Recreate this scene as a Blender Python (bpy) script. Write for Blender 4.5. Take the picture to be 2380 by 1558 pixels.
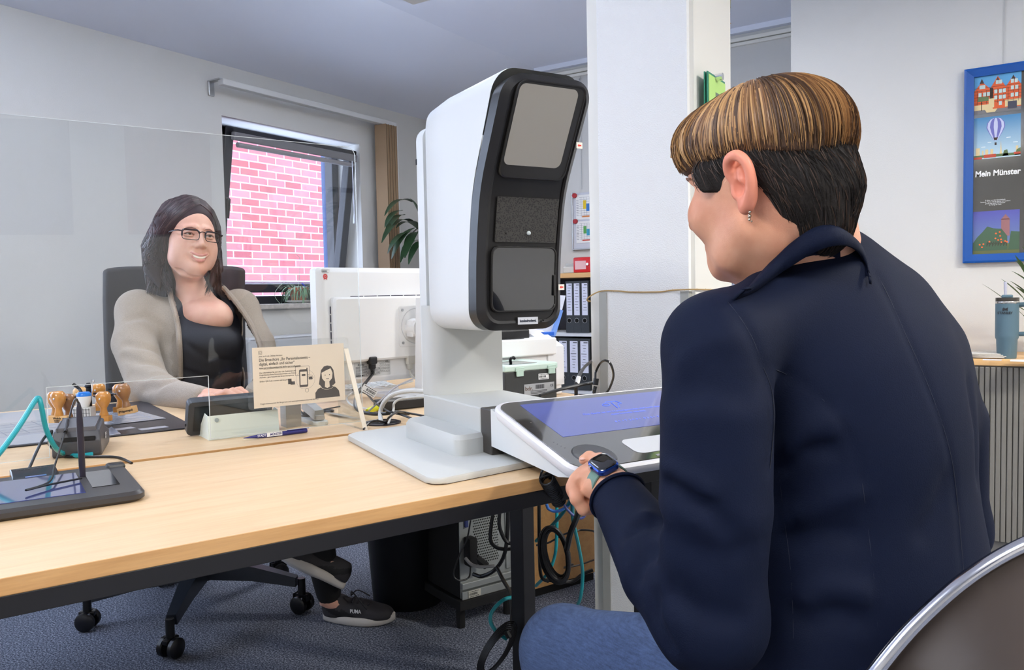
import bpy, bmesh, math, random
import numpy as np
from mathutils import Vector, Matrix, noise as mnoise
random.seed(7); np.random.seed(7)
for o in list(bpy.data.objects): bpy.data.objects.remove(o)
SC = bpy.context.scene; COL = SC.collection
rad, PI = math.radians, math.pi

# ---------------------------------------------------------------- camera
FPX, PITCH, ROLL, YAW, HC = 1844.5, rad(2.93), rad(-1.131), rad(33), 1.04
def _ry(v):  # turn the camera frame 33 degrees to the left (the room is axis-aligned)
    c, s = math.cos(YAW), math.sin(YAW)
    return Vector((v[0]*c - v[1]*s, v[0]*s + v[1]*c, v[2]))
_r0, _d0, _f0 = Vector((1,0,0)), Vector((0,-math.sin(PITCH),-math.cos(PITCH))), Vector((0,math.cos(PITCH),-math.sin(PITCH)))
C_R = _ry(_r0*math.cos(ROLL) - _d0*math.sin(ROLL)); C_D = _ry(_r0*math.sin(ROLL) + _d0*math.cos(ROLL)); C_F = _ry(_f0)
C_O = Vector((0, 0, HC)); HEAD = _ry((0,1,0))
cd = bpy.data.cameras.new('camera'); cam = bpy.data.objects.new('camera', cd); COL.objects.link(cam)
cam.matrix_world = Matrix(((C_R.x,-C_D.x,-C_F.x,C_O.x),(C_R.y,-C_D.y,-C_F.y,C_O.y),(C_R.z,-C_D.z,-C_F.z,C_O.z),(0,0,0,1)))
cd.sensor_width = 36; cd.lens = 36*FPX/2380; cd.clip_start = .05
SC.camera = cam
# ---------------------------------------------------------------- sky, lamps, exposure
SC.view_settings.view_transform = 'Standard'; SC.view_settings.look = 'None'
SC.view_settings.exposure = 0.76; SC.view_settings.gamma = 1.0; SC.view_settings.use_curve_mapping = False
SC.cycles.max_bounces = 9; SC.cycles.diffuse_bounces = 4; SC.cycles.glossy_bounces = 4
SC.cycles.transmission_bounces = 6; SC.cycles.transparent_max_bounces = 12
SC.cycles.caustics_reflective = False; SC.cycles.caustics_refractive = False
SC.cycles.sample_clamp_indirect = 6; SC.cycles.use_denoising = True
W = bpy.data.worlds.new('sky'); SC.world = W; W.use_nodes = True
W.node_tree.nodes['Background'].inputs[0].default_value = (.62, .74, 1.0, 1)
W.node_tree.nodes['Background'].inputs[1].default_value = 4.2
def area(name, loc, size, power, col, aim=(0,0,-1), shape='RECTANGLE', spread=PI):
    l = bpy.data.lights.new(name, 'AREA'); l.shape = shape; l.size, l.size_y = size; l.energy = power; l.color = col; l.spread = spread
    o = bpy.data.objects.new(name, l); COL.objects.link(o); o.location = loc
    o.rotation_euler = Vector(aim).to_track_quat('-Z', 'Y').to_euler(); return o
# unseen lamps; the last two added to brighten left room and back wall (light of the lamp bodies built further down)
LAMPS = [(1.55, .2), (1.55, 2.3), (-.6, -1.0), (-2.35, .9), (-1.75, 2.75)]
LPOW = [38, 46, 26, 1.5, 10]; LUP = [8, 10, 22, 32, 17]
for (x, y), p, q in zip(LAMPS, LPOW, LUP):      # hung as pendants: downlight, plus added bluish uplight to brighten the ceiling
    area('unseen_lamp_light', (x, y, 2.355), (1.1, .16), p, (1, .95, .86)); area('added_uplight', (x, y, 2.41), (1.1, .16), q, (.78, .87, 1.0), aim=(0, 0, 1))
# portals: daylight through the two windows of the left wall
for (x, y, z), s in (((-4.03, -.1, 1.52), (3.0, 1.2)), ((-4.03, 3.355, 1.52), (1.1, 1.1))):
    o = area('sky_portal', (x, y, z), s, 1, (1, 1, 1), aim=(1, 0, 0)); o.data.cycles.is_portal = True

# ---------------------------------------------------------------- pixel rays (2380x1558 frame)
def ray(px, py): return (px-1190)/FPX*C_R + (py-779)/FPX*C_D + C_F
def pz(px, py, z): d = ray(px, py); return C_O + d*((z-HC)/d.z)              # on the plane at height z
def at(px, py, d): r = ray(px, py); return C_O + r*(d/r.dot(HEAD))           # at a distance d ahead of the camera
def pY(px, py, Y): r = ray(px, py); return C_O + r*(Y/r.y)
def pX(px, py, X): r = ray(px, py); return C_O + r*(X/r.x)
def pv(px, py, p0, n): r = ray(px, py); n = Vector(n); return C_O + r*((Vector(p0)-C_O).dot(n)/r.dot(n))

# ---------------------------------------------------------------- materials
MATS = {}
def mat(name, col, rough=.5, metal=0, bump=0, bscale=200, var=0, vscale=8, coat=0, spec=.5, sheen=0, trans=0, alpha=1, emit=0, ior=1.45, ecol=None, vcol=None, stretch=None):
    if name in MATS: return MATS[name]
    m = bpy.data.materials.new(name); m.use_nodes = True; nt = m.node_tree; b = nt.nodes['Principled BSDF']
    b.inputs['Base Color'].default_value = (*col, 1); b.inputs['Roughness'].default_value = rough; b.inputs['Metallic'].default_value = metal
    b.inputs['Specular IOR Level'].default_value = spec; b.inputs['Coat Weight'].default_value = coat; b.inputs['Coat Roughness'].default_value = .08
    b.inputs['Sheen Weight'].default_value = sheen; b.inputs['Transmission Weight'].default_value = trans; b.inputs['IOR'].default_value = ior
    b.inputs['Alpha'].default_value = alpha
    if emit: b.inputs['Emission Color'].default_value = (*(ecol or col), 1); b.inputs['Emission Strength'].default_value = emit
    tc = None
    def coord(sc):
        nonlocal tc
        if tc is None: tc = nt.nodes.new('ShaderNodeTexCoord')
        mp = nt.nodes.new('ShaderNodeMapping'); nt.links.new(tc.outputs['Object'], mp.inputs[0])
        mp.inputs['Scale'].default_value = stretch or (1,1,1); return mp.outputs[0]
    if var:
        n = nt.nodes.new('ShaderNodeTexNoise'); n.inputs['Scale'].default_value = vscale; n.inputs['Detail'].default_value = 6
        nt.links.new(coord(1), n.inputs['Vector'])
        r = nt.nodes.new('ShaderNodeValToRGB'); c2 = vcol or tuple(max(0, c*(1-var)) for c in col)
        r.color_ramp.elements[0].position = .35; r.color_ramp.elements[1].position = .65
        r.color_ramp.elements[0].color = (*c2, 1); r.color_ramp.elements[1].color = (*col, 1)
        nt.links.new(n.outputs['Fac'], r.inputs[0]); nt.links.new(r.outputs[0], b.inputs['Base Color'])
    if bump:
        n = nt.nodes.new('ShaderNodeTexNoise'); n.inputs['Scale'].default_value = bscale; n.inputs['Detail'].default_value = 4
        nt.links.new(coord(1), n.inputs['Vector'])
        bn = nt.nodes.new('ShaderNodeBump'); bn.inputs['Strength'].default_value = bump; bn.inputs['Distance'].default_value = .002
        nt.links.new(n.outputs['Fac'], bn.inputs['Height']); nt.links.new(bn.outputs[0], b.inputs['Normal'])
    MATS[name] = m; return m
def srgb(r, g, b): return tuple((c/255/12.92 if c/255 <= .04045 else ((c/255+.055)/1.055)**2.4) for c in (r, g, b))
def glassmat(name, tint=(1,1,1), rough=0.0, refl=1.0):
    if name in MATS: return MATS[name]
    m = bpy.data.materials.new(name); m.use_nodes = True; nt = m.node_tree; nt.nodes.clear()
    o = nt.nodes.new('ShaderNodeOutputMaterial'); mx = nt.nodes.new('ShaderNodeMixShader'); t = nt.nodes.new('ShaderNodeBsdfTransparent')
    g = nt.nodes.new('ShaderNodeBsdfGlossy'); f = nt.nodes.new('ShaderNodeFresnel'); mm = nt.nodes.new('ShaderNodeMath'); mm.operation = 'MULTIPLY'
    mm.inputs[1].default_value = refl; f.inputs[0].default_value = 1.5; t.inputs[0].default_value = (*tint, 1); g.inputs['Roughness'].default_value = rough
    mm.use_clamp = True
    ge = nt.nodes.new('ShaderNodeNewGeometry'); mi = nt.nodes.new('ShaderNodeMath'); mi.operation = 'MULTIPLY_ADD'; mi.inputs[1].default_value = -.8333; mi.inputs[2].default_value = 1.5
    nt.links.new(ge.outputs['Backfacing'], mi.inputs[0]); nt.links.new(mi.outputs[0], f.inputs[0])   # same reflectance from both faces of a pane
    nt.links.new(f.outputs[0], mm.inputs[0]); nt.links.new(mm.outputs[0], mx.inputs[0]); nt.links.new(t.outputs[0], mx.inputs[1]); nt.links.new(g.outputs[0], mx.inputs[2])
    nt.links.new(mx.outputs[0], o.inputs[0]); MATS[name] = m; return m

# ---------------------------------------------------------------- mesh helpers
class B:
    """collects shapes; mk() links them as one mesh object"""
    def __init__(s): s.bm = bmesh.new(); s.mi = 0
    def _fin(s, vs0, M=None):
        if M is not None:
            for v in s.bm.verts[vs0:] if isinstance(vs0, int) else vs0: v.co = M @ v.co
    def quad(s, pts):
        f = s.bm.faces.new([s.bm.verts.new(p) for p in pts]); f.material_index = s.mi; return s
    def box(s, c, d, bev=0, rz=0, M=None, seg=2):
        r = bmesh.ops.create_cube(s.bm, size=1); vs = r['verts']
        T = Matrix.Translation(c) @ Matrix.Rotation(rz, 4, 'Z') @ Matrix.Diagonal((*d, 1))
        if M is not None: T = M @ T
        for v in vs: v.co = T @ v.co
        fs = {f for v in vs for f in v.link_faces}
        for f in fs: f.material_index = s.mi
        if bev:
            es = {e for v in vs for e in v.link_edges}
            r = bmesh.ops.bevel(s.bm, geom=list(es), offset=bev, segments=seg, affect='EDGES', profile=.5)
            for f in r['faces']: f.material_index = s.mi
        return s
    def prism(s, poly, z0, z1, M=None, bev=0, seg=2):
        """2D polygon in xy extruded z0..z1"""
        a = [s.bm.verts.new((x, y, z0)) for x, y in poly]; b = [s.bm.verts.new((x, y, z1)) for x, y in poly]
        n = len(poly); fs = [s.bm.faces.new(list(reversed(a))), s.bm.faces.new(b)]
        for i in range(n): fs.append(s.bm.faces.new((a[i], a[(i+1)%n], b[(i+1)%n], b[i])))
        for f in fs: f.material_index = s.mi
        if bev:
            es = set(fs[0].edges)|set(fs[1].edges)
            r = bmesh.ops.bevel(s.bm, geom=list(es), offset=bev, segments=seg, affect='EDGES', profile=.5)
            for f in r['faces']: f.material_index = s.mi
            vs = {v for f in r['faces'] for v in f.verts}|set(v for v in a+b if v.is_valid)
        else: vs = a+b
        if M is not None:
            for v in vs: v.co = M @ v.co
        return s
    def rings(s, R, cap=True, close=True, M=None):
        """loft between rings of points"""
        V = [[s.bm.verts.new(M @ Vector(p) if M is not None else p) for p in r] for r in R]; n = len(V[0])
        for a, b in zip(V[:-1], V[1:]):
            for i in range(n if close else n-1):
                f = s.bm.faces.new((a[i], a[(i+1)%n], b[(i+1)%n], b[i])); f.material_index = s.mi
        if cap and close:
            for r in ((V[-1],) if cap == 'last' else (list(reversed(V[0])), V[-1])):
                f = s.bm.faces.new(r); f.material_index = s.mi
        return s
    def lathe(s, prof, c=(0,0,0), n=24, M=None, cap=True):
        c = Vector(c); R = [[c+Vector((max(r,1e-5)*math.cos(2*PI*i/n), max(r,1e-5)*math.sin(2*PI*i/n), z)) for i in range(n)] for r, z in prof]
        return s.rings(R, cap=cap, M=M)
    def tube(s, pts, r, n=8, cap=True, sx=1):
        pts = [Vector(p) for p in pts]; R = []; up = None
        rr = r if isinstance(r, (list, tuple)) else [r]*len(pts)
        for i, p in enumerate(pts):
            t = (pts[min(i+1, len(pts)-1)]-pts[max(i-1, 0)])
            if t.length < 1e-9: t = Vector((0,0,1))
            t.normalize()
            if up is None: up = t.orthogonal().normalized()
            up = (up - t*up.dot(t)); up = up.normalized() if up.length > 1e-6 else t.orthogonal().normalized()
            w = t.cross(up)
            R.append([p+(up*math.cos(2*PI*k/n)*sx+w*math.sin(2*PI*k/n))*rr[i] for k in range(n)])
        return s.rings(R, cap=cap)
    def cyl(s, a, b, r, n=16, r2=None): return s.tube([a, b], [r, r if r2 is None else r2], n)
    def sphere(s, c, r, sx=(1,1,1), n=16, M=None):
        T = Matrix.Translation(c) @ Matrix.Diagonal((r*sx[0], r*sx[1], r*sx[2], 1))
        if M is not None: T = M @ T
        vs = bmesh.ops.create_uvsphere(s.bm, u_segments=n, v_segments=max(6, n//2+2), radius=1)['verts']
        for v in vs: v.co = T @ v.co
        for f in {f for v in vs for f in v.link_faces}: f.material_index = s.mi
        return s
    def mk(s, name, mats, parent=None, smooth=False, M=None, angle=35):
        bmesh.ops.recalc_face_normals(s.bm, faces=s.bm.faces[:])
        me = bpy.data.meshes.new(name); s.bm.to_mesh(me); s.bm.free()
        for m in (mats if isinstance(mats, (list, tuple)) else [mats]): me.materials.append(m)
        return link(name, me, parent, smooth, M, angle)
def link(name, me, parent=None, smooth=False, M=None, angle=35):
    o = bpy.data.objects.new(name, me); COL.objects.link(o)
    if M is not None: o.matrix_world = M
    if parent is not None:
        o.parent = parent; o.matrix_parent_inverse = Matrix() if M is None and getattr(parent, '_loc', 0) else Matrix()
    if smooth and me.polygons:
        me.polygons.foreach_set('use_smooth', [True]*len(me.polygons))
        if angle < 180:
            try: me.set_sharp_from_angle(angle=rad(angle))
            except Exception: pass
    return o
def thing(name, label, cat, loc=(0,0,0), rz=0, group=None):
    o = bpy.data.objects.new(name, None); COL.objects.link(o); o.empty_display_size = .05
    o.location = loc; o.rotation_euler = (0, 0, rz); o['label'] = label; o['category'] = cat
    if group: o['group'] = group
    return o
def tag(o, label, cat, group=None, kind=None):
    o['label'] = label; o['category'] = cat
    if group: o['group'] = group
    if kind: o['kind'] = kind
    return o
def struct(o): o['kind'] = 'structure'; return o
def copy_tree(o, parent=None):
    c = o.copy(); COL.objects.link(c); c.parent = parent
    for ch in list(o.children): copy_tree(ch, c)
    return c
def rrect(w, h, r, n=5, cx=0, cy=0):
    r = min(r, w/2-1e-4, h/2-1e-4); P = []
    for k, (sx, sy) in enumerate(((1,1),(-1,1),(-1,-1),(1,-1))):
        for i in range(n+1):
            a = PI/2*k + PI/2*i/n; P.append((cx+sx*(w/2-r)+r*math.cos(a), cy+sy*(h/2-r)+r*math.sin(a)))
    return P
def bez(pts, n=8):
    """Catmull-Rom through pts"""
    P = [Vector(p) for p in pts]; P = [2*P[0]-P[1]]+P+[2*P[-1]-P[-2]]; out = []
    for i in range(1, len(P)-2):
        for k in range(n):
            t = k/n; a, b, c, d = P[i-1:i+3]
            out.append(.5*((2*b)+(c-a)*t+(2*a-5*b+4*c-d)*t*t+(3*b-a-3*c+d)*t*t*t))
    out.append(P[-2]); return out
def frame(o, x, y):
    """matrix with origin o, x along x, y in plane, z = normal"""
    x = Vector(x).normalized(); z = x.cross(Vector(y)).normalized(); y = z.cross(x)
    return Matrix(((x.x,y.x,z.x,o[0]),(x.y,y.y,z.y,o[1]),(x.z,y.z,z.z,o[2]),(0,0,0,1)))
def text(s, size, m, parent, M, name='lettering', align='CENTER', ext=.0003, bold=0, sx=1, shear=0):
    c = bpy.data.curves.new('t', 'FONT'); c.body = s; c.size = size; c.align_x = align; c.align_y = 'CENTER'; c.extrude = ext
    c.offset = bold*size; c.shear = shear; c.resolution_u = 3
    o = bpy.data.objects.new('t', c); COL.objects.link(o)
    bpy.context.view_layer.update()
    me = bpy.data.meshes.new_from_object(o.evaluated_get(bpy.context.evaluated_depsgraph_get()))
    bpy.data.objects.remove(o); me.transform(Matrix.Diagonal((sx, 1, 1, 1))); me.transform(M); me.materials.clear(); me.materials.append(m)
    return link(name, me, parent)
def merge(name, objs, parent=None):
    """several plain meshes made one object"""
    me = bpy.data.meshes.new(name); bm = bmesh.new(); mats = []
    for o in objs:
        off = []
        for m in o.data.materials:
            if m not in mats: mats.append(m)
            off.append(mats.index(m))
        n0 = len(bm.faces); bm.from_mesh(o.data); bm.faces.ensure_lookup_table()
        for f in bm.faces[n0:]: f.material_index = off[f.material_index] if off else 0
        bpy.data.objects.remove(o)
    bm.to_mesh(me); bm.free()
    for m in mats: me.materials.append(m)
    return link(name, me, parent)
def barcode(w, h, M, parent, mB, mW, rows=2, name='label'):
    """small printed sticker: white ground, bars and text dashes"""
    b = B(); b.mi = 0; b.prism(rrect(w, h, w*.04), 0, .0004, M=M)
    b.mi = 1; rnd = random.Random(int(w*1e5)+int(h*1e6)); x = -w*.42
    while x < w*.2:
        bw = rnd.choice((.012, .02, .03))*w; b.box((x, -h*.02, .0005), (bw, h*.34, .0002), M=M); x += bw+rnd.choice((.012, .02))*w
    for yy in (.33, -.36):
        x = -w*.42
        while x < w*.36:
            bw = rnd.uniform(.04, .12)*w; b.box((x+bw/2, yy*h, .0005), (bw, h*.09, .0002), M=M); x += bw+.03*w
    return b.mk(name, [mW, mB], parent)
Xp, Yp, Zp = Vector((1,0,0)), Vector((0,1,0)), Vector((0,0,1))
# ================================================================ materials used widely
M_WALL = mat('wall_paint', srgb(214,213,209), .9, bump=.25, bscale=380)
M_TEX = mat('textured_paint', srgb(240,240,238), .9, bump=1.0, bscale=260)
M_SMOOTHW = mat('smooth_white', srgb(235,233,225), .6)
M_CEIL = mat('ceiling_paint', srgb(232,237,250), .95)
M_CARP = None
def carpet():
    m = bpy.data.materials.new('carpet'); m.use_nodes = True; nt = m.node_tree; b = nt.nodes['Principled BSDF']
    tc = nt.nodes.new('ShaderNodeTexCoord'); n = nt.nodes.new('ShaderNodeTexNoise'); n.inputs['Scale'].default_value = 190; n.inputs['Detail'].default_value = 5; n.inputs['Roughness'].default_value = .75
    r = nt.nodes.new('ShaderNodeValToRGB'); e = r.color_ramp.elements
    e[0].position = .36; e[0].color = (*srgb(36,41,52), 1); e[1].position = .64; e[1].color = (*srgb(192,197,212), 1)  # speckle tones tinted slightly blue to stand in for the cool daylight
    k = r.color_ramp.elements.new(.5); k.color = (*srgb(104,110,124), 1)
    bn = nt.nodes.new('ShaderNodeBump'); bn.inputs['Strength'].default_value = .8; bn.inputs['Distance'].default_value = .004
    nt.links.new(tc.outputs['Object'], n.inputs[0]); nt.links.new(n.outputs[0], r.inputs[0]); nt.links.new(r.outputs[0], b.inputs['Base Color'])
    nt.links.new(n.outputs[0], bn.inputs['Height']); nt.links.new(bn.outputs[0], b.inputs['Normal']); b.inputs['Roughness'].default_value = 1; b.inputs['Specular IOR Level'].default_value = .1
    return m
M_CARP = carpet()
def wood(name, c1, c2, ang=0, rough=.38):
    m = bpy.data.materials.new(name); m.use_nodes = True; nt = m.node_tree; b = nt.nodes['Principled BSDF']
    tc = nt.nodes.new('ShaderNodeTexCoord'); mp = nt.nodes.new('ShaderNodeMapping'); mp.vector_type = 'POINT'
    mp.inputs['Scale'].default_value = (1.3, 16, 16); n = nt.nodes.new('ShaderNodeTexNoise'); n.inputs['Scale'].default_value = 2.6; n.inputs['Detail'].default_value = 8; n.inputs['Roughness'].default_value = .6; n.inputs['Distortion'].default_value = .5
    r = nt.nodes.new('ShaderNodeValToRGB'); e = r.color_ramp.elements; e[0].position = .3; e[0].color = (*c2, 1); e[1].position = .6; e[1].color = (*c1, 1)
    mp2 = nt.nodes.new('ShaderNodeMapping'); mp2.inputs['Scale'].default_value = (8, 130, 130); n2 = nt.nodes.new('ShaderNodeTexNoise'); n2.inputs['Scale'].default_value = 3; n2.inputs['Detail'].default_value = 3
    mx = nt.nodes.new('ShaderNodeMix'); mx.data_type = 'RGBA'; mx.blend_type = 'MULTIPLY'; mx.inputs[0].default_value = .22
    nt.links.new(tc.outputs['Object'], mp.inputs[0]); nt.links.new(mp.outputs[0], n.inputs[0]); nt.links.new(n.outputs[0], r.inputs[0])
    nt.links.new(tc.outputs['Object'], mp2.inputs[0]); nt.links.new(mp2.outputs[0], n2.inputs[0])
    nt.links.new(r.outputs[0], mx.inputs[6]); nt.links.new(n2.outputs[0], mx.inputs[7]); nt.links.new(mx.outputs[2], b.inputs['Base Color'])
    b.inputs['Roughness'].default_value = rough; b.inputs['Specular IOR Level'].default_value = .4; MATS[name] = m; return m
M_BEECH = wood('beech', srgb(234,203,162), srgb(227,191,146))
M_BEECH_E = wood('beech_edge', srgb(214,166,110), srgb(192,142,88))
M_BLK = mat('black_paint', srgb(24,23,25), .45)
M_BLKP = mat('black_plastic', srgb(20,20,22), .35)
M_BLKM = mat('black_matte', srgb(16,16,18), .8)
M_WHP = mat('white_plastic', srgb(232,233,230), .38)
M_GRYP = mat('pale_grey_plastic', srgb(204,206,203), .5)
M_CHROME = mat('chrome', (.8,.8,.82), .12, metal=1)
M_STEEL = mat('steel', (.55,.56,.56), .35, metal=1)
M_PAPER = mat('paper', srgb(240,240,238), .8)
M_INK = mat('ink', srgb(40,40,44), .7)
M_GLASS = glassmat('clear_glass')
M_ACRY = glassmat('acrylic', (.97,.975,.97))
M_ACEDGE = mat('acrylic_edge', srgb(215,225,225), .15, trans=.6)
M_ANTH = mat('anthracite', srgb(40,41,48), .45)

# ================================================================ the room (x right, y towards the back wall)
XL, YB, YP, XR, YF = -3.69, 4.668, 3.93, 3.3, -2.3
ZC, ZL, XS = 2.55, 2.32, -2.789
wy0, wy1, wz0, wz1 = 2.823, 3.887, .985, 2.045      # window hole in the left wall
struct(B().box(((XL+XR)/2, (YB+YF)/2, -.05), (XR-XL+1, YB-YF+1, .1)).mk('floor', M_CARP))
struct(B().rings([[(XS,y,ZC),(XR+.2,y,ZC),(XR+.2,y,ZC+.1),(XS,y,ZC+.1),(XL-.4,y,ZL),(XL-.4,y,ZL-.1),(XL,y,ZL)] for y in (YF-.2, YB+.2)]).mk('ceiling', M_CEIL))
b = B(); T = .27
v0, v1, u0, u1 = -1.6, 1.4, .92, 2.12
b.box((XL-T/2, (YF+v0)/2, ZC/2), (T, v0-YF, ZC)); b.box((XL-T/2, (v1+wy0)/2, ZC/2), (T, wy0-v1, ZC)); b.box((XL-T/2, (v0+v1)/2, u0/2), (T, v1-v0, u0)); b.box((XL-T/2, (v0+v1)/2, (u1+ZC)/2), (T, v1-v0, ZC-u1)); b.box((XL-T/2, (wy1+YB+.3)/2, ZC/2), (T, YB+.3-wy1, ZC))
b.box((XL-T/2, (wy0+wy1)/2, wz0/2), (T, wy1-wy0, wz0)); b.box((XL-T/2, (wy0+wy1)/2, (wz1+ZC)/2), (T, wy1-wy0, ZC-wz1))
struct(b.mk('wall_left', M_WALL))
struct(B().box(((XL+XR)/2, YB+.1, ZC/2), (XR-XL, .2, ZC)).mk('wall_back', M_WALL))
struct(B().box(((-.949+XR)/2, (YP+YB)/2, ZC/2), (XR+.949, YB-YP, ZC)).mk('wall_poster', M_WALL))
struct(B().box((XR+.1, (YF+YB)/2, ZC/2), (.2, YB-YF, ZC)).mk('wall_right', M_WALL))
struct(B().box(((XL+XR)/2, YF-.1, ZC/2), (XR-XL, .2, ZC)).mk('wall_front', M_WALL))
# picture rail under the ceiling of the back wall
b = B(); b.box(((XS-.949)/2+.02, YB-.012, 2.487), (XS*-1-.949+.0, .024, .022), .004); b.box(((XS-.949)/2+.02, YB-.008, 2.462), (-XS-.949, .016, .02), .004)
struct(b.mk('trim_1', M_SMOOTHW))
struct(B().box(((XS-.949)/2, YB-.02, 2.535), (-XS-.949, .04, .03)).mk('trim_2', M_CEIL))
struct(B().box((-1.7, 2.6, ZC-.012), (.05, 3.6, .024)).mk('trim_3', mat('beige_trim', srgb(196,192,175), .7)))
# ---- column
D0 = 2.15; cx0, cx1, cxs = -.5008*D0, -.3719*D0, -.5206*D0
struct(B().box(((cx0+cx1)/2, D0+.175, ZC/2), (cx1-cx0, .35, ZC)).mk('wall_column', M_TEX))
struct(B().box(((cxs+cx0)/2, D0+.165, ZC/2), (cx0-cxs, .29, ZC)).mk('trim_4', M_SMOOTHW))
struct(B().box((cx1+.006, D0+.185, ZC/2), (.012, .33, ZC)).mk('trim_5', M_SMOOTHW))
M_CG = mat('corner_guard', srgb(168,168,162), .45)
for i, (x, w) in enumerate(((cx0+.009, .026), (cx1-.012, .026))):
    struct(B().box((x, D0-.001, .52), (w, .004, 1.04), .001).box((x+(.012 if i else -.012), D0+.02, .52), (.004, .04, 1.04)).mk('trim_%d' % (6+i), M_CG))
# twine tied round the column
zt = 1.043
tw = bez([(cxs-.004, D0+.30, zt-.03), (cxs-.004, D0+.012, zt-.028), (cx0-.003, D0-.004, zt), (cx0+.06, D0-.004, zt+.001), (cx0+.10, D0-.004, zt-.003), (cx0+.19, D0-.004, zt-.004), (cx0+.23, D0-.004, zt), (cx1+.015, D0-.003, zt+.001), (cx1+.016, D0+.2, zt-.002)], 6)
b = B(); b.tube(tw, .0022, 6)
for i in range(0, len(tw)-1): 
    p = tw[i]; b.tube([p, p+Vector((random.uniform(-.004,.004), -.003, random.uniform(-.005,.005)))], .0004, 3)
b.sphere(tw[6], .004, n=8)
tag(b.mk('twine', mat('jute', srgb(176,146,98), .95), smooth=True), 'thin brown jute twine tied around the white column at elbow height', 'twine')
# ---- window in the left wall
w = struct(thing('window_1', 'x', 'window')); del w['label']; del w['category']
wc = (wy0+wy1)/2; ww = wy1-wy0; wh = wz1-wz0; xf = XL-.235
b = B(); fw = .055
for y in (wy0+fw/2, wy1-fw/2): b.box((xf, y, (wz0+wz1)/2), (.07, fw, wh), .004)
for z in (wz0+fw/2+.02, wz1-fw/2): b.box((xf, wc, z), (.07, ww, fw), .004)
b.mk('window_frame', M_ANTH, w)
# sash tilted inwards at the top
piv = Vector((xf+.045, wc, wz0+.10)); SM = Matrix.Translation(piv) @ Matrix.Rotation(rad(10), 4, 'Y')
sh, sw, sf = wh-.13, ww-.05, .058
b = B()
for y in (-sw/2+sf/2, sw/2-sf/2): b.box((0, y, sh/2), (.06, sf, sh), .006, M=SM)
for z in (sf/2, sh-sf/2): b.box((0, 0, z), (.06, sw, sf), .006, M=SM)
sash = b.mk('sash', M_ANTH, w)
B().box((0, 0, sh/2), (.006, sw-2*sf, sh-2*sf), M=SM).mk('pane', M_GLASS, sash)
b = B(); b.box((.02, 0, sf-.004), (.03, sw-2*sf, .008), .002, M=SM); b.mk('glazing_bead', mat('bright_alu', srgb(205,212,235), .25, metal=.6), sash)
b = B(); b.box((.04, -sw/2+sf/2, sh*.55), (.03, .03, .06), .004, M=SM); b.box((.06, -sw/2+sf/2, sh*.55-.03), (.018, .02, .11), .004, M=SM)
b.mk('window_handle', M_BLKP, sash)
b = B(); b.box((XL-.10, wc, wz0+.012), (.28, ww+.02, .03), .006); b.mk('window_sill', mat('sill_stone', srgb(205,198,190), .4, var=.25, vscale=30), w)
w2 = struct(thing('window_2', 'x', 'window')); del w2['label']; del w2['category']
b = B()
for y in (v0+.035, v1-.035, (v0+v1)/2): b.box((xf, y, (u0+u1)/2), (.07, .07, u1-u0), .004)
for z in (u0+.035, u1-.035): b.box((xf, (v0+v1)/2, z), (.07, v1-v0, .07), .004)
b.mk('window_frame', M_ANTH, w2); B().box((xf, (v0+v1)/2, (u0+u1)/2), (.006, v1-v0-.08, u1-u0-.08)).mk('pane', M_GLASS, w2)
# roller blind on the sash
rb = thing('roller_blind', 'grey roller blind rolled up along the top rail of the tilted window sash', 'blind')
b = B(); b.box((.055, 0, sh-.05), (.035, sw-.06, .045), .006, M=SM); b.mk('cassette', mat('blind_grey', srgb(120,118,122), .6), rb)
b = B(); b.cyl(SM @ Vector((.06,-sw/2+.06,sh-.095)), SM @ Vector((.06,sw/2-.06,sh-.095)), .014, 12); b.mk('rolled_fabric', mat('blind_fabric', srgb(150,146,150), .8), rb, smooth=True)
b = B(); p0 = SM @ Vector((.085, sw/2-.09, sh-.07)); b.cyl(p0, p0+Vector((.01,-.005,-.34)), .0035, 8); b.lathe([(.004,0),(.009,-.03),(.010,-.06)], p0+Vector((.01,-.005,-.34)), 10)
b.mk('pull_rod', mat('rod_clear', srgb(205,210,225), .2), rb, smooth=True)
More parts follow.
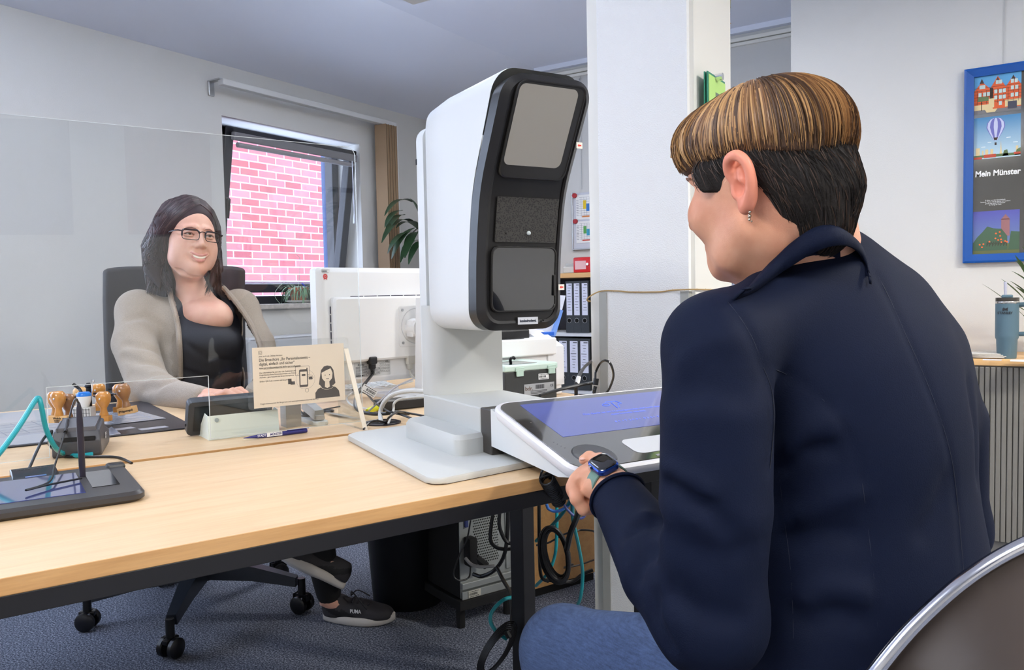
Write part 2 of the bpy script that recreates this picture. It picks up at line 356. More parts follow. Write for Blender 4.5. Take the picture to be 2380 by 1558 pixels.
# ---- brick house outside, curtain seen through the pane
def bricks():
    m = bpy.data.materials.new('brick'); m.use_nodes = True; nt = m.node_tree; bs = nt.nodes['Principled BSDF']
    tc = nt.nodes.new('ShaderNodeTexCoord'); sp = nt.nodes.new('ShaderNodeSeparateXYZ'); cb = nt.nodes.new('ShaderNodeCombineXYZ')
    br = nt.nodes.new('ShaderNodeTexBrick'); br.inputs['Scale'].default_value = 1; br.inputs['Brick Width'].default_value = .25; br.inputs['Row Height'].default_value = .083
    br.inputs['Mortar Size'].default_value = .008; br.inputs['Mortar Smooth'].default_value = .2; br.inputs['Bias'].default_value = -.1
    br.inputs['Color1'].default_value = (*srgb(150,78,80), 1); br.inputs['Color2'].default_value = (*srgb(172,112,116), 1); br.inputs['Mortar'].default_value = (*srgb(176,162,176), 1)
    nt.links.new(tc.outputs['Object'], sp.inputs[0]); nt.links.new(sp.outputs[1], cb.inputs[0]); nt.links.new(sp.outputs[2], cb.inputs[1]); nt.links.new(cb.outputs[0], br.inputs['Vector'])
    n = nt.nodes.new('ShaderNodeTexNoise'); n.inputs['Scale'].default_value = 7; mx = nt.nodes.new('ShaderNodeMix'); mx.data_type = 'RGBA'; mx.blend_type = 'MULTIPLY'; mx.inputs[0].default_value = .25
    nt.links.new(tc.outputs['Object'], n.inputs[0]); nt.links.new(br.outputs[0], mx.inputs[6]); nt.links.new(n.outputs['Color'], mx.inputs[7]); nt.links.new(mx.outputs[2], bs.inputs['Base Color'])
    bn = nt.nodes.new('ShaderNodeBump'); bn.inputs['Strength'].default_value = .5; bn.inputs['Distance'].default_value = .01; bn.invert = True
    nt.links.new(br.outputs['Fac'], bn.inputs['Height']); nt.links.new(bn.outputs[0], bs.inputs['Normal']); bs.inputs['Roughness'].default_value = .95
    return m
tag(B().box((XL-3.7, 8.5, 1.9), (.3, 11.5, 6.0), rz=0).mk('brick_house_wall', bricks()), 'pink-red brick wall of the neighbouring house outside the window', 'building')
cloth_tr = bpy.data.materials.new('slate_curtain'); cloth_tr.use_nodes = True; _n = cloth_tr.node_tree; _t = _n.nodes.new('ShaderNodeBsdfTranslucent'); _t.inputs[0].default_value = (*srgb(170,190,220), 1)
_m = _n.nodes.new('ShaderNodeMixShader'); _m.inputs[0].default_value = .7; _n.nodes['Principled BSDF'].inputs['Base Color'].default_value = (*srgb(96,112,140), 1)
_n.links.new(_n.nodes['Principled BSDF'].outputs[0], _m.inputs[1]); _n.links.new(_t.outputs[0], _m.inputs[2]); _n.links.new(_m.outputs[0], _n.nodes['Material Output'].inputs[0])
b = B(); cu = []
for i in range(41):
    t = i/40; cu.append((XL-.38+.018*math.sin(t*2*PI*5)+.006*math.sin(t*37), wy1+.02+t*.35))
b.rings([[(x, y, z) for x, y in cu] for z in (wz0-.1, wz1+.05)], close=False)
o = b.mk('curtain', cloth_tr, smooth=True, angle=180); sd = o.modifiers.new('s', 'SOLIDIFY'); sd.thickness = .003
tag(o, 'slate blue pleated curtain at the right side of the window', 'curtain')
# ---- vertical blind on a wall rail above the window
vb = thing('vertical_blind', 'vertical blind drawn to the right of the window on a long white wall rail', 'blind')
ry0, ry1, rz_ = 2.748, 4.122, 2.193
B().box((XL+.10, (ry0+ry1)/2, rz_), (.045, ry1-ry0, .032), .004).mk('rail', mat('rail_white', srgb(214,214,212), .5), vb)
b = B()
for y in (ry0+.01, ry1-.06): b.box((XL+.006, y, rz_-.02), (.012, .035, .075), .003); b.box((XL+.05, y, rz_+.018), (.1, .035, .006))
b.mk('bracket', M_STEEL, vb)
ms = mat('slat_brown', srgb(150,124,96), .8); 
b = B()
for i in range(13):
    y = 3.985+i*.0085; B().box((XL+.10-.004*(i % 3), y, (.42+rz_)/2), (.085, .004, rz_-.45), rz=rad(14)).mk('slat', [ms, mat('slat_pale', srgb(186,166,136), .8), mat('slat_dark', srgb(96,74,52), .8)][(i*2) % 3], vb)
b = B(); b.tube([(XL+.14, 4.105, rz_-.01), (XL+.14, 4.11, 1.40)], .0012, 5); b.tube([(XL+.115, 4.11, rz_-.01), (XL+.13, 4.112, 1.40)], .0012, 5)
b.mk('cord', M_WHP, vb); B().box((XL+.135, 4.112, 1.335), (.02, .03, .13), .006).mk('cord_weight', M_WHP, vb)
# ---- radiator under the window
rd = thing('radiator', 'flat white panel radiator under the window sill', 'radiator', (XL+.08, 3.35, .14))
B().box((0, 0, .345), (.09, 1.0, .69), .01).mk('panel', mat('radiator_white', srgb(214,216,220), .4), rd)
b = B()
for z in (.1, .35, .68): b.box((.047, 0, z), (.006, .99, .006), .001)
b.mk('rib', mat('radiator_line', srgb(235,238,244), .4), rd)
b = B(); b.box((0, 0, -.07), (.05, .8, .14)); b.mk('foot', M_WHP, rd)
# ---- unseen lamp bodies and the paintings on the right wall (seen mirrored in the glass)
for i, (x, y) in enumerate(LAMPS):
    t = thing('unseen_pendant_lamp', ['slim white pendant lamp nearest the right wall', 'slim white pendant lamp before the poster wall', 'slim white pendant lamp behind the viewer', 'slim white unseen lamp added over the clerk side to brighten the left room', 'slim white unseen lamp added over the file shelf corner to brighten the back wall'][i], 'lamp', (x, y, 2.38), group='pendant lamps')
    B().box((0, 0, 0), (1.2, .2, .045), .006).mk('housing', M_WHP, t)
    b = B(); b.cyl((-.5, 0, .02), (-.5, 0, .17 if x > -2.3 else .10), .003, 6); b.cyl((.5, 0, .02), (.5, 0, .17), .003, 6); b.mk('suspension', M_STEEL, t)
# ================================================================ desks (s along the desk, n away from the viewer)
ZD = .74
du = Vector((math.sin(rad(22)), math.cos(rad(22)), 0)); dn = Vector((-math.cos(rad(22)), math.sin(rad(22)), 0))
_q = pz(0, 1345, ZD); DO = Vector((_q.x, _q.y, 0))
def DK(s, n, z=ZD): return DO + du*s + dn*n + Zp*z
def DM(s, n, z=ZD, r=0): return frame(DK(s, n, z), du, dn) @ Matrix.Rotation(rad(r), 4, 'Z')
def pn(px, py, n): return pv(px, py, DK(0, n, 0), dn)
def dsk(px, py, z=ZD): return pz(px, py, z)

dM = DM(0, 0, 0)
def desk(label, s0, s1, n0, n1, legs, rail=True, name='desk'):
    t = thing(name, label, 'desk', DK((s0+s1)/2, (n0+n1)/2, 0), 0, None)
    t.matrix_world = DM((s0+s1)/2, (n0+n1)/2, 0); hs, hn = (s1-s0)/2, (n1-n0)/2
    b = B(); b.box((0, 0, ZD-.0105), (2*hs, 2*hn, .021), .0012)
    o = b.mk('desk_top', [M_BEECH, M_BEECH_E], t)
    for p in o.data.polygons:
        if abs(p.normal.z) < .5: p.material_index = 1
    b = B()
    for y in (-hn+.011, hn-.011): b.box((0, y, ZD-.0335), (2*hs, .02, .025), .001)
    for x in (-hs+.02, hs-.02): b.box((x, 0, ZD-.036), (.04, 2*hn-.02, .03))
    b.mk('frame_rail', M_BLK, t)
    for ls, ln, w, d in legs:
        B().box((ls-(s0+s1)/2, ln-(n0+n1)/2, .347), (w, d, .694), .002).mk('leg', M_BLK, t)
    return t
desk('beech desk top with black steel frame in the foreground, carrying the photo terminal', -.75, 1.135, 0, .587, [(1.030,.045,.035,.05), (1.095,.55,.035,.055), (-.70,.045,.035,.05), (-.70,.55,.035,.055)])
desk('beech desk behind the clear screen, where the seated clerk works', -.75, 1.47, .613, 1.60, [(1.43,1.55,.05,.05), (-.70,.66,.05,.05), (-.70,1.55,.05,.05), (1.175,.655,.04,.04)])
# ---------------------------------------------------------------- glass screen with a pass-through
sc = thing('glass_screen', 'large clear acrylic screen with a rectangular pass-through standing along the desks', 'screen', DK(.2, .722))
g = .722
poly = [(-.74,.745),(.109,.745),(.109,.880),(.407,.880),(.407,.745),(.757,.745)]
for k in range(7):
    a = PI/2*k/6; poly.append((.757-.02+.02*math.cos(a), 1.371+.02*math.sin(a)))
poly.append((-.74, 1.391))
GM = frame(DK(0, g, 0), du, Zp)
def wm(o):
    m = o.matrix_basis.copy(); return m if o.parent is None else wm(o.parent) @ o.matrix_parent_inverse @ m
def sub(o, t):
    """parent a world-space mesh under thing t, keeping its place"""
    o.parent = t; o.matrix_parent_inverse = wm(t).inverted(); return o
sub(B().prism(poly, -.0025, .0025, M=GM).mk('clear_sheet', M_ACRY), sc)
M_EDGE = mat('edge_glow_pale', srgb(225,230,230), .1, spec=1)  # pale strips paint the light that glows in the acrylic edges
b = B()
def edge(p, q, w=.0022, t=.0052):
    a, c = GM @ Vector((*p, 0)), GM @ Vector((*q, 0)); b.tube([a, c], w/2, 4)
for i in range(len(poly)): 
    if i not in (len(poly)-1,): edge(poly[i], poly[(i+1) % len(poly)], .0016)
sub(b.mk('edge_glow_strip', M_EDGE), sc)
def foot(s, nm='screen_foot'):
    FM = frame(DK(s, 0, 0), dn, Zp)
    o = B().prism([(.618,ZD+.001),(.76,ZD+.001),(.76,.80),(.726,.922),(.714,.922)], -.005, .005, M=FM).mk(nm, M_ACRY); sub(o, sc)
    bb = B(); 
    bb.prism([(.618,ZD+.001),(.621,ZD+.001),(.7165,.922),(.7135,.922)], -.0052, .0052, M=FM)
    bb.prism([(.714,.9205),(.714,.922),(.726,.922),(.726,.9205)], -.005, .005, M=FM)
    sub(bb.mk('foot_edge', mat('foot_edge', srgb(238,226,204), .15, spec=.8)), sc)
foot(.717); foot(-.35)
# ---------------------------------------------------------------- brochure sheet in its sleeve on the screen
br = thing('brochure_sheet', 'cream sheet about the identity card brochure in a clear sleeve on the screen', 'notice', DK(.6, .712, .8))
BMx = frame(DK(.604, .7125, .869), du, Zp)       # local x right, y up
sub(B().prism(rrect(.236, .15, .008, cy=.004), -.0005, .0003, M=BMx).mk('sleeve', M_ACRY), br)
sub(B().box((0, -.001, .0012), (.212, .133, .0006), M=BMx).mk('paper', mat('cream_paper', srgb(226,212,190), .8)), br)
TI = mat('print_grey', srgb(88,84,80), .8)
def btx(s, x, y, size, bold=0, sx=1): sub(text(s, size, TI, None, BMx @ Matrix.Translation((x, y, .0017)), align='LEFT', ext=.0001, bold=bold, sx=sx), br)
btx('Jetzt auch als Online-Version:', -.092, .046, .0052, sx=.85)
btx('Die Broschüre „Ihr Personalausweis –', -.092, .0375, .0092, .012, .82)
btx('digital, einfach und sicher“', -.092, .0285, .0092, .012, .82)
btx('www.personalausweisportal.de/ihr-personalausweis', -.092, .0200, .0056, .012, .8)
btx('Hier informieren Sie sich über die Funktionen und', -.092, .0095, .0046, 0, .88)
btx('Möglichkeiten Ihres Personalausweises mit Online-', -.092, .0045, .0046, 0, .88)
btx('Ausweis – ganz bequem mit Ihrem Smartphone.', -.092, -.0005, .0046, 0, .88)
btx('Einfach QR-Code scannen und los geht’s.', -.092, -.0095, .0046, 0, .88)
btx('Fragen beantworten Ihr Bürgeramt und www.personalausweisportal.de/FAQ', -.092, -.059, .0046, 0, .93)
b = B(); Z1 = .0016
def bx2(x, y, w, h, z=Z1): b.box((x, y, z), (w, h, .0002), M=BMx)
bx2(-.045, .0172, .092, .0004)
def ring2(x, y, r, t=.0006, n=24, sx=1): 
    b.rings([[Vector((x+math.cos(2*PI*i/n)*rr*sx, y+math.sin(2*PI*i/n)*rr, Z1)) for i in range(n)] for rr in (r-t/2, r+t/2)], cap=False, M=BMx)
def rr2(x, y, w, h, t=.0007, r=.0015):
    b.rings([[Vector((p[0], p[1], Z1)) for p in rrect(w-k, h-k, r, 3, x, y)] for k in (2*t, 0)], cap=False, M=BMx)
rr2(-.0885, .054, .008, .008, .0005); ring2(-.0885, .054, .0024)
rr2(.005, .008, .033, .021); bx2(.016, .012, .0025, .004); b.prism(rrect(.02,.04,.003,3,.0075,-.009), Z1-.0001, Z1+.0001, M=BMx)
ring2(.012, -.012, .022, .0003); ring2(.024, -.0085, .0055); b.prism(rrect(.008,.006,.001,3,.024,-.0095), Z1-.0001, Z1+.0001, M=BMx); ring2(.0145, -.037, .0042)
bx2(-.0245, -.014, .008, .012); bx2(-.018, -.018, .010, .007)
# figure drawn on the sheet: hair and shoulders
b.prism([(.034,-.058),(.034,-.045),(.040,-.037),(.052,-.031),(.072,-.030),(.084,-.036),(.091,-.044),(.093,-.058)], Z1-.0001, Z1+.0001, M=BMx)
b.prism([(.046,-.028),(.043,-.026),(.049,.006),(.056,.014),(.064,.016),(.073,.014),(.079,.005),(.083,-.026),(.078,-.030),(.062,-.034),(.048,-.033)], Z1-.0001, Z1+.0001, M=BMx)
sub(b.mk('printed_shapes', TI), br)
b = B(); PB = mat('cream_paper', (1,1,1)); Z2 = .0019
b.prism([(.050,.000),(.058,.0035),(.072,.009),(.0765,-.002),(.075,-.014),(.069,-.0205),(.063,-.022),(.056,-.0195),(.051,-.013)], Z2, Z2+.0001, M=BMx)
b.prism(rrect(.0155,.030,.001,3,.0075,-.009), Z2, Z2+.0001, M=BMx); b.prism([(.058,-.020),(.068,-.020),(.069,-.033),(.063,-.036),(.057,-.033)], Z2, Z2+.0001, M=BMx)
b.rings([[Vector((.063+math.cos(PI+PI*i/12)*rr, -.031+math.sin(PI+PI*i/12)*rr*.55, Z2+.0001)) for i in range(13)] for rr in (.0145,.0155)], cap=False, close=False, M=BMx)
sub(b.mk('printed_lights', PB), br)
b = B()
for x, y, w, h in ((.0585,-.006,.0022,.0022),(.069,-.0055,.0022,.0022),(.064,-.0145,.0075,.0011),(.0075,-.002,.009,.0045)): b.prism(rrect(w,h,h*.4,3,x,y), Z2+.0001, Z2+.0002, M=BMx)
sub(b.mk('printed_face', TI), br)
# ---------------------------------------------------------------- white stand with the dark reader leaning behind it
st = thing('reader_stand', 'white folded metal stand with a grey dot, right of the pass-through', 'stand', DK(.48, .72)); SM_ = DM(.482, .73)
b = B(); b.prism([(-.0755,.0),(.0755,.0),(.0755,.052),(-.0755,.052)], -.001, .001, M=SM_ @ Matrix.Rotation(rad(90-8), 4, 'X') @ Matrix.Translation((0,0,0)))
b.box((0, .05, .001), (.151, .1, .002), M=SM_)
for x in (-.0755, .0755): b.quad([SM_ @ Vector(p) for p in ((x,0,0),(x,.1,0),(x,.03,.055),(x,.008,.052))])
o = sub(b.mk('stand_body', mat('mint_white', srgb(226,235,226), .4)), st); m = o.modifiers.new('s','SOLIDIFY'); m.thickness = .0012
sub(B().lathe([(.0045,0),(.0045,.0012)], n=20, M=SM_ @ Matrix.Translation((-.058,.0035,.042)) @ Matrix.Rotation(rad(82), 4, 'X')).mk('grey_dot', mat('dot', srgb(150,165,168), .5)), st)
rd_ = thing('document_reader', 'dark grey flat reader box leaning back in the white stand', 'reader', DK(.48, .80)); RMx = SM_ @ Matrix.Translation((-.012, .072, .045)) @ Matrix.Rotation(rad(112), 4, 'X')
sub(B().prism(rrect(.185, .082, .008), -.012, .012, M=RMx, bev=.003).mk('body', mat('reader_grey', srgb(52,54,56), .45), smooth=True), rd_)
sub(B().box((0, .0, .0125), (.16, .06, .001), M=RMx).mk('glass_face', mat('reader_face', srgb(30,32,34), .12)), rd_)
sub(B().cyl(RMx @ Vector((-.093,-.02,0)), RMx @ Vector((-.0945,-.02,0)), .003, 10).mk('side_socket', M_BLKM), rd_)
# ---------------------------------------------------------------- pen with lettering
pn_ = thing('ballpoint_pen', 'navy blue ballpoint pen with white lettering lying before the white stand', 'pen', DK(.55, .66))
a, c = dsk(566, 1019, .745)-Zp*.0, dsk(713, 1001, .745); dd = (c-a).normalized(); L = (c-a).length; M_NAVY = mat('navy_plastic', srgb(48,46,110), .3)
sub(B().tube([a, a+dd*.012, a+dd*.03, a+dd*.06, a+dd*(L-.012), c], [.0007,.0022,.0042,.005,.005,.0045], 14).mk('barrel', M_NAVY, smooth=True), pn_)
PM = frame(a+dd*.105+Zp*.004, dd, Zp.cross(dd)*1.0)
sub(B().box((0.02, -.002, .0012), (.05, .0035, .0012), .0005, M=frame(a+dd*.10+Zp*.0045, dd, Zp.cross(dd))).mk('clip', M_NAVY), pn_)
sub(B().box((0, 0, 0), (.034, .0085, .0008), M=frame(a+dd*.066+Vector((dn*-1))*.0046+Zp*.0015, dd, Zp)).mk('print_panel', M_PAPER), pn_)
sub(text('STADT', .0068, M_PAPER, None, frame(a+dd*.038+dn*-.0049+Zp*.0013, dd, Zp), bold=.01, sx=.9), pn_)
sub(text('MÜNSTER', .0068, M_NAVY, None, frame(a+dd*.069+dn*-.0052+Zp*.0015, dd, Zp), bold=.01, sx=.85), pn_)
# ---------------------------------------------------------------- stapler, grey card holder, cable with switch
sp = thing('stapler', 'silver grey stapler behind the screen next to the brochure sheet', 'stapler', DK(.70, .82)); STM = frame(DK(.672, .855), (dsk(773,985)-dsk(722,966)), Zp.cross(dsk(773,985)-dsk(722,966)))
MS = mat('stapler_silver', srgb(176,178,174), .35, metal=.5)
L0 = .075
sub(B().prism(rrect(.12, .036, .012), 0, .010, M=STM @ Matrix.Translation((.045,0,0)), bev=.003).mk('base', mat('stapler_base', srgb(200,202,196), .4), smooth=True), sp)
sub(B().rings([[Vector((x, y*w, z)) for y, z in ((-1,z0),(1,z0),(.8,z1),(-.8,z1))] for x, w, z0, z1 in ((-.015,.011,.028,.042),(.02,.013,.024,.046),(.06,.013,.018,.040),(.088,.013,.013,.035))], M=STM @ Matrix.Translation((0,0,.0))).mk('arm', MS), sp)
sub(B().box((.09, 0, .018), (.006, .02, .012), .001, M=STM).mk('magazine', M_STEEL), sp)
ch = B().prism([(0,0),(.036,0),(.036,.062),(.028,.064),(.010,.064),(0,.052)], -.02, .02, M=frame(DK(.592, .80), du, Zp)).mk('card_holder', mat('holder_grey', srgb(176,172,164), .5))
tag(ch, 'plain beige grey card holder standing between white stand and stapler', 'holder')
cw = thing('inline_switch', 'grey brown cable switch on a dark cord behind the brochure sheet', 'switch', DK(.65, .80))
sub(B().sphere(dsk(710, 966, .752), .017, (1,.6,.6)).mk('switch_body', mat('switch_brown', srgb(92,84,76), .4), smooth=True), cw)
sub(B().tube(bez([dsk(660,935,.76), dsk(690,948,.765), dsk(710,964,.755), dsk(740,955,.746), dsk(790,945,.744)]), .0022, 6).mk('cord', M_BLKP, smooth=True), cw)
# scissors in the shade behind the screen
sz = thing('scissors', 'dark scissors lying on the beech desk behind the screen foot', 'scissors', DK(.76, .80))
p0, p1 = dsk(760, 958, .744), dsk(858, 978, .744); d_ = (p1-p0).normalized(); sd_ = Zp.cross(d_)
sub(B().quad([p1-d_*.01, p0+sd_*.008+d_*.06, p0+sd_*.002, p0+d_*.05-sd_*.004]).quad([p1-d_*.03-sd_*.012+Zp*.001, p0+d_*.05-sd_*.014+Zp*.001, p0-sd_*.006+Zp*.001, p0+d_*.055+Zp*.001]).mk('blade', M_STEEL), sz)
b = B()
for k in (-1, 1):
    c_ = p0-d_*.02+sd_*k*.014; b.tube([c_+d_*.02*math.cos(2*PI*i/14)+sd_*.011*math.sin(2*PI*i/14) for i in range(15)], .003, 6)
sub(b.mk('handle', M_BLKP, smooth=True), sz)
# ---------------------------------------------------------------- desk pad with sheets and painted window sheen
dp = thing('desk_pad', 'large shiny desk pad with printed sheets under the clerk’s arm', 'desk pad', DK(.05, 1.2))
sub(B().box((0, 0, .002), (1.18, .62, .004), .0015, M=DM(-.165, 1.232, ZD, 0)).mk('mat', mat('pad_black', srgb(34,34,42), .3)), dp)
sub(B().box((0, 0, .0045), (1.0, .60, .001), M=DM(-.235, 1.232, ZD)).mk('window_sheen_sheet', mat('pad_sheen', srgb(200,205,222), .12, coat=1)), dp)  # bluish white stands in for the window mirrored in the glossy pad
sub(B().box((0, 0, .0052), (.36, .24, .0006), M=DM(.20, 1.20, ZD, 8)).mk('plan_sheet', mat('plan_paper', srgb(176,180,190), .15, coat=.6)), dp)
b = B(); PMx = DM(.20, 1.20, ZD, 8)
for i in range(5): b.box((0, -.1+i*.045, .0056), (.33, .0012, .0002), M=PMx)
for i in range(8): b.box((-.16+i*.045, 0, .0056), (.0012, .2, .0002), M=PMx)
sub(b.mk('grid_print', mat('plan_ink', srgb(120,125,138), .4)), dp)
b = B(); 
for x, y, w, h, r in ((.16, .985, .07, .035, 20), (.26, 1.0, .09, .03, 12), (.34, .965, .06, .03, 5)): b.box((0,0,.0046), (w,h,.0006), M=DM(x, y, ZD, r))
sub(b.mk('printed_patch', mat('pad_patch', srgb(170,170,178), .3)), dp)
# ---------------------------------------------------------------- card terminal
ct = thing('card_terminal', 'dark grey card payment terminal with keypad end raised, by the pass-through', 'card terminal', DK(.16, .78)); CT = DM(.166, .765, ZD, 77)
MT = mat('terminal_grey', srgb(70,70,74), .38); MT2 = mat('terminal_top', srgb(98,98,102), .35)
def slab(prof, w, M, b, taper=1):
    R = [[Vector((x, y*w/2*(taper if z > .03 else 1), z)) for x, z in prof] for y in (-1, 1)]; return b.rings(R, M=M)
o = B(); slab([(-.05,.004),(-.045,0),(.10,0),(.112,.006),(.112,.03),(.06,.045),(.045,.062),(-.045,.052),(-.054,.03)], .086, CT, o, .93); o = o.mk('body', MT, smooth=True, angle=25)
bv = o.modifiers.new('b','BEVEL'); bv.width = .004; bv.segments = 3; sub(o, ct)
sub(B().box((0, 0, .0), (.088, .066, .004), .002, M=CT @ Matrix.Translation((-.002,0,.0585)) @ Matrix.Rotation(rad(-6),4,'Y')).mk('display', MT2), ct)
b = B(); b.box((-.0535, -.004, .036), (.003, .056, .006), .001, M=CT); sub(b.mk('card_slot', M_BLKM), ct)
b = B(); b.box((.1125,0,.02),(.002,.06,.012),M=CT); sub(b.mk('rear_socket', M_BLKM), ct)
b = B(); KM = CT @ Matrix.Translation((.087,0,.0385)) @ Matrix.Rotation(rad(16),4,'Y')
for i in range(3):
    for j in range(3): b.box((-.014+i*.013, -.02+j*.02, 0), (.009,.014,.003), .001, M=KM)
sub(b.mk('key', mat('key_grey', srgb(120,120,124), .4)), ct)
sub(B().box((.118-.012, -.018, .0325), (.004,.010,.004), .001, M=CT).mk('red_key', mat('red_key', srgb(200,40,40), .4)), ct)
sub(barcode(.016, .012, frame(CT @ Vector((.028,-.0438,.028)), CT.to_3x3() @ Vector((1,0,0)), Zp), None, M_INK, M_PAPER), ct)
# ---------------------------------------------------------------- signature pad with stylus
sg = thing('signature_pad', 'black signature tablet with a blue-grey screen on the foreground desk', 'signature pad', DK(.03, .38)); SGM = DM(.05, .385, ZD, -1.5)
# the pad is as wide as a hand and a half and reaches out of the frame on the left
o = B(); o.rings([[Vector((x, y, z)) for x, y in rrect(.30-i, .245-i, .022)] for i, z in ((.012,0),(0,.005),(0,.012),(.008,.017))]); o = o.mk('body', mat('pad_body', srgb(52,50,50), .4), smooth=True, M=SGM); sub(o, sg)
sub(B().box((-.035, -.0, .0175), (.215, .165, .001), M=SGM).mk('screen', mat('pad_screen', srgb(70,78,128), .06, coat=1)), sg)
sub(B().box((.103, .01, .0175), (.038, .13, .001), M=SGM).mk('black_window', mat('pad_window', srgb(14,14,16), .05, coat=1)), sg)
b = B(); b.box((.135, .105, .016), (.03, .026, .012), .005, M=SGM); sub(b.mk('corner_lip', M_BLKP), sg)
sy = thing('stylus', 'black stylus standing upright at the back edge of the signature tablet', 'stylus', DK(.09, .5))
sb_ = dsk(192, 1108, .757); 
top_ = pv(183, 937, sb_, HEAD)
sub(B().tube([sb_, sb_+(top_-sb_)*.5, sb_+(top_-sb_)*.75, sb_+(top_-sb_)*.93, top_], [.0048,.0052,.0050,.0040,.0020], 14).mk('barrel', mat('stylus', srgb(36,32,44), .3), smooth=True), sy)
sub(B().tube(bez([top_, top_+Vector((-.012,0,.004)), dsk(160,975,.80), dsk(150,1010,.79), dsk(128,1080,.775), dsk(115,1120,.765), dsk(60,1140,.764), dsk(110,1128,.763), dsk(190,1112,.762)], 8), .0017, 6).mk('cord', M_BLKP, smooth=True), sy)
sub(B().tube([dsk(157,978,.805), dsk(152,1005,.792)], .0035, 8).mk('cord_sleeve', M_BLKP, smooth=True), sy)
# ---------------------------------------------------------------- fingerprint scanner
fp = thing('fingerprint_scanner', 'small black fingerprint scanner box behind the signature tablet', 'scanner', DK(.08, .56)); FP = frame(dsk(82, 1128, ZD), Vector((1,0,0)).cross(Zp)*0+ (dsk(135,1108)-dsk(30,1122)), Zp.cross(dsk(135,1108)-dsk(30,1122)))
o = B(); slab([(-.032,0),(.034,0),(.034,.022),(.03,.026),(-.012,.020),(-.032,.013)], .066, FP @ Matrix.Rotation(rad(90),4,'Z'), o); o = o.mk('body', mat('scanner_black', srgb(22,22,26), .25), smooth=True, angle=20)
bv = o.modifiers.new('b','BEVEL'); bv.width = .002; bv.segments = 2; sub(o, fp)
sub(B().box((0, 0, 0), (.03, .024, .001), M=FP @ Matrix.Translation((0,-.008,.0196)) @ Matrix.Rotation(rad(9),4,'X')).mk('sensor_window', mat('sensor', srgb(90,110,160), .08, coat=1)), fp)
sub(text('DERMALOG', .010, M_INK, None, FP @ Matrix.Translation((0,.021,.0245)) @ Matrix.Rotation(rad(6),4,'X'), sx=.9, bold=.01), fp)
sub(B().tube(bez([FP @ Vector((-.01,.03,.012)), dsk(95,1030,.79), dsk(118,1003,.802), dsk(119,1010,.795), dsk(115,1035,.76), dsk(150,1060,.744), dsk(200,1062,.743), dsk(270,1063,.743), dsk(306,1077,.742)], 8), .0026, 7).mk('cord', M_BLKP, smooth=True), fp)
# teal network cable
tc_ = B().tube(bez([at(-60,1120,1.25), at(0,1052,1.3), at(45,990,1.36), at(80,934,1.42), at(90,926,1.43), at(96,945,1.43), at(108,1000,1.44), at(130,1042,1.46), dsk(152,1056,.746), dsk(185,1060,.745), dsk(215,1056,.745)], 8), .0045, 10).mk('network_cable', mat('teal_cable', srgb(32,150,158), .35), smooth=True)
tag(tc_, 'thick teal cable arching up at the left edge of the desk', 'cable')
# ---------------------------------------------------------------- stamp carousel and stamps
dS = 1.86
cr = thing('stamp_carousel', 'black rotating stamp holder with clip arms behind the pass-through', 'stamp holder', pz(212, 978, ZD))
cc = at(210, 990, dS); cc.z = ZD
sub(B().lathe([(.045,0),(.045,.006),(.012,.012),(.006,.02),(.006,.10),(.01,.104),(.004,.112)], cc, 20).mk('pole', M_BLKP, smooth=True), cr)
sub(B().box((0,0,0),(.004,.03,.05),.001,M=frame(at(211,905,dS), du, Zp)).box((0,.02,0),(.004,.006,.03),.001,M=frame(at(216,905,dS), du, Zp)).mk('clip_plate', M_CHROME), cr)
MW1 = mat('stamp_wood', srgb(206,140,60), .3, var=.25, vscale=40, coat=.4); MW2 = mat('stamp_wood_dark', srgb(160,112,66), .35, var=.3, vscale=40, coat=.3); MWP = mat('stamp_plate', srgb(214,170,112), .45)
def stamp(px, py, d, label, m=None, tilt=0, pw=.03, pd=.016, txt=None, arm=True, ph=.013, h=1):
    """px, py = middle of the ball-shaped handle"""
    c = at(px, py, d); t = thing('rubber_stamp', label, 'stamp', c, 0, 'stamps hanging in the carousel')
    m = m or MW1; M = frame(c, C_R - Zp*C_R.z, HEAD)@Matrix.Rotation(rad(tilt),4,'Y')
    sub(B().lathe([(.002,.0165),(.010,.0155),(.0155,.009),(.0165,.001),(.0155,-.007),(.011,-.016),(.0068,-.023),(.0075,-.030),(.0095,-.036*h),(.0095,-.040*h)], n=20, M=M).mk('handle', m, smooth=True, angle=60), t)
    sub(B().box((0,0,-.040*h-ph/2),(pw,pd,ph),.001,M=M).mk('plate', MWP if txt else m), t)
    if txt:
        for k, (s_, z_) in enumerate(txt): sub(text(s_, .0068 if k == 0 else .0036, M_INK, None, M @ Matrix.Translation((0,-pd/2-.0006,-.040*h-ph/2+z_)) @ Matrix.Rotation(rad(90),4,'X'), bold=.01), t)
    sub(B().sphere(M @ Vector((.0,-.0165,0)), .0025, n=8).mk('pin', M_CHROME, smooth=True), t)
    if arm: sub(B().tube([M @ Vector((0,0,-.010)), (M @ Vector((0,0,-.010)))*.5+(cc+Zp*.09)*.5, cc+Zp*.085], .0018, 6).mk('clip_arm', M_BLKP, smooth=True), cr)
    return t
stamp(126, 926, 1.87, 'orange wooden stamp half hidden behind the leftmost stamp of the carousel', tilt=-2)
stamp(135, 926, 1.80, 'leftmost orange wooden stamp, with printed lettering on its plate', pw=.046, txt=[('Welch', .0025), ('STEMPEL', -.0022), ('FABRIK', -.0055)], ph=.016)
stamp(158, 932, 1.83, 'dull brown round-handled stamp just right of the lettered leftmost one', m=MW2, txt=[('', 0), ('POSTEN', 0)], pw=.03)
stamp(186, 915, 1.97, 'pale wooden stamp behind the blue-topped stamp', m=MWP, arm=True)
stamp(229, 906, 2.0, 'orange stamp at the back of the carousel beside the chrome clip')
stamp(240, 926, 1.82, 'bright orange stamp with round handle right of the blue-topped one', pw=.030, pd=.018)
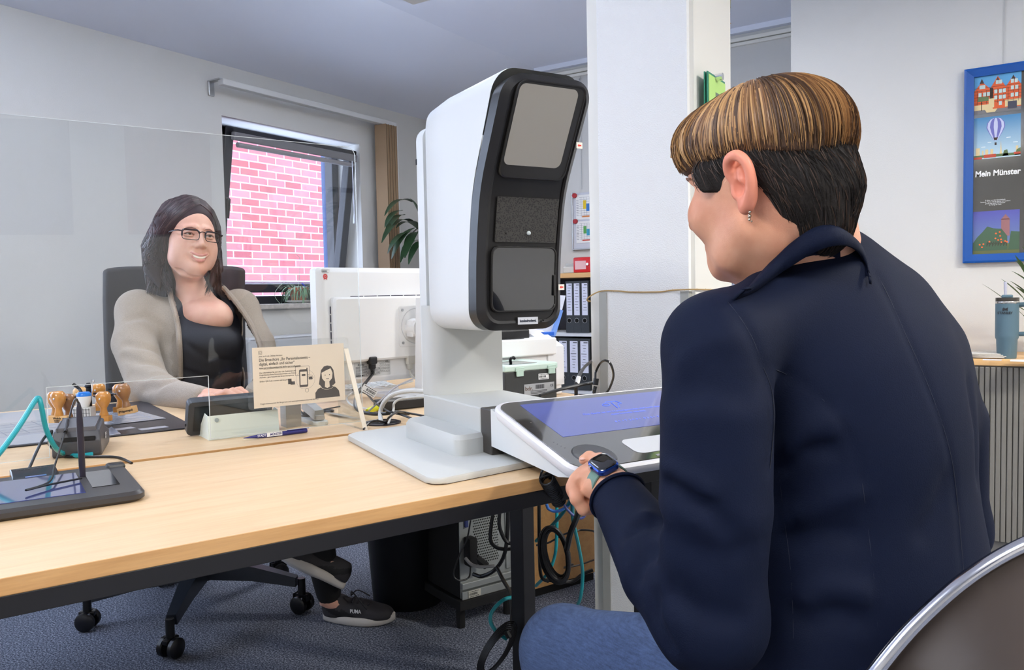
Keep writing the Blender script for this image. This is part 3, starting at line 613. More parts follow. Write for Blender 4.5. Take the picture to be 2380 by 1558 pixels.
stamp(278, 908, 1.93, 'orange stamp behind the stamp with the seal lettering')
stamp(286, 908, 1.87, 'brown stamp at the right with a slanted lettered seal plate', m=MW2, tilt=-10, pw=.042, txt=[('(Prägesiegel)', 0)], ph=.017)
c = at(195, 925, 1.80); t = thing('self_inking_stamp', 'blue-topped white self-inking stamp in the middle of the carousel', 'stamp', c, 0, 'stamps hanging in the carousel')
M = frame(c, C_R - Zp*C_R.z, HEAD)
sub(B().lathe([(.002,.014),(.012,.013),(.0155,.008),(.0155,.004)], n=20, M=M).mk('blue_cap', mat('cap_blue', srgb(30,120,215), .3), smooth=True), t)
sub(B().lathe([(.0155,.004),(.015,-.005),(.011,-.018),(.009,-.022)], n=20, M=M).mk('grip', M_WHP, smooth=True), t)
b = B(); b.box((.0,0,-.038),(.040,.025,.034),.002,M=M)
sub(b.mk('ink_body', mat('stamp_body', srgb(200,200,196), .5)), t)
b = B(); 
for i in range(6): b.box((-.017+i*.0068,-.0128,-.038),(.001,.0008,.030),M=M)
for i in range(4): b.box((0,-.0128,-.05+i*.008),(.038,.0008,.0006),M=M)
sub(b.mk('printed_grid', M_INK), t)
# black desk clutter behind the stamps
b = B(); b.box((0,0,0),(.05,.02,.012),.003,M=frame(at(258,915,1.98), du, dn)); b.tube([at(250,905,1.98), at(272,903,2.0), at(268,920,2.0)], .003, 6); b.tube([at(170,893,1.9), at(185,905,1.9), at(196,925,1.88)], .004, 6)
sub(b.mk('clip_block', M_BLKP, smooth=True), cr)
# ================================================================ photo and fingerprint terminal
KH = rad(-63)                                    # the depth axis points away to the left
kb_ = Vector((math.sin(rad(-63)), math.cos(rad(-63)), 0)); kd = -kb_; kw = Vector((math.sin(rad(27)), math.cos(rad(27)), 0))
m0 = Vector((0,0,0)); _a = pz(994, 965, .79); _b = pz(1113, 1003.6, .79); m0 = (_a+_b)/2
_K = pv(985, 960, m0, kw); KO = Vector((_K.x, _K.y, 0))         # back left corner of the terminal
def KP(k, w, z): return KO + kd*k + kw*w + Zp*z
KM_ = frame(KO, kw, -kd)     # local x = width, y = backwards, z up
KT = thing('photo_terminal', 'tall white and black photo and signature terminal with tilted touch console on the desk', 'terminal', KP(.15, .1, ZD))
M_KG = mat('terminal_pale', srgb(192,194,191), .5); M_KW = mat('terminal_white', srgb(214,217,217), .42); M_KB = mat('bezel_black', srgb(26,25,25), .32); M_KBB = mat('bezel_side', srgb(30,36,44), .3)
# base plate on the desk
P = [pz(806,1013,.75), pz(1005,1119,.75), pz(1240,1073,.75)]
u1 = (P[0]-P[1]).normalized(); u2 = (P[2]-P[1]).normalized(); c0 = P[1]; La = (P[0]-P[1]).length+.006; Lb = .42
PM2 = frame((c0.x, c0.y, 0), u2, u1); ang = u2.angle(u1); skew = math.cos(ang)/math.sin(ang)
pl = [(x + (y)*skew, y) for x, y in rrect(Lb, La, .028, 6, Lb/2, La/2)]
sub(B().prism(pl, ZD+.0015, ZD+.012, M=PM2, bev=.003).mk('base_plate', M_KG, smooth=True), KT)
sub(B().prism([(x*.985+.003, y*.985+.003) for x, y in pl], ZD, ZD+.002, M=PM2).mk('rubber_underlay', mat('rubber_brown', srgb(60,40,34), .7), smooth=False), KT)
# low side plinth
Q = [pz(939,1015,.752), pz(1063.7,1064,.752), pz(1160,1046,.752)]
q1 = (Q[0]-Q[1]).normalized(); q2 = (Q[2]-Q[1]).normalized(); L1 = (Q[0]-Q[1]).length
QM = frame((Q[1].x, Q[1].y, 0), q2, q1); sk = math.cos(q2.angle(q1))/math.sin(q2.angle(q1))
ql = [(x+y*sk, y) for x, y in rrect(.20, L1, .024, 6, .10, L1/2)]
sub(B().rings([[Vector((x*(1-i/.2)+i/2, y*(1-i/L1)+i/2, z)) for x, y in ql] for i, z in ((0, ZD+.012), (0, ZD+.041), (.012, ZD+.049))], M=QM).mk('plinth', M_KG, smooth=True), KT)
# block, column and the module behind the head
sub(B().box((.083, -.128, .795), (.166, .258, .078), .003, M=KM_).mk('foot_block', M_KG), KT)
def vpr(poly, z0, z1, m, name, bev=0): return sub(B().prism(poly, z0, z1, M=KM_, bev=bev).mk(name, m, smooth=True), KT)
vpr([(0,0)]+[(.03-.03*math.cos(a), -.05-.0*a+ -.03*math.sin(a)+.03) for a in [PI/2*i/6 for i in range(7)]]+[(.165,-.05),(.165,0)], .834, 1.02, M_KG, 'column')
o = B(); o.rings([[Vector((x, y+.03, z)) for x, z in rrect(.15, .575, .03, 6, .088, 1.11)] for y in (-.03, .004)], M=KM_); sub(o.mk('back_module', M_KW, smooth=True), KT)
sub(B().box((.088, .035, 1.325), (.1515, .006, .012), M=KM_).mk('back_slot', M_BLKM), KT)
# head shell following the bent front
def kf(z):
    pts = [(.93,.214),(.97,.217),(1.10,.222),(1.171,.232),(1.24,.246),(1.32,.286),(1.396,.324),(1.45,.350)]
    for (z0,k0),(z1,k1) in zip(pts[:-1], pts[1:]):
        if z <= z1: return k0+(k1-k0)*max(0,(z-z0)/(z1-z0))
    return pts[-1][1]
def kfs(z): return sum(kf(z+d) for d in (-.03,-.015,0,.015,.03))/5
HW, Z0, Z1_ = .186, .972, 1.432
ZB = 1.416
def hring(inset, r, n=9):
    """rounded outline of the head front, dense along its sides"""
    w, h = HW-2*inset, (Z1_-Z0)-2*inset; cz = (Z0+Z1_)/2; P = rrect(w, h, r, n, HW/2, cz); out = []
    for a, b2 in zip(P, P[1:]+P[:1]):
        out.append(a); dz = abs(a[1]-b2[1])
        if dz > .05:
            for i in range(1, 24): out.append((a[0]+(b2[0]-a[0])*i/24, a[1]+(b2[1]-a[1])*i/24))
        elif abs(a[0]-b2[0]) > .05:
            for i in range(1, 8): out.append((a[0]+(b2[0]-a[0])*i/8, a[1]))
    return out
R = []
for ins, r, t in ((.03,.02,0), (.008,.035,.008), (0,.04,.03), (0,.04,.10)): R.append([Vector((x, -(.018+t), z)) for x, z in hring(ins, r)])
R[0] = [Vector((p.x, -.018, p.z)) for p in R[0]]
for f in (.5, .8, .97, 1): R.append([Vector((x, -(.118+(kfs(z)-.118)*f), z)) for x, z in hring(0 if f < 1 else .0008, .04)])
# slope of the head top towards the back
for ring_ in R:
    for p in ring_:
        d = -p.y; zt_ = 1.432 if d > .07 else 1.432-(.07-d)*.35
        if p.z > 1.2: p.z = 1.2+(p.z-1.2)*(zt_-1.2)/(1.432-1.2)
sub(B().rings(R, M=KM_, cap=False).mk('head_shell', M_KW, smooth=True, angle=50), KT)
def front(x, z, off): return Vector((x, -(kfs(z)+off), z if z < 1.2 else 1.2+(z-1.2)*(ZB-1.2)/(Z1_-1.2)))
R = [[front(x, z, .0005) for x, z in hring(.001, .04)], [front(x, z, .030) for x, z in hring(.001, .04)], [front(x, z, .042) for x, z in hring(.014, .03)], [front(x, z, .0405) for x, z in hring(.019, .028)]]
b = B(); b.rings(R, cap=False, M=KM_)
bz = sub(b.mk('bezel', M_KB, smooth=True, angle=30), KT)
# front face as a bent grid, panels lie on it
def patch(cx, cz, w, h, r, off, n=18, thick=.0):
    """rounded panel following the bent front"""
    ring_ = rrect(w, h, r, 6, cx, cz); R = []
    for k in range(7):
        f = 1-k/7; R.append([front(cx+(x-cx)*f, cz+(z-cz)*f, off) for x, z in densify(ring_)])
    return R
def densify(P):
    out = []
    for a, c in zip(P, P[1:]+P[:1]):
        out.append(a); n = int(math.hypot(a[0]-c[0], a[1]-c[1])/.015)
        for i in range(1, n+1): out.append((a[0]+(c[0]-a[0])*i/(n+1), a[1]+(c[1]-a[1])*i/(n+1)))
    return out
def face(cx, cz, w, h, r, off, name, m, parent=None, smooth=True):
    R = patch(cx, cz, w, h, r, off); R.insert(0, [p+Vector((0,.003,0)) for p in R[0]])
    return sub(B().rings(R, M=KM_, cap='last').mk(name, m, smooth=smooth, angle=50), parent or KT)
hx = HW/2; hz = (Z0+Z1_)/2
face(hx, hz, HW-.034, Z1_-Z0-.034, .028, .0385, 'face_panel', M_KB)
def ringp(cx, cz, w, h, r, off0, off1, t, name, m, parent=None):
    o_ = densify(rrect(w, h, r, 6, cx, cz)); 
    f = lambda k: [(cx+(x-cx)*(1-k/(w/2)), cz+(z-cz)*(1-k/(h/2))) for x, z in o_]
    R = [[front(x, z, off0) for x, z in f(0)], [front(x, z, off1) for x, z in f(t*.4)], [front(x, z, off1) for x, z in f(t)], [front(x, z, off0) for x, z in f(t*1.3)]]
    return sub(B().rings(R, cap=False, M=KM_).mk(name, m, smooth=True, angle=60), parent or KT)
M_BZR = mat('bezel_rim', srgb(44,43,42), .22)
# lamp window: deep dark frame with a grey diffuser
zc1, h1 = 1.335, .148
fr = face(hx+.002, zc1, .142, h1+.018, .016, .0442, 'lamp_window', mat('window_dark', srgb(44,43,41), .25))
ringp(hx+.002, zc1, .142, h1+.018, .016, .043, .0462, .003, 'window_rim', M_BZR, fr)
face(hx-.004, zc1+.008, .120, h1-.012, .012, .0450, 'diffuser', mat('diffuser_grey', srgb(150,146,138), .35), fr)
# loudspeaker grille
def meshmat():
    m = bpy.data.materials.new('grille_mesh'); m.use_nodes = True; nt = m.node_tree; bs = nt.nodes['Principled BSDF']
    tc = nt.nodes.new('ShaderNodeTexCoord'); v = nt.nodes.new('ShaderNodeTexVoronoi'); v.inputs['Scale'].default_value = 330
    r = nt.nodes.new('ShaderNodeValToRGB'); e = r.color_ramp.elements; e[0].position = .25; e[0].color = (*srgb(4,4,4),1); e[1].position = .55; e[1].color = (*srgb(52,50,46),1)
    nt.links.new(tc.outputs['Object'], v.inputs[0]); nt.links.new(v.outputs[0], r.inputs[0]); nt.links.new(r.outputs[0], bs.inputs['Base Color']); bs.inputs['Roughness'].default_value = .5; return m
gr = face(hx+.004, 1.177, .132, .082, .002, .0436, 'grille', meshmat())
sub(B().sphere(KM_ @ front(hx+.008, 1.153, .0445), .0042, (1,1,1), 12).mk('camera_eye', mat('eye_white', srgb(190,200,200), .15), smooth=True), gr)
sub(B().sphere(KM_ @ front(hx-.040, 1.152, .0437), .0015, n=8).mk('sensor_dot', M_BLKM, smooth=True), gr)
# lower mirror pane
mz, mh = 1.068, .118
mp = face(hx+.002, mz-.0, .138, mh, .014, .0440, 'mirror_pane', mat('mirror_dark', srgb(18,19,22), .015, spec=1, coat=1))
ringp(hx+.002, mz, .142, mh+.004, .015, .043, .0465, .0028, 'pane_rim', M_BZR, mp)
b = B(); b.prism(rrect(.005, .04, .002, 3), 0, .003, M=KM_ @ frame(front(hx+.068, mz-.012, .045), Xp, Zp)); sub(b.mk('pane_latch', M_KB), mp)
def sticker(x, z):
    F = KM_ @ frame(front(x, z, .0475), Xp, Zp)
    o = sub(B().box((0,0,0), (.013,.011,.0006), M=F).mk('arrow_sticker', mat('sticker', srgb(226,222,208), .5)), KT)
    sub(B().prism([(-.0042,0),(-.0005,.0032),(-.0005,.0014),(.0040,.0014),(.0040,-.0014),(-.0005,-.0014),(-.0005,-.0032)], .0003, .0005, M=F).mk('red_arrow', mat('arrow_red', srgb(214,48,28), .5)), o)
sticker(hx+.0845, 1.318); sticker(hx+.083, 1.052)
pl_ = sub(B().box((0,0,0), (.044,.0135,.001), .0004, M=KM_ @ frame(front(hx+.010, .990, .0445), Xp, Zp)).mk('name_plate', mat('plate_grey', srgb(196,198,202), .4)), KT)
sub(text('bundesdruckerei.', .0072, mat('plate_ink', srgb(40,46,60), .5), None, KM_ @ frame(front(hx+.010, .990, .0453), Xp, Zp), bold=.02, sx=.72), pl_)
sub(B().sphere(KM_ @ front(hx+.044, .990, .0445), .0022, n=8).mk('key_hole', M_BLKM, smooth=True), KT)
# bracket and touch console
sub(B().box((.085, -.278, .7935), (.17, .04, .082), .002, M=KM_).mk('console_bracket', mat('bracket_dark', srgb(58,54,50), .45), smooth=False), KT)
CW, CD, tilt = .445, .285, rad(15.2)
kf0 = .302
CMx = KM_ @ Matrix.Translation((-.008, -kf0, .846)) @ Matrix.Rotation(tilt, 4, 'X') @ Matrix.Rotation(PI, 4, 'X') @ Matrix.Scale(1, 4)
CMx = KM_ @ frame((-.010, -kf0-.004, .848), Xp, Vector((0, math.cos(tilt), math.sin(tilt))))    # local y backwards/up the slope, z normal
# wedge below
wd = B(); wd.rings([[Vector((x, y, z)) for y, z in ((-.298,.836),(-.298,.769),(-.515,.7545),(-.56,.762),(-.555,.772))] for x in (.0,.36)], M=KM_)
sub(wd.mk('console_wedge', M_KW), KT)
def cring(ins, r, z): return [Vector((x, y, z)) for x, y in rrect(CW-2*ins, CD-2*ins, r, 7, CW/2, -CD/2)]
sh_ = B(); sh_.rings([cring(.014,.03,-.022), cring(.004,.036,-.018), cring(0,.038,-.010), cring(0,.038,-.003), cring(.003,.036,.0)], M=CMx)
sub(sh_.mk('console_shell', mat('console_white', srgb(232,231,234), .35), smooth=True), KT)
gl = B(); gl.rings([cring(.0085,.031,.0), cring(.0088,.031,.0012)], M=CMx); gl = sub(gl.mk('console_glass', mat('console_glass', srgb(66,64,62), .06, coat=1, spec=.7), smooth=False), KT)
def crect(x0, x1, y0, y1, z, name, m, r=.001, parent=gl): return sub(B().prism(rrect(x1-x0, y1-y0, r, 5, (x0+x1)/2, (y0+y1)/2), z-.0004, z, M=CMx).mk(name, m), parent)
sc_ = crect(.052, .400, -.166, -.024, .0016, 'display', mat('display_blue', srgb(52,62,130), .08, emit=.16, ecol=srgb(80,96,200), coat=1))
M_DT = mat('display_text', srgb(120,140,235), .4, emit=.18)
for s_, x, y, z_ in (('Das Gerät ist im Wartungsmodus und kann aktuell', .235, -.092, .0085), ('nicht benutzt werden.', .235, -.104, .0085), ('0 4  1 7  2 4  0 1   0 2  0 1  9 3', .235, -.134, .008)):
    sub(text(s_, z_, M_DT, None, CMx @ Matrix.Translation((x, y, .0018)), ext=.0001, sx=1.05), sc_)
b = B(); b.tube([CMx @ Vector(p) for p in ((.215,-.058,.0018),(.222,-.050,.0018),(.245,-.050,.0018),(.250,-.062,.0018),(.242,-.062,.0018),(.234,-.078,.0018))], .0008, 4); b.tube([CMx @ Vector((.215+.008*math.cos(i*PI/6), -.062+.005*math.sin(i*PI/6), .0018)) for i in range(13)], .0008, 4); b.tube([CMx @ Vector(p) for p in ((.232,-.054,.0018),(.228,-.080,.0018))], .0008, 4)
sub(b.mk('tool_symbol', mat('symbol_blue', srgb(90,120,230), .4, emit=.2)), sc_)
# fingerprint bowl and white scan window at the near edge
fbx, fby = .064, -.238
b = B(); b.lathe([(.036,.0012),(.034,.0026),(.028,.0022),(.016,.0013),(.001,.0012)], n=28, M=CMx @ Matrix.Translation((fbx, fby, 0)) @ Matrix.Diagonal((1.0,1.05,1,1)))
sub(b.mk('finger_sensor', mat('sensor_dark', srgb(62,62,64), .25), smooth=True), KT)
crect(.138, .400, -.256, -.203, .0018, 'scan_window', mat('scan_white', srgb(214,216,218), .3), r=.014, parent=gl)
M_MK = mat('glass_marks', srgb(150,150,150), .5)
b = B()
for i in range(9): b.box((.17+i*.022, -.268, .0015), (.010, .006, .0003), M=CMx)
sub(b.mk('button_marks', M_MK), gl)
b = B(); 
for i, (x, y) in enumerate([(.14,-.014),(.30,-.013),(.41,-.02),(.09,-.16),(.20,-.163),(.25,-.155),(.42,-.15),(.03,-.10),(.225,-.123)]): b.sphere(CMx @ Vector((x, y, .0014)), .0012 if i < 8 else .0018, (1,1,.3), 6)
for i in range(4): b.sphere(CMx @ Vector((.026+.002*i, -.178-.008*i, .0014)), .0012, (1,1,.3), 6)
sub(b.mk('indicator_dots', M_MK), gl)
# dark cable strap along the back edge of the console, steel loop with clamp
st_ = B(); st_.tube(bez([at(1255,920,1.60), at(1300,906,1.66), at(1360,893,1.70), at(1384,890,1.70)], 6), [.0036]*19, 8); 
sub(st_.mk('cable_cover', M_BLKP, smooth=True), KT)
sl = thing('security_loop', 'black steel cable loop with clamp rising behind the console', 'cable', at(1384, 890, 1.70))
lp = [(1384,890),(1384,870),(1386,862),(1395,845),(1408,838),(1420,848),(1426,872),(1420,895),(1410,912),(1392,924),(1382,920),(1380,905)]
sub(B().tube(bez([at(x, y, 1.70+.02*math.sin(i)) for i, (x, y) in enumerate(lp)], 6), .0026, 8).mk('steel_cable', mat('cable_black', srgb(30,30,30), .2, coat=.6), smooth=True), sl)
b = B(); b.cyl(at(1384,895,1.69), at(1386,880,1.69), .006, 10); b.cyl(at(1380,915,1.69), at(1384,898,1.69), .004, 10); sub(b.mk('clamp', mat('clamp_dark', srgb(50,50,52), .2, metal=.7), smooth=True), sl)
lc = thing('labelled_cable', 'black cable with a white paper tag curving up behind the console', 'cable', at(1340, 905, 1.9))
sub(B().tube(bez([Vector((at(1339,935,1.85).x, at(1339,935,1.85).y, ZD+.004)), at(1339,915,1.85), at(1340,890,1.85), at(1348,870,1.95), at(1360,852,2.2), at(1378,838,2.5), at(1395,830,2.62)], 8), .0045, 8).mk('cord', M_BLKP, smooth=True), lc)
sub(B().tube([at(1341,893,1.848), at(1345.5,876,1.855)], .0056, 10).mk('paper_tag', M_PAPER, smooth=True), lc)
# ================================================================ monitor, cables and small things on the rear desk
mw = Vector((math.sin(rad(15)), math.cos(rad(15)), 0)); mn = Vector((-math.cos(rad(15)), math.sin(rad(15)), 0))
TL = at(737, 622, 2.25); MO = Vector((TL.x, TL.y, 0)); MMx = frame(MO, mw, Zp)     # x right, y up, z towards us
mo = thing('monitor', 'large white computer monitor seen from behind, beside the terminal', 'monitor', (MO+mw*.27)+Zp*ZD)
MW = mat('monitor_white', srgb(232,232,231), .4); zt_, zb_ = 1.1275, .785
o = B(); o.rings([[Vector((x, y, z)) for x, y in rrect(.545-2*i, zt_-zb_-2*i, .012, 5, .2725, (zt_+zb_)/2)] for i, z in ((.0,-.045),(0,-.012),(.012,-.002),(.016,0))], M=MMx); sub(o.mk('casing', MW, smooth=True), mo)
sub(B().prism(rrect(.525, .315, .004, 4, .2725, (zt_+zb_)/2+.003), -.0462, -.045, M=MMx).mk('screen', mat('screen_off', srgb(40,50,70), .1), ), mo)
cy0, cy1 = .852, 1.042
def mring(ins, z): return [Vector((x, y, z)) for x, y in rrect(.468-2*ins, cy1-cy0-2*ins, .008, 4, .2725, (cy0+cy1)/2)]
sub(B().rings([mring(0,0), mring(0,.016), mring(.006,.022)], M=MMx).mk('back_cover', mat('monitor_cover', srgb(236,236,235), .42), smooth=True), mo)
b = B()
for i in range(6): b.box((.0375, 1.005-i*.0245, .001), (.004, .021, .0015), M=MMx)
for i in range(6): b.box((.125+i*.047, 1.0435, .001), (.042, .0022, .0015), M=MMx)
sub(b.mk('vent_slot', mat('slot_dark', srgb(40,36,60), .6)), mo)
vx, vy = .318, .949
sub(B().prism(rrect(.125,.125,.008,4,vx,vy), .0215, .0235, M=MMx, bev=.0006).mk('mount_plate', MW), mo)
b = B(); b.rings([[Vector((vx+math.cos(2*PI*i/40)*r, vy+math.sin(2*PI*i/40)*r, z)) for i in range(40)] for r, z in ((.0555,.0234),(.0545,.0245),(.053,.0245))], cap=False, M=MMx); sub(b.mk('mount_ring', mat('ring_grey', srgb(200,200,200), .4)), mo)
b = B()
for sx, sy in ((-1,1),(-1,-1),(1,1),(1,-1)): b.cyl(MMx @ Vector((vx+sx*.05, vy+sy*.05, .0235)), MMx @ Vector((vx+sx*.05, vy+sy*.05, .0255)), .0042, 12)
sub(b.mk('screw', M_STEEL, smooth=True), mo)
b = B(); b.cyl(MMx @ Vector((vx-.012, vy-.006, .0235)), MMx @ Vector((vx-.012, vy-.006, .07)), .030, 24); b.box((vx-.02, vy-.006, .045), (.04,.052,.035), .004, M=MMx); sub(b.mk('tilt_joint', MW, smooth=True), mo)
# stand column and foot
b = B(); b.rings([[Vector((x, y, z)) for x, z in ((vx-.047+k,.075),(vx+.07-k,.075),(vx+.07-k,.11),(vx-.047+k,.11))] for y, k in ((.748,.0),(1.035,.012))], M=MMx); sub(b.mk('stand_column', MW, smooth=False), mo)
sub(B().prism([(x+vx, -z_) for x, z_ in rrect(.26, .21, .02, 5, 0, .06)], ZD, ZD+.010, M=frame(MO, mw, mn)@Matrix.Diagonal((1,1,1,1)), bev=.003).mk('stand_foot', MW, smooth=True), mo)
sub(B().box((.055,.0,0), (.001,.001,.001), M=MMx).mk('dust_cap', MW), mo) if 0 else None
lb = sub(B().prism(rrect(.125,.044,.002,3,.172,.826), .0003, .0011, M=MMx).mk('rating_label', mat('label_silver', srgb(196,197,196), .4)), mo)
sub(text('FUJITSU', .008, M_INK, None, MMx @ Matrix.Translation((.132,.840,.0014)), bold=.01, sx=.8, shear=.15), lb)
rnd = random.Random(5); b = B()
for r_ in range(9):
    x = .114; y = .834-r_*.0034
    while x < .152:
        w_ = rnd.uniform(.002,.006); b.box((x+w_/2, y, .0013), (w_, .0013, .0002), M=MMx); x += w_+.0008
for r_ in range(6):
    x = .156; y = .828-r_*.0038
    while x < .195:
        w_ = rnd.uniform(.002,.006); b.box((x+w_/2, y, .0013), (w_, .0012, .0002), M=MMx); x += w_+.0008
for r_ in range(4):
    for c_ in range(6):
        x, y = .199+c_*.006, .842-r_*.0085; b.rings([[Vector((x+p[0], y+p[1], .0013)) for p in rrect(s2, s2*1.2, .0008, 2)] for s2 in (.0044,.0032)], cap=False, M=MMx)
for i in range(14): b.box((.114+i*.0021, .809, .0013), (.0008+.0006*(i%3), .004, .0002), M=MMx)
sub(b.mk('print', M_INK), lb)
sub(text('CE', .007, M_INK, None, MMx @ Matrix.Translation((.222,.8455,.0015)), bold=.01), lb)
sub(barcode(.028, .012, MMx @ Matrix.Translation((.025,1.1165,.0012)), None, M_INK, M_PAPER, name='inventory_sticker'), mo)
s_ = sub(B().box((.024,1.1005,.0008), (.017,.019,.0006), M=MMx).mk('seal_sticker', M_PAPER), mo)
b = B(); MR = mat('seal_red', srgb(216,60,52), .5)
for i in range(24): a = 2*PI*i/24; b.tube([MMx @ Vector((.024+math.cos(a)*.0035, 1.1015+math.sin(a)*.0035, .0013)), MMx @ Vector((.024+math.cos(a)*.0075, 1.1015+math.sin(a)*.0075, .0013))], .0007, 4)
b.rings([[Vector((.024+math.cos(2*PI*i/30)*r, 1.1015+math.sin(2*PI*i/30)*r, .0013)) for i in range(30)] for r in (.0045,.0065)], cap=False, M=MMx); b.box((.024,1.1015,.0013),(.005,.004,.0003),M=MMx); b.box((.020,1.094,.0013),(.003,.003,.0003),M=MMx); b.box((.028,1.094,.0013),(.003,.003,.0003),M=MMx)
sub(b.mk('seal_print', MR), s_)
# power cable with tag, thin video cable
pc = thing('power_cable', 'black power cable with barcode tag plugged into the white monitor', 'cable', dsk(880,960))
b = B(); b.box((.138+.022,.853,.018),(.026,.022,.022),.004,M=MMx); b.box((.160,.836,.018),(.018,.018,.018),.004,M=MMx)
for i in range(5): b.box((.160,.826-i*.004,.018),(.012-i*.0008,.0025,.012-i*.0008),.0008,M=MMx)
sub(b.mk('plug', M_BLKP), pc)
tgP = MMx @ Vector((.160,.812,.018))
sub(B().tube(bez([tgP+Zp*.01, tgP, at(838,905,2.12), at(826,930,2.02), at(830,952,1.98), at(860,962,1.95), at(895,962,1.92), at(920,958,1.93), dsk(950,962,.748)], 8), .0045, 8).mk('cord', M_BLKP, smooth=True), pc)
TG = frame(at(858,909,2.03), (at(876,920,2.04)-at(842,900,2.03)), Vector((0,0,1)))
sub(barcode(.040, .020, TG @ Matrix.Rotation(PI,4,'Z'), None, M_INK, M_PAPER, name='barcode_tag'), pc)
vc = thing('video_cable', 'pale grey video cable hanging from the white monitor beside its stand', 'cable', dsk(945,930))
q = MMx @ Vector((.300,.852,.014))
sub(B().box((.300,.846,.014), (.03,.03,.014), .003, M=MMx).box((.298,.825,.014), (.016,.02,.012), .003, M=MMx).mk('plug', mat('plug_beige', srgb(206,203,194), .5)), vc)
sub(B().tube(bez([MMx @ Vector(p) for p in ((.297,.82,.014),(.299,.80,.016),(.310,.785,.03),(.335,.78,.03))], 8), .0035, 8).mk('cord', mat('plug_beige', (1,1,1)), smooth=True), vc)
# keyboard beyond the monitor foot
kb = thing('keyboard', 'white keyboard lying under the monitor on the rear desk', 'keyboard', dsk(850,925)); KBM = frame(DK(.93,1.34,ZD), du, dn)
sub(B().rings([[Vector((x, y, z)) for y, z in ((-.075,.0),(.075,.0),(.075,.022),(-.07,.010))] for x in (-.20,.20)], M=KBM).mk('body', MW), kb)
b = B()
for r_ in range(6):
    for c_ in range(20): b.box((-.19+c_*.0198, -.058+r_*.0215, .0145+r_*.0018), (.016,.017,.006), .001, M=KBM, seg=1)
sub(b.mk('keys', M_WHP), kb)
tag(B().box((0,0,.0), (.13,.05,.028), .004, M=frame(dsk(928,938,ZD+.014), du, Zp.cross(du))).mk('small_black_box', M_BLKP), 'small black device box beside the monitor foot', 'box')
hi = thing('highlighter', 'yellow highlighter with green body lying among the cables', 'pen', dsk(870,950))
a, c = dsk(853,956,.75), dsk(905,938,.752); sub(B().tube([a, a+(c-a)*.12, a+(c-a)*.5], [.005,.008,.0085], 12).mk('cap', mat('hl_yellow', srgb(212,212,40), .4), smooth=True), hi)
sub(B().tube([a+(c-a)*.5, c], [.0082,.0078], 12).mk('barrel', mat('hl_green', srgb(40,110,60), .4), smooth=True), hi)
gm = thing('cable_grommet', 'round black cable hole in the rear desk with cables running in', 'grommet', dsk(888,985)); gc = dsk(889,984)
b = B(); b.rings([[gc+Vector((math.cos(2*PI*i/32)*r, math.sin(2*PI*i/32)*r, z)) for i in range(32)] for r, z in ((.044,.0004),(.044,.003),(.040,.004),(.036,.0022))], cap=False)
sub(b.mk('rim', mat('grommet_black', srgb(30,32,46), .25), smooth=True), gm); sub(B().lathe([(.036,.0006),(.036,.0012)], gc, 28).mk('dark_opening', mat('hole', (.002,.002,.002), 1)), gm)
cgr = thing('grey_cables', 'two pale grey cables arching from the cable hole to the terminal', 'cable', dsk(880,985))
MGC = mat('cable_pale', srgb(212,212,208), .45)
sub(B().tube(bez([gc+Vector((-.008,.004,0)), at(884,960,1.93), at(893,935,1.92), at(915,917,1.90), at(950,909,1.88), at(990,910,1.84)], 8), .0055, 10).mk('thick_cable', MGC, smooth=True), cgr)
sub(B().tube(bez([gc+Vector((.022,-.006,0)), at(914,955,1.9), at(916,938,1.9), at(930,928,1.9), at(955,924,1.87), at(990,922,1.84)], 8), .003, 8).mk('thin_cable', MGC, smooth=True), cgr)
def cable(name, label, pts, r, m, n=8, group=None, cat='cable'):
    return tag(B().tube(bez(pts, n), r, 8).mk(name, m, smooth=True), label, cat, group)
cable('black_cable', 'thin black cable running from the cable hole towards the terminal plate', [dsk(845,998,.744), dsk(858,984,.752), dsk(873,978,.756), dsk(893,982,.748), dsk(898,986,.742)], .0024, M_BLKP)
cable('black_cable', 'black cable crossing the rear desk in a low wave behind the cable hole', [dsk(815,905,.752), dsk(850,915,.76), dsk(870,935,.765), dsk(900,955,.765), dsk(938,966,.757), dsk(985,985,.75)], .0028, M_BLKP)
cable('black_cable', 'short black cable curling around the terminal block on the rear desk', [dsk(897,985,.742), dsk(905,970,.765), dsk(925,958,.765), dsk(945,960,.755), dsk(990,968,.75)], .0026, M_BLKP)
cable('grey_cable', 'thin grey cable lying in a loop behind the screen foot', [dsk(870,952,.75), dsk(850,950,.75), dsk(815,940,.748), dsk(808,922,.748), dsk(840,905,.75), dsk(905,900,.77), dsk(960,886,.79)], .0026, MGC)
cable('grey_cable', 'thin grey cable rising slanted beside the yellow highlighter', [dsk(855,958,.748), dsk(880,935,.77), dsk(920,900,.80), dsk(962,880,.80)], .0022, mat('cable_mid', srgb(150,150,156), .4))
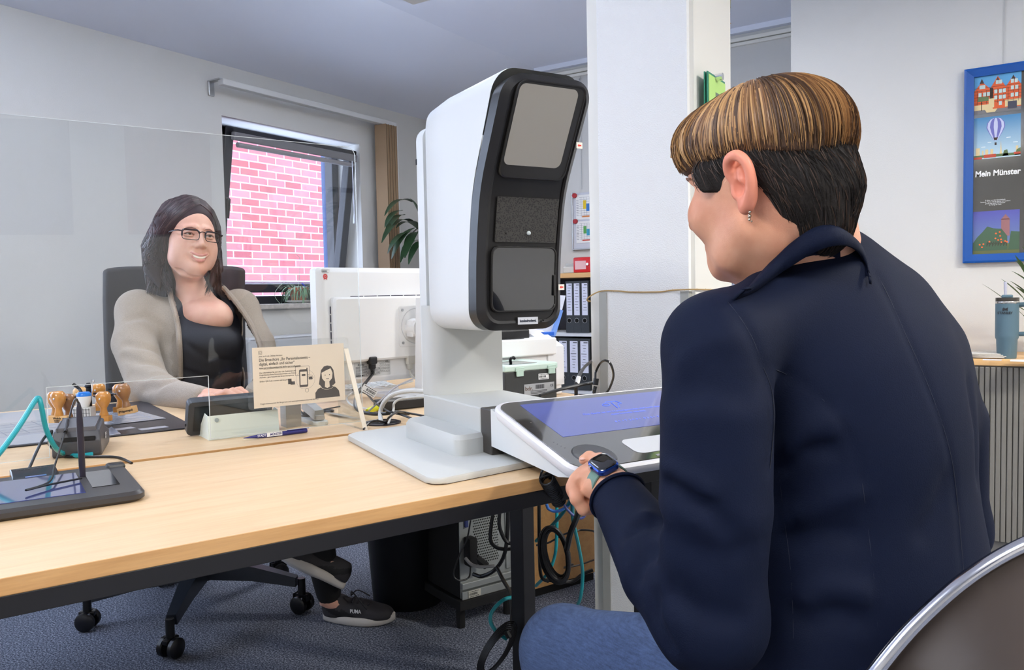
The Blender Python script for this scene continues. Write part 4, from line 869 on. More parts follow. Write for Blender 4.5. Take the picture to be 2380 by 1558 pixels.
# ================================================================ black scanner box with mint lid, white printer
bx = thing('card_reader_box', 'black box with a mint white lid and clips, behind the terminal column', 'box', DK(1.2, .60)); BM = frame(DK(1.125,.655,ZD), du, dn)
sub(B().box((.085,.075,.05), (.17,.15,.10), .003, M=BM).mk('body', mat('box_charcoal', srgb(56,57,56), .5)), bx)
sub(B().box((.085,.075,.1075), (.176,.156,.017), .004, M=BM).mk('lid', mat('mint_lid', srgb(204,224,212), .35)), bx)
sub(B().box((.07,.06,.1163), (.09,.09,.001), M=BM).mk('lid_window', mat('mint_dark', srgb(40,48,46), .12)), bx)
b = B(); b.tube(bez([BM @ Vector(p) for p in ((.055,.05,.116),(.05,.045,.128),(.062,.05,.132),(.07,.055,.128))], 5), .004, 8); sub(b.mk('lid_catch', M_BLKP, smooth=True), bx)
for x in (.045,.150):
    b = B(); b.box((x,-.004,.095), (.022,.006,.018), .0015, M=BM); b.box((x,-.004,.104), (.028,.005,.010), .001, M=BM); sub(b.mk('clip', mat('clip_mint', srgb(190,215,200), .35)), bx)
sub(barcode(.034,.016, BM @ frame((.125,-.0006,.080), Xp, Zp), None, M_INK, M_PAPER, name='sticker'), bx)
lb2 = sub(B().box((0,0,0), (.100,.030,.0006), M=BM @ frame((.110,-.001,.048), Xp, Zp)).mk('rating_plate', mat('plate_silver', srgb(168,170,172), .35)), bx)
F_ = BM @ frame((.110,-.0016,.048), Xp, Zp)
sub(text('bdr.', .016, mat('bdr_brown', srgb(110,90,80), .5), None, F_ @ Matrix.Translation((-.034,.003,0)), bold=.005), lb2)
b = B(); x = -.012; rnd = random.Random(9)
while x < .016: w_ = rnd.uniform(.0005,.0014); b.box((x,.006,0),(w_,.011,.0002),M=F_); x += w_+.0009
for i in range(3): b.box((-.002,-.004-i*.0035,0),(.055,.0013,.0002),M=F_)
sub(b.mk('plate_print', M_INK), lb2); sub(text('CE', .009, M_INK, None, F_ @ Matrix.Translation((.041,.006,0)), bold=.0), lb2)
pr = thing('document_printer', 'white desktop printer with paper tray and blue slide behind the terminal', 'printer', DK(1.3, 1.0)); 
PF = DK(1.17,.82,0); PMp = frame(PF, du, dn); MPW = mat('printer_white', srgb(234,235,238), .4)
def pp(px, py, off=0): return PMp.inverted() @ pn(px, py, .82+off)
# body outline measured on its front plane
xL, xR = .02, pp(1306, 850).x; zA, zB, zC = pp(1230,801).z, pp(1300,770).z, pp(1200,835).z
o = B(); o.box(((xL+xR)/2, .095, (ZD+zA)/2), (xR-xL, .19, zA-ZD), .006, M=PMp)
o.rings([[Vector((x, y, z)) for y, z in ((-.005, ZD+.03), (.19, ZD+.03), (.19, zB), (.10, zB), (-.005, zA-.01))] for x in (xR-.055, xR+.004)], M=PMp)
sub(o.mk('body', MPW), pr)
o = B(); o.box(((xL+xR-.03)/2, -.006, (zC+zA)/2+.012), (xR-.03-xL, .02, zA-zC+.01), .004, M=PMp); o.box(((xL+xR-.05)/2, .04, zA+.008), (xR-.05-xL, .06, .018), .003, M=PMp)
sub(o.mk('front_rim', mat('printer_rim', srgb(240,240,240), .35)), pr)
b = B(); b.box(((xL+xR-.09)/2, .06, zA+.026), (xR-.09-xL, .05, .036), .006, M=PMp); b.box(((xL+xR-.12)/2, .02, zA+.012), (xR-.14-xL, .03, .012), .003, M=PMp); sub(b.mk('output_tray', M_BLKP), pr)
b = B(); b.box((xR-.055, .13, zB+.012), (.06, .10, .05), .012, M=PMp); sub(b.mk('hinge_cover', MPW, smooth=True), pr)
PT = PMp @ Matrix.Translation((xR-.12, .10, zB)) @ Matrix.Rotation(rad(-22), 4, 'X')
pa = [pn(1288,780,.95), pn(1240,768,.95), pn(1250,690,.95), pn(1314,688,1.05), pn(1300,730,1.0)]
o = sub(B().quad([pn(1291,782,.97), pn(1225,778,.97), pn(1225,684,1.06), pn(1314,688,1.06)]).mk('paper_sheet', mat('paper_bright', srgb(228,232,245), .6)), pr); m = o.modifiers.new('s','SOLIDIFY'); m.thickness = .002
o = sub(B().quad([pn(1278,782,.92), pn(1291,782,.92), pn(1309,722,1.0), pn(1299,719,1.0)]).mk('paper_slide', mat('slide_blue', srgb(110,150,220), .3)), pr); m = o.modifiers.new('s','SOLIDIFY'); m.thickness = .006
sub(B().box((0,0,0), (.04,.02,.012), .002, M=frame(pn(1272,776,.90), du, dn)).mk('blue_clip', mat('clip_blue', srgb(40,100,205), .35)), pr)
# ================================================================ file shelf at the back wall
SY = 4.30
sf_ = thing('file_shelf', 'open file shelf with beech top and white boards at the back wall', 'shelf', (-2.55, 4.48, 0))
sub(B().box((-2.6,4.48,1.149), (1.1,.38,.03), .002).mk('beech_top', mat('shelf_beech', srgb(206,160,104), .4)), sf_)
b = B()
for z in (.43,.785,.075): b.box((-2.6,4.48,z), (1.06,.34,.024), .001)
sub(b.mk('shelf_board', mat('shelf_white', srgb(210,212,216), .5)), sf_)
b = B(); b.box((-2.6,4.655,.57),(1.08,.012,1.13)); b.box((-3.13,4.48,.57),(.02,.36,1.13)); b.box((-2.07,4.48,.57),(.02,.36,1.13))
sub(b.mk('shelf_side', mat('shelf_dark', srgb(52,50,56), .6)), sf_)
M_BD = mat('binder_dark', srgb(44,47,50), .55, bump=.2, bscale=400); M_LB = mat('binder_label', srgb(214,216,232), .6)
M_RING = mat('finger_ring', srgb(190,190,190), .25, metal=.9); M_HOLE = mat('hole', (0,0,0))
bi = 0
names = {0: 'top', 1: 'lower'}; ordn = ['leftmost', 'middle', 'rightmost']
for row, (pxs, zb, ztop) in enumerate((((1323,1340.5,1359), .797, 1.114), ((1309,1334,1358.5), .443, .768))):
    for i, px in enumerate(pxs):
        c = pY(px, 710 if row == 0 else 850, SY); w_ = .077 if row else .054
        bd = thing('file_binder', 'grey black file binder with white spine label, %s of three on the %s shelf' % (ordn[i], names[row]), 'binder', (c.x, SY+.14, zb), 0, 'file binders in the shelf')
        h_ = .318
        sub(B().box((c.x, SY+.145, zb+h_/2), (w_, .285, h_), .002).mk('cover', M_BD), bd)
        sub(B().box((c.x-.0, SY+.0012, zb+.205), (w_*.70, .001, .195), .0).mk('spine_label', M_LB), bd)
        F_ = frame((c.x, SY-.0003, zb+.205), Xp, Zp); b = B(); b.box((w_*.12,.088,0),(w_*.36,.006,.0004),M=F_)
        rnd = random.Random(row*7+i)
        for k in range(9):
            w3 = rnd.uniform(.2,.5)*w_; b.box((rnd.uniform(-.003,.003), .07-k*.017, 0), (w3, .0022+.001*(k%2), .0004), M=F_)
        sub(b.mk('label_print', mat('label_ink', srgb(90,92,100), .7)), bd)
        b = B(); b.rings([[Vector((c.x+math.cos(2*PI*t/24)*r, SY-y_, zb+.075+math.sin(2*PI*t/24)*r)) for t in range(24)] for r, y_ in ((.0165,.0),(.0155,.003),(.0135,.003),(.0125,.0))], cap=False)
        sub(b.mk('finger_ring', M_RING, smooth=True), bd)
        sub(B().cyl(Vector((c.x,SY+.0015,zb+.075)), Vector((c.x,SY-.0006,zb+.075)), .0128, 20).mk('finger_hole', M_HOLE), bd)
tag(B().box((0,0,.018), (.30,.25,.03), .003, M=Matrix.Translation((-2.75,4.46,.80))).box((0,-.125,.05),(.1,.001,.035),M=Matrix.Translation((-2.62,4.46,.80))).mk('lying_folder', mat('folder_blue', srgb(60,80,130), .5)), 'blue folder lying flat left of the upper binders', 'folder')
tag(B().box((-2.70,4.42,.87), (.13,.22,.05), .003, rz=0).mk('label_box', mat('label_box', srgb(190,194,206), .6)), 'pale box with dark printing beside the upper binders', 'box')
# on the shelf top
cb = thing('cash_box', 'red metal cash box on the file shelf', 'cash box', (-2.38,4.42,1.164)); 
q0, q1 = pY(1334,640,SY+.03), pY(1368,640,SY+.03)
sub(B().box((q0.x+.11, 4.40, 1.164+.048), (.22,.16,.094), .008).mk('body', mat('cash_red', srgb(196,30,34), .35), smooth=True), cb)
sub(B().box((q0.x+.052, 4.3195, 1.164+.047), (.075,.002,.052), .0).mk('paper_label', mat('label_pink', srgb(222,176,176), .6)), cb)
sub(B().cyl(Vector((q0.x+.105,4.322,1.215)), Vector((q0.x+.105,4.305,1.215)), .008, 12).mk('lock_knob', M_CHROME, smooth=True), cb)
q2 = pY(1316,640,SY+.05); wd_ = thing('white_device', 'small flat white device with a grey lid next to the red cash box', 'device', (q2.x+.0,4.42,1.164))
sub(B().box((q2.x+.02, 4.42, 1.164+.022), (.085,.14,.042), .006).mk('body', mat('device_cream', srgb(206,204,196), .45)), wd_)
sub(B().box((q2.x+.025, 4.42, 1.164+.052), (.07,.12,.02), .004).mk('lid', mat('device_lid', srgb(176,176,172), .4)), wd_)
q2 = pY(1293,640,SY+.04); tag(B().box((q2.x, 4.36, 1.172), (.022,.03,.014), .002).box((q2.x-.05, 4.36, 1.169), (.05,.02,.008), .002).mk('black_clip', M_BLKP), 'tiny black clip lying on the shelf top left of the white device', 'clip')
b = B(); q3 = pY(1287,605,4.55); b.tube([Vector((q3.x-.03,4.55,1.166)), Vector((q3.x-.01,4.55,1.26)), q3], [.012,.006,.004], 8); b.sphere(q3, .008, n=8); tag(b.mk('desk_figure', M_BLKP, smooth=True), 'small black pointed object standing on the shelf behind the terminal', 'object')
# ---------------------------------------------------------------- planner board with papers and red magnets
pb = thing('planner_board', 'white framed wall planner board with coloured schedules at the back wall', 'board', (-2.33,4.66,1.5))
q0 = pY(1330,450,4.655); q1 = pY(1332,582,4.655); bx0 = q0.x
sub(B().box((bx0+.30, 4.658, (q0.z+q1.z)/2), (.60,.018,q0.z-q1.z), .003).mk('panel', mat('board_white', srgb(206,208,216), .35)), pb)
sub(B().box((bx0+.004, 4.650, (q0.z+q1.z)/2), (.008,.02,q0.z-q1.z+.01), .002).box((bx0+.30, 4.650, q1.z+.004), (.60,.02,.008), .002).mk('board_frame', M_STEEL), pb)
for k, (y0, y1, lab, cols) in enumerate(((455,512,'upper',[(222,190,40),(60,120,190),(210,130,70)]),(516,566,'lower',[(90,160,80),(60,150,180),(200,70,50)]))):
    a, c = pY(1334,y0,4.647), pY(1334,y1,4.647); F_ = frame((bx0+.13, 4.647, (a.z+c.z)/2), Xp, Zp); h_ = a.z-c.z
    pt = thing('schedule_sheet', '%s printed schedule sheet with coloured columns on the planner board' % lab, 'paper', (bx0+.13,4.647,c.z), 0, 'sheets on the planner board')
    sub(B().box((0,0,0), (.20,h_,.001), M=F_).mk('sheet', M_PAPER), pt)
    b = B()
    for i in range(9): b.box((0, h_*.4-i*h_*.09, .0007), (.15,.0012,.0003), M=F_)
    for i in range(6): b.box((-.06+i*.02, 0, .0007), (.0012,h_*.8,.0003), M=F_)
    for i in range(10): b.box((-.088, h_*.3-i*h_*.07, .0007), (.016,.003,.0003), M=F_)
    sub(b.mk('grid_print', mat('sheet_grid', srgb(130,130,140), .7)), pt)
    for i, (cc_, (x, y, w3, h3)) in enumerate(zip(cols, ((-.035,.1,.022,.35),(-.008,-.02,.03,.3),(-.02,-.38,.07,.06)))): sub(B().box((x, y*h_, .0009), (w3, h3*h_, .0003), M=F_).mk('coloured_field', mat('field_%d%d' % (k, i), srgb(*cc_), .7)), pt)
for k, (x, y) in enumerate(((1336,455),(1338,515))):
    c = pY(x, y, 4.645); tag(B().cyl(c, c-Yp*.012, .0165, 20, .015).mk('magnet', mat('magnet_red', srgb(160,30,34), .35), smooth=True, angle=40), 'round red magnet at the corner of the %s schedule sheet' % ('upper','lower')[k], 'magnet', 'red magnets on the planner')
tag(B().tube([Vector((-2.46,4.664,2.45)), Vector((-2.46,4.664,1.72))], .0012, 4).sphere(Vector((-2.46,4.655,2.43)), .006, n=8).mk('hanging_wire', M_STEEL), 'thin picture wire hanging from the rail above the planner board', 'wire')
# ---------------------------------------------------------------- plants
M_LEAF = mat('leaf_dark', srgb(44,72,44), .35, var=.35, vscale=20); M_LEAFL = mat('leaf_light', srgb(120,158,118), .45, var=.3, vscale=30)
def leaf(b, p, d, L, w, droop, n=8, up=Zp, fold=.25):
    """arched leaf blade from p, heading d"""
    d = Vector(d).normalized(); s = d.cross(up).normalized() if abs(d.dot(up)) < .99 else Xp; R = []; q = Vector(p); dd = d.copy(); rows = []
    for i in range(n+1):
        t = i/n; ww = w*math.sin(PI*min(.98, t*.92+.06))**.8*(1-t*.25)
        rows.append((q-s*ww+up*ww*fold, q.copy(), q+s*ww+up*ww*fold)); dd = (dd-up*droop/n).normalized(); q = q+dd*L/n
    V = [[b.bm.verts.new(v) for v in r] for r in rows]
    for a, c in zip(V[:-1], V[1:]):
        for k in (0, 1): b.bm.faces.new((a[k], a[k+1], c[k+1], c[k]))
pl_ = thing('peace_lily', 'dark green large-leaved plant standing in the corner behind the terminal', 'plant', (-3.38,4.22,0))
b = B(); rnd = random.Random(3); cen = Vector((-3.40,4.22,1.28))
spec = [(958,470,905,500),(940,500,908,545),(935,490,905,530),(962,520,900,560),(955,540,915,590),(965,530,930,600),(972,560,940,610),(970,540,950,600),(975,500,960,465),(980,540,930,520),(985,560,960,615)]
for i, (x0, y0, x1, y1) in enumerate(spec):
    p0 = pX(x0, y0, -3.42+.03*(i % 3)); p1 = pX(x1, y1, -3.42+.02*(i % 4)+.02); v = p1-p0; leaf(b, p0, v+Zp*v.length*.7, v.length*1.25, .034+.006*(i % 2), 1.3)
for i in range(16):
    a = rnd.uniform(0, 2*PI); leaf(b, cen+Vector((rnd.uniform(-.04,.04)+.05, rnd.uniform(-.02,.08)+.15, rnd.uniform(0,.25))), (math.cos(a)*.7, -abs(math.sin(a)), .8), rnd.uniform(.2,.32), rnd.uniform(.03,.045), rnd.uniform(1.4,2.4))
o = sub(b.mk('leaves', M_LEAF, smooth=True, angle=180), pl_)
b = B()
for i in range(9): b.tube(bez([cen+Vector((.02,.15,-.4)), cen+Vector((rnd.uniform(-.08,.08),.12+rnd.uniform(-.1,.1),.1)), cen+Vector((rnd.uniform(-.1,.1),.12+rnd.uniform(-.12,.14),.33))], 5), .004, 5)
sub(b.mk('stems', M_LEAF, smooth=True), pl_)
sub(B().lathe([(.10,0),(.14,.24),(.145,.26),(.13,.26),(.12,.2)], (-3.38,4.37,.62), 24).mk('flower_pot', M_WHP, smooth=True), pl_)
sub(B().lathe([(.02,0),(.16,.01),(.16,.02),(.03,.03),(.03,.58),(.17,.60),(.17,.62)], (-3.38,4.37,0), 24).mk('plant_stand', M_BLK, smooth=True), pl_)
pl_.location = (-3.38,4.37,0); 
for ch in pl_.children: ch.matrix_parent_inverse = wm(pl_).inverted()
# spider plant on the sill
so = pX(695, 714, XL-.075); so.z = wz0+.027
sp_ = thing('spider_plant', 'small pale green trailing plant in a terracotta pot on a white saucer on the sill', 'plant', so)
sub(B().lathe([(.035,0),(.075,.008),(.085,.018),(.082,.018),(.07,.011),(.01,.009)], so, 28).mk('saucer', M_WHP, smooth=True), sp_)
sub(B().lathe([(.042,.011),(.056,.075),(.062,.078),(.062,.095),(.055,.095),(.05,.08)], so, 24).mk('terracotta_pot', mat('terracotta', srgb(186,104,66), .8), smooth=True), sp_)
b = B(); rnd = random.Random(4)
for i in range(150):
    a = rnd.uniform(0, 2*PI); p = so+Vector((rnd.uniform(-.04,.04), rnd.uniform(-.04,.04), .09)); leaf(b, p, (math.cos(a), math.sin(a), rnd.uniform(.3,1.3)), rnd.uniform(.08,.17), .0045, rnd.uniform(1.6,3.4), n=6, fold=.1)
for i in range(14): a = rnd.uniform(0,2*PI); p = so+Vector((0, .13, .02))+Vector((rnd.uniform(-.02,.02), rnd.uniform(-.05,.05), 0)); leaf(b, p, (math.cos(a), math.sin(a), .5), .07, .006, 1.2, n=5)
sub(b.mk('foliage', M_LEAFL, smooth=True, angle=180), sp_)
b = B(); b.tube(bez([so+Vector((0,-.03,.09)), so+Vector((.02,-.12,.13)), so+Vector((.04,-.22,.06)), so+Vector((.05,-.19,-.0)), so+Vector((.04,-.17,.005))], 8), .0012, 4)
b.tube(bez([so+Vector((0,.0,.09)), so+Vector((.0,.02,.26)), so+Vector((.0,-.01,.30))], 8), .001, 4)
sub(b.mk('runner', mat('runner_pale', srgb(170,190,170), .5), smooth=True), sp_)
a, c = pX(702,659,XL-.09), pX(745,705,XL-.05); c.z = wz0+.03
tag(B().tube([a, c], .008, 4, sx=.5).mk('blue_ruler', mat('ruler_blue', srgb(20,60,215), .35)), 'bright blue ruler leaning behind the plant on the window sill', 'ruler')
# ================================================================ under the desks
cu_ = thing('low_cupboard', 'beech low cupboard with cables hanging before it, under the end of the desks', 'cupboard', (-1.6,2.75,0))
a, c = pz(1236,1373,0.03), pz(1385,1330,0.03); dx = (c-a); dx.z = 0; Lc = dx.length; CF = frame((a.x,a.y,0), dx, Zp.cross(dx))
sub(B().box((Lc*.5,.14,.33), (Lc*1.0,.28,.60), .002, M=CF).mk('body', wood('cupboard_beech', srgb(214,166,108), srgb(200,150,92))), cu_)
sub(B().box((Lc*.5,.14,.015), (Lc*.98,.26,.03), M=CF).mk('plinth', M_BLKM), cu_)
tw_ = thing('computer_tower', 'grey steel computer tower seen from its cable side under the desk', 'computer', pz(1130,1400,.0)); A_ = at(1071,1393,2.42); Wt = (pv(1192,1355,A_,dn)-A_).dot(du)
TM = frame((A_.x,A_.y,A_.z), du, Zp)
MTW = mat('tower_steel', srgb(150,154,152), .4, metal=.35)
sub(B().box((Wt/2,.21,-.002), (Wt,.42,.004), .001, M=TM).mk('rear_panel', MTW), tw_)
sub(B().box((Wt/2,.205,-.15), (Wt+.004,.41,.29), .003, M=TM).mk('case', M_BLKM), tw_)
b = B()
for i in range(5): b.box((Wt*.46, .375-i*.018, .0008), (Wt*.72,.011,.003), .001, M=TM)
b.box((Wt*.5,.040,.006),(Wt,.02,.012),.002,M=TM); b.box((Wt*.5,.008,.008),(Wt,.03,.006),.001,M=TM); b.box((Wt*.9,.21,.003),(.016,.30,.006),.002,M=TM)
sub(b.mk('steel_rib', MTW), tw_)
b = B()
for r_ in range(22):
    for c_ in range(14):
        x, y = Wt*.26+c_*Wt*.034+(r_ % 2)*Wt*.017, .10+r_*.0085
        b.box((x, y, .0006), (.0032,.0042,.0006), M=TM)
sub(b.mk('vent_holes', M_HOLE), tw_)
b = B(); b.box((Wt*.12,.245,.004),(.012,.045,.008),.002,M=TM); sub(b.mk('video_socket', mat('socket_blue', srgb(50,60,110), .4)), tw_)
sub(barcode(.045,.022, TM @ Matrix.Translation((Wt*.22,.012,.0125)), None, M_INK, mat('tower_label', srgb(190,188,176), .6)), tw_)
b = B(); rnd = random.Random(8)
b.box((Wt*.14,.15,.02),(.03,.09,.04),.006,M=TM); b.tube([TM @ Vector(p) for p in ((Wt*.2,.13,.03),(Wt*.36,.10,.04))], .012, 8)
sub(b.mk('plug_block', M_BLKM, smooth=True), tw_)
# trolley foot below the tower
b = B(); b.box((Wt/2,-.016,-.14),(Wt+.03,.03,.32),.002,M=TM); tr = b.mk('tower_trolley', M_BLKM)
p1_ = A_.z-.031
for x in (0,Wt):
    for z in (-.02,-.36): pass
tag(tr, 'flat black trolley tray carrying the computer tower', 'trolley')
b = B()
for x in (.01, Wt-.01):
    for z in (-.02,-.26): q = TM @ Vector((x, 0, z)); b.cyl(Vector((q.x,q.y,p1_+.002)), Vector((q.x,q.y,0)), .014, 10)
sub(b.mk('castor', M_BLKM), tr)
bn = thing('waste_bin', 'tall round black waste bin on the carpet under the desks', 'bin', pz(950,1392,0)); bc = pz(950,1392,0)
sub(B().lathe([(.118,0),(.120,.004),(.142,.33),(.146,.335),(.146,.345),(.138,.345),(.136,.33),(.114,.012)], bc, 40, cap=True).mk('body', mat('bin_black', srgb(14,15,20), .45), smooth=True), bn)
# dark modesty panel further back
tag(B().box((0,0,.38), (.36,.02,.50), .002, M=frame(at(1040,1300,3.0)*1.0-Zp*at(1040,1300,3.0).z, du, dn)).mk('drawer_pedestal', mat('pedestal_dark', srgb(30,32,44), .5)), 'dark blue black pedestal panel behind the waste bin', 'pedestal')
MB_ = M_BLKP; MTEAL = mat('teal_cable', (1,1,1)); MBLU = mat('blue_cable', srgb(70,130,215), .35)
def px_cable(name, label, pts, r, m, group=None): return cable(name, label, [at(*p) for p in pts], r, m, 6, group)
px_cable('black_cable', 'black cable dropping from the desk in a deep loop over the tower vent', [(1150,1170,2.3),(1142,1220,2.3),(1140,1255,2.3),(1152,1272,2.3),(1172,1277,2.3),(1190,1276,2.3)], .0055, MB_, 'cables over the tower')
px_cable('black_cable', 'black cable hanging beside the right edge of the tower', [(1165,1160,2.28),(1160,1215,2.28),(1168,1245,2.28),(1180,1262,2.28),(1195,1263,2.28)], .0055, MB_, 'cables over the tower')
px_cable('black_cable', 'black cable running down across the tower to its plugs', [(1180,1150,2.3),(1180,1230,2.3),(1172,1290,2.3),(1150,1325,2.32),(1120,1340,2.34),(1100,1335,2.36)], .006, MB_, 'cables over the tower')
px_cable('black_cable', 'black cable swinging left of the tower and back to its plug block', [(1094,1210,2.3),(1085,1255,2.3),(1068,1290,2.3),(1054,1335,2.3),(1068,1350,2.3),(1090,1342,2.32),(1094,1315,2.36)], .0025, MB_)
px_cable('black_cable', 'black cable descending past the desk leg to the cable bundle on the floor', [(1155,1320,2.25),(1170,1350,2.2),(1186,1380,2.1),(1190,1420,2.0),(1190,1450,1.98),(1198,1475,1.95)], .0055, MB_)
px_cable('white_cable', 'short white cable at the tower plug block', [(1082,1298,2.36),(1095,1312,2.34),(1115,1318,2.33),(1150,1316,2.33)], .005, mat('cable_greywhite', srgb(150,150,148), .5))
px_cable('network_cable', 'teal cable looping at the foot of the desk leg', [(1195,1388,2.0),(1170,1395,1.98),(1145,1420,1.96),(1140,1445,1.95),(1155,1470,1.94),(1178,1486,1.94)], .0048, MTEAL)
for i, (ox, oy, sc_) in enumerate(((0,0,1),(3,2,.93),(-3,3,1.04),(5,-2,.88),(1,6,1.0))):
    pts = [(1290+ox+30*sc_*math.cos(a)+10*math.sin(a), 1288+oy+62*sc_*math.sin(a), 2.1+.01*i) for a in [2*PI*k/14 for k in range(15)]]
    coil = (globals().get('coil') or [])+[B().tube(bez([at(*p) for p in pts], 6), .0055, 8).mk('turn', MB_, smooth=True)]
tag(merge('coiled_cable', coil), 'thick black cable hanging in a round coil before the beech cupboard', 'cable')
px_cable('black_cable', 'twisted black cables running up from the coil to the console', [(1348,1182,1.9),(1338,1210,2.0),(1326,1240,2.05),(1318,1275,2.1)], .008, MB_)
px_cable('black_cable', 'vertical black cable between the desk leg and the coil', [(1253,1150,2.2),(1253,1220,2.2),(1254,1290,2.2),(1258,1340,2.15),(1275,1352,2.15)], .005, MB_)
px_cable('network_cable', 'teal cable slanting behind the coil towards the desk leg', [(1330,1155,2.0),(1310,1190,2.1),(1280,1225,2.2),(1246,1258,2.3)], .005, MTEAL)
px_cable('network_cable', 'long teal cable falling straight to the carpet right of the coil', [(1330,1160,2.0),(1332,1210,2.1),(1345,1270,2.2),(1354,1330,2.3),(1350,1385,2.35),(1340,1412,2.4)], .0052, MTEAL)
px_cable('network_cable', 'teal cable curving down through the middle of the coil', [(1294,1170,2.2),(1294,1240,2.2),(1290,1290,2.2),(1275,1330,2.2),(1246,1362,2.3)], .0048, MTEAL)
px_cable('blue_cable', 'light blue cable looping beneath the console edge', [(1270,1172,2.05),(1276,1184,2.05),(1295,1189,2.05),(1318,1178,2.05),(1330,1162,2.05)], .004, MBLU)
px_cable('blue_cable', 'blue violet cable crossing behind the clerk console corner', [(1306,1166,2.02),(1318,1184,2.02),(1335,1200,2.02),(1352,1205,2.02),(1360,1195,2.02),(1352,1186,2.02)], .0035, mat('violet_cable', srgb(90,100,160), .4))
px_cable('black_cable', 'black cable lying in a wide bow along the foot of the cupboard', [(1270,1348,2.5),(1300,1352,2.5),(1330,1352,2.5),(1355,1335,2.5),(1378,1325,2.5)], .006, MB_)
px_cable('black_cable', 'thin dark cable curling before the cupboard at knee height', [(1246,1268,2.4),(1275,1262,2.4),(1310,1243,2.4),(1345,1233,2.4),(1375,1234,2.45),(1385,1240,2.5)], .003, MB_)
px_cable('black_cable', 'thin dark cable in a flat zigzag low on the cupboard', [(1300,1350,2.45),(1318,1325,2.5),(1332,1312,2.5),(1310,1320,2.5),(1345,1314,2.5),(1380,1302,2.55)], .0028, mat('cable_brown', srgb(60,52,48), .5))
b = B(); 
for i in range(7):
    a0 = rad(-18+i*7); c_ = at(1165,1500,1.90); pts = []
    for k in range(13):
        t = 2*PI*k/12; r1, r2 = .055+.004*i, .018+.002*i; x, y = r1*math.cos(t)-.02, r2*math.sin(t); pts.append(c_+(C_R*(x*math.cos(1.0)-y*math.sin(1.0)*.9)+C_D*(-1)*(x*math.sin(1.0)+y*math.cos(1.0)))+HEAD*.003*i)
    b.tube(bez(pts, 3), .0022, 6)
b.tube([c_+C_R*.012-C_D*.035, c_+C_R*.02-C_D*.02], .008, 8)
tag(b.mk('cable_bundle', M_BLKP, smooth=True), 'tied bundle of thin black cable hanging beside the knee', 'cable')
# spiral cord of the console
b = B(); a, c = at(1270,1112,1.27), at(1300,1166,1.33); ax = (c-a).normalized(); e1 = ax.orthogonal().normalized(); e2 = ax.cross(e1); pts = []
for k in range(15*12+1): t = k/12; pts.append(a+(c-a)*(t/15)+e1*.0115*math.cos(2*PI*t)+e2*.0115*math.sin(2*PI*t))
b.tube([at(1266,1083,1.27), at(1259,1098,1.27), at(1253,1112,1.27)]+pts+[at(1308,1160,1.33), at(1316,1118,1.33)], .0021, 6)
tag(b.mk('spiral_cord', M_BLKP, smooth=True), 'black spiral cord hanging over the front edge of the desk below the console', 'cord')
# ================================================================ right side: poster, cupboard, cup, papers, plant
po = thing('framed_poster', 'tall poster in a blue wooden frame on the white wall', 'poster', (0,YP,1.5))
a, c = pY(2242.5,165.4,YP), pY(2238,612.5,YP); px0 = (a.x+c.x)/2; pz1, pz0 = a.z, c.z; PW = pY(2424,400,YP).x-px0; ph_ = pz1-pz0
MFr = mat('frame_blue', srgb(14,78,156), .35); fb = .036
F_ = frame((px0, YP-.002, pz0), Xp, Zp)
b = B(); t_ = .024
outer, inner = [(0,0),(PW,0),(PW,ph_),(0,ph_)], [(fb,fb),(PW-fb,fb),(PW-fb,ph_-fb),(fb,ph_-fb)]
b.rings([[Vector((x,y,0)) for x,y in outer], [Vector((x,y,t_)) for x,y in outer], [Vector((x,y,t_+.002)) for x,y in [(.008,.008),(PW-.008,.008),(PW-.008,ph_-.008),(.008,ph_-.008)]], [Vector((x,y,t_-.004)) for x,y in inner], [Vector((x,y,0)) for x,y in inner]], cap=False, M=F_); sub(b.mk('blue_frame', MFr), po)
sh2 = sub(B().box((PW/2,ph_/2,.006), (PW-2*fb+.002,ph_-2*fb+.002,.004), M=F_).mk('poster_sheet', mat('poster_dark', srgb(74,72,66), .12, coat=.3)), po)
zf = .0085
def ppx(px, py): q = F_.inverted() @ pY(px, py, YP-.01); return q.x, q.y
def pic(poly, name, m, z=zf): return sub(B().prism(poly, z-.0004, z, M=F_).mk(name, m), po)
X0 = ppx(2265,200)[0]; X1 = X0+(ppx(2374,200)[0]-X0)
yA1, yA0 = ppx(2265,180)[1], ppx(2265,267.5)[1]; yB1, yB0 = ppx(2264,276)[1], ppx(2264,372)[1]; yC1, yC0 = ppx(2262.5,493)[1], ppx(2262,594)[1]
def rect(x0, x1, y0, y1): return [(x0,y0),(x1,y0),(x1,y1),(x0,y1)]
wA = X1-X0
def U(u): return X0+u*wA
def VA(v): return yA0+v*(yA1-yA0)
def VB(v): return yB0+v*(yB1-yB0)
def VC(v): return yC0+v*(yC1-yC0)
mS = mat('sky_print', srgb(92,160,205), .5); mOr = mat('orange_print', srgb(214,92,44), .5); mGr = mat('stone_print', srgb(222,200,150), .5); mDk = mat('dark_print', srgb(60,44,36), .5); mWd = mat('window_print', srgb(190,210,205), .5); mPv = mat('paving_print', srgb(118,116,118), .5); mTr = mat('tree_print', srgb(92,112,72), .5)
def bb(items, z, m, name):
    b = B()
    for p in items: b.prism(p, z-.0003, z, M=F_)
    return sub(b.mk(name, m), po)
pic(rect(U(0),U(1),VA(0),VA(1)), 'town_picture', mS)
bb([rect(U(0),U(1),VA(0),VA(.12))], zf+.0004, mPv, 'paving')
gab = []
for c_, w_, h_ in ((.16,.17,.93),(.50,.17,1.06),(.83,.17,.99)): gab.append([(U(c_-w_),VA(.1)),(U(min(1,c_+w_)),VA(.1)),(U(min(1,c_+w_)),VA(.66)),(U(c_),VA(min(.95,h_-.08))),(U(c_-w_ if c_>.2 else 0),VA(.62))])
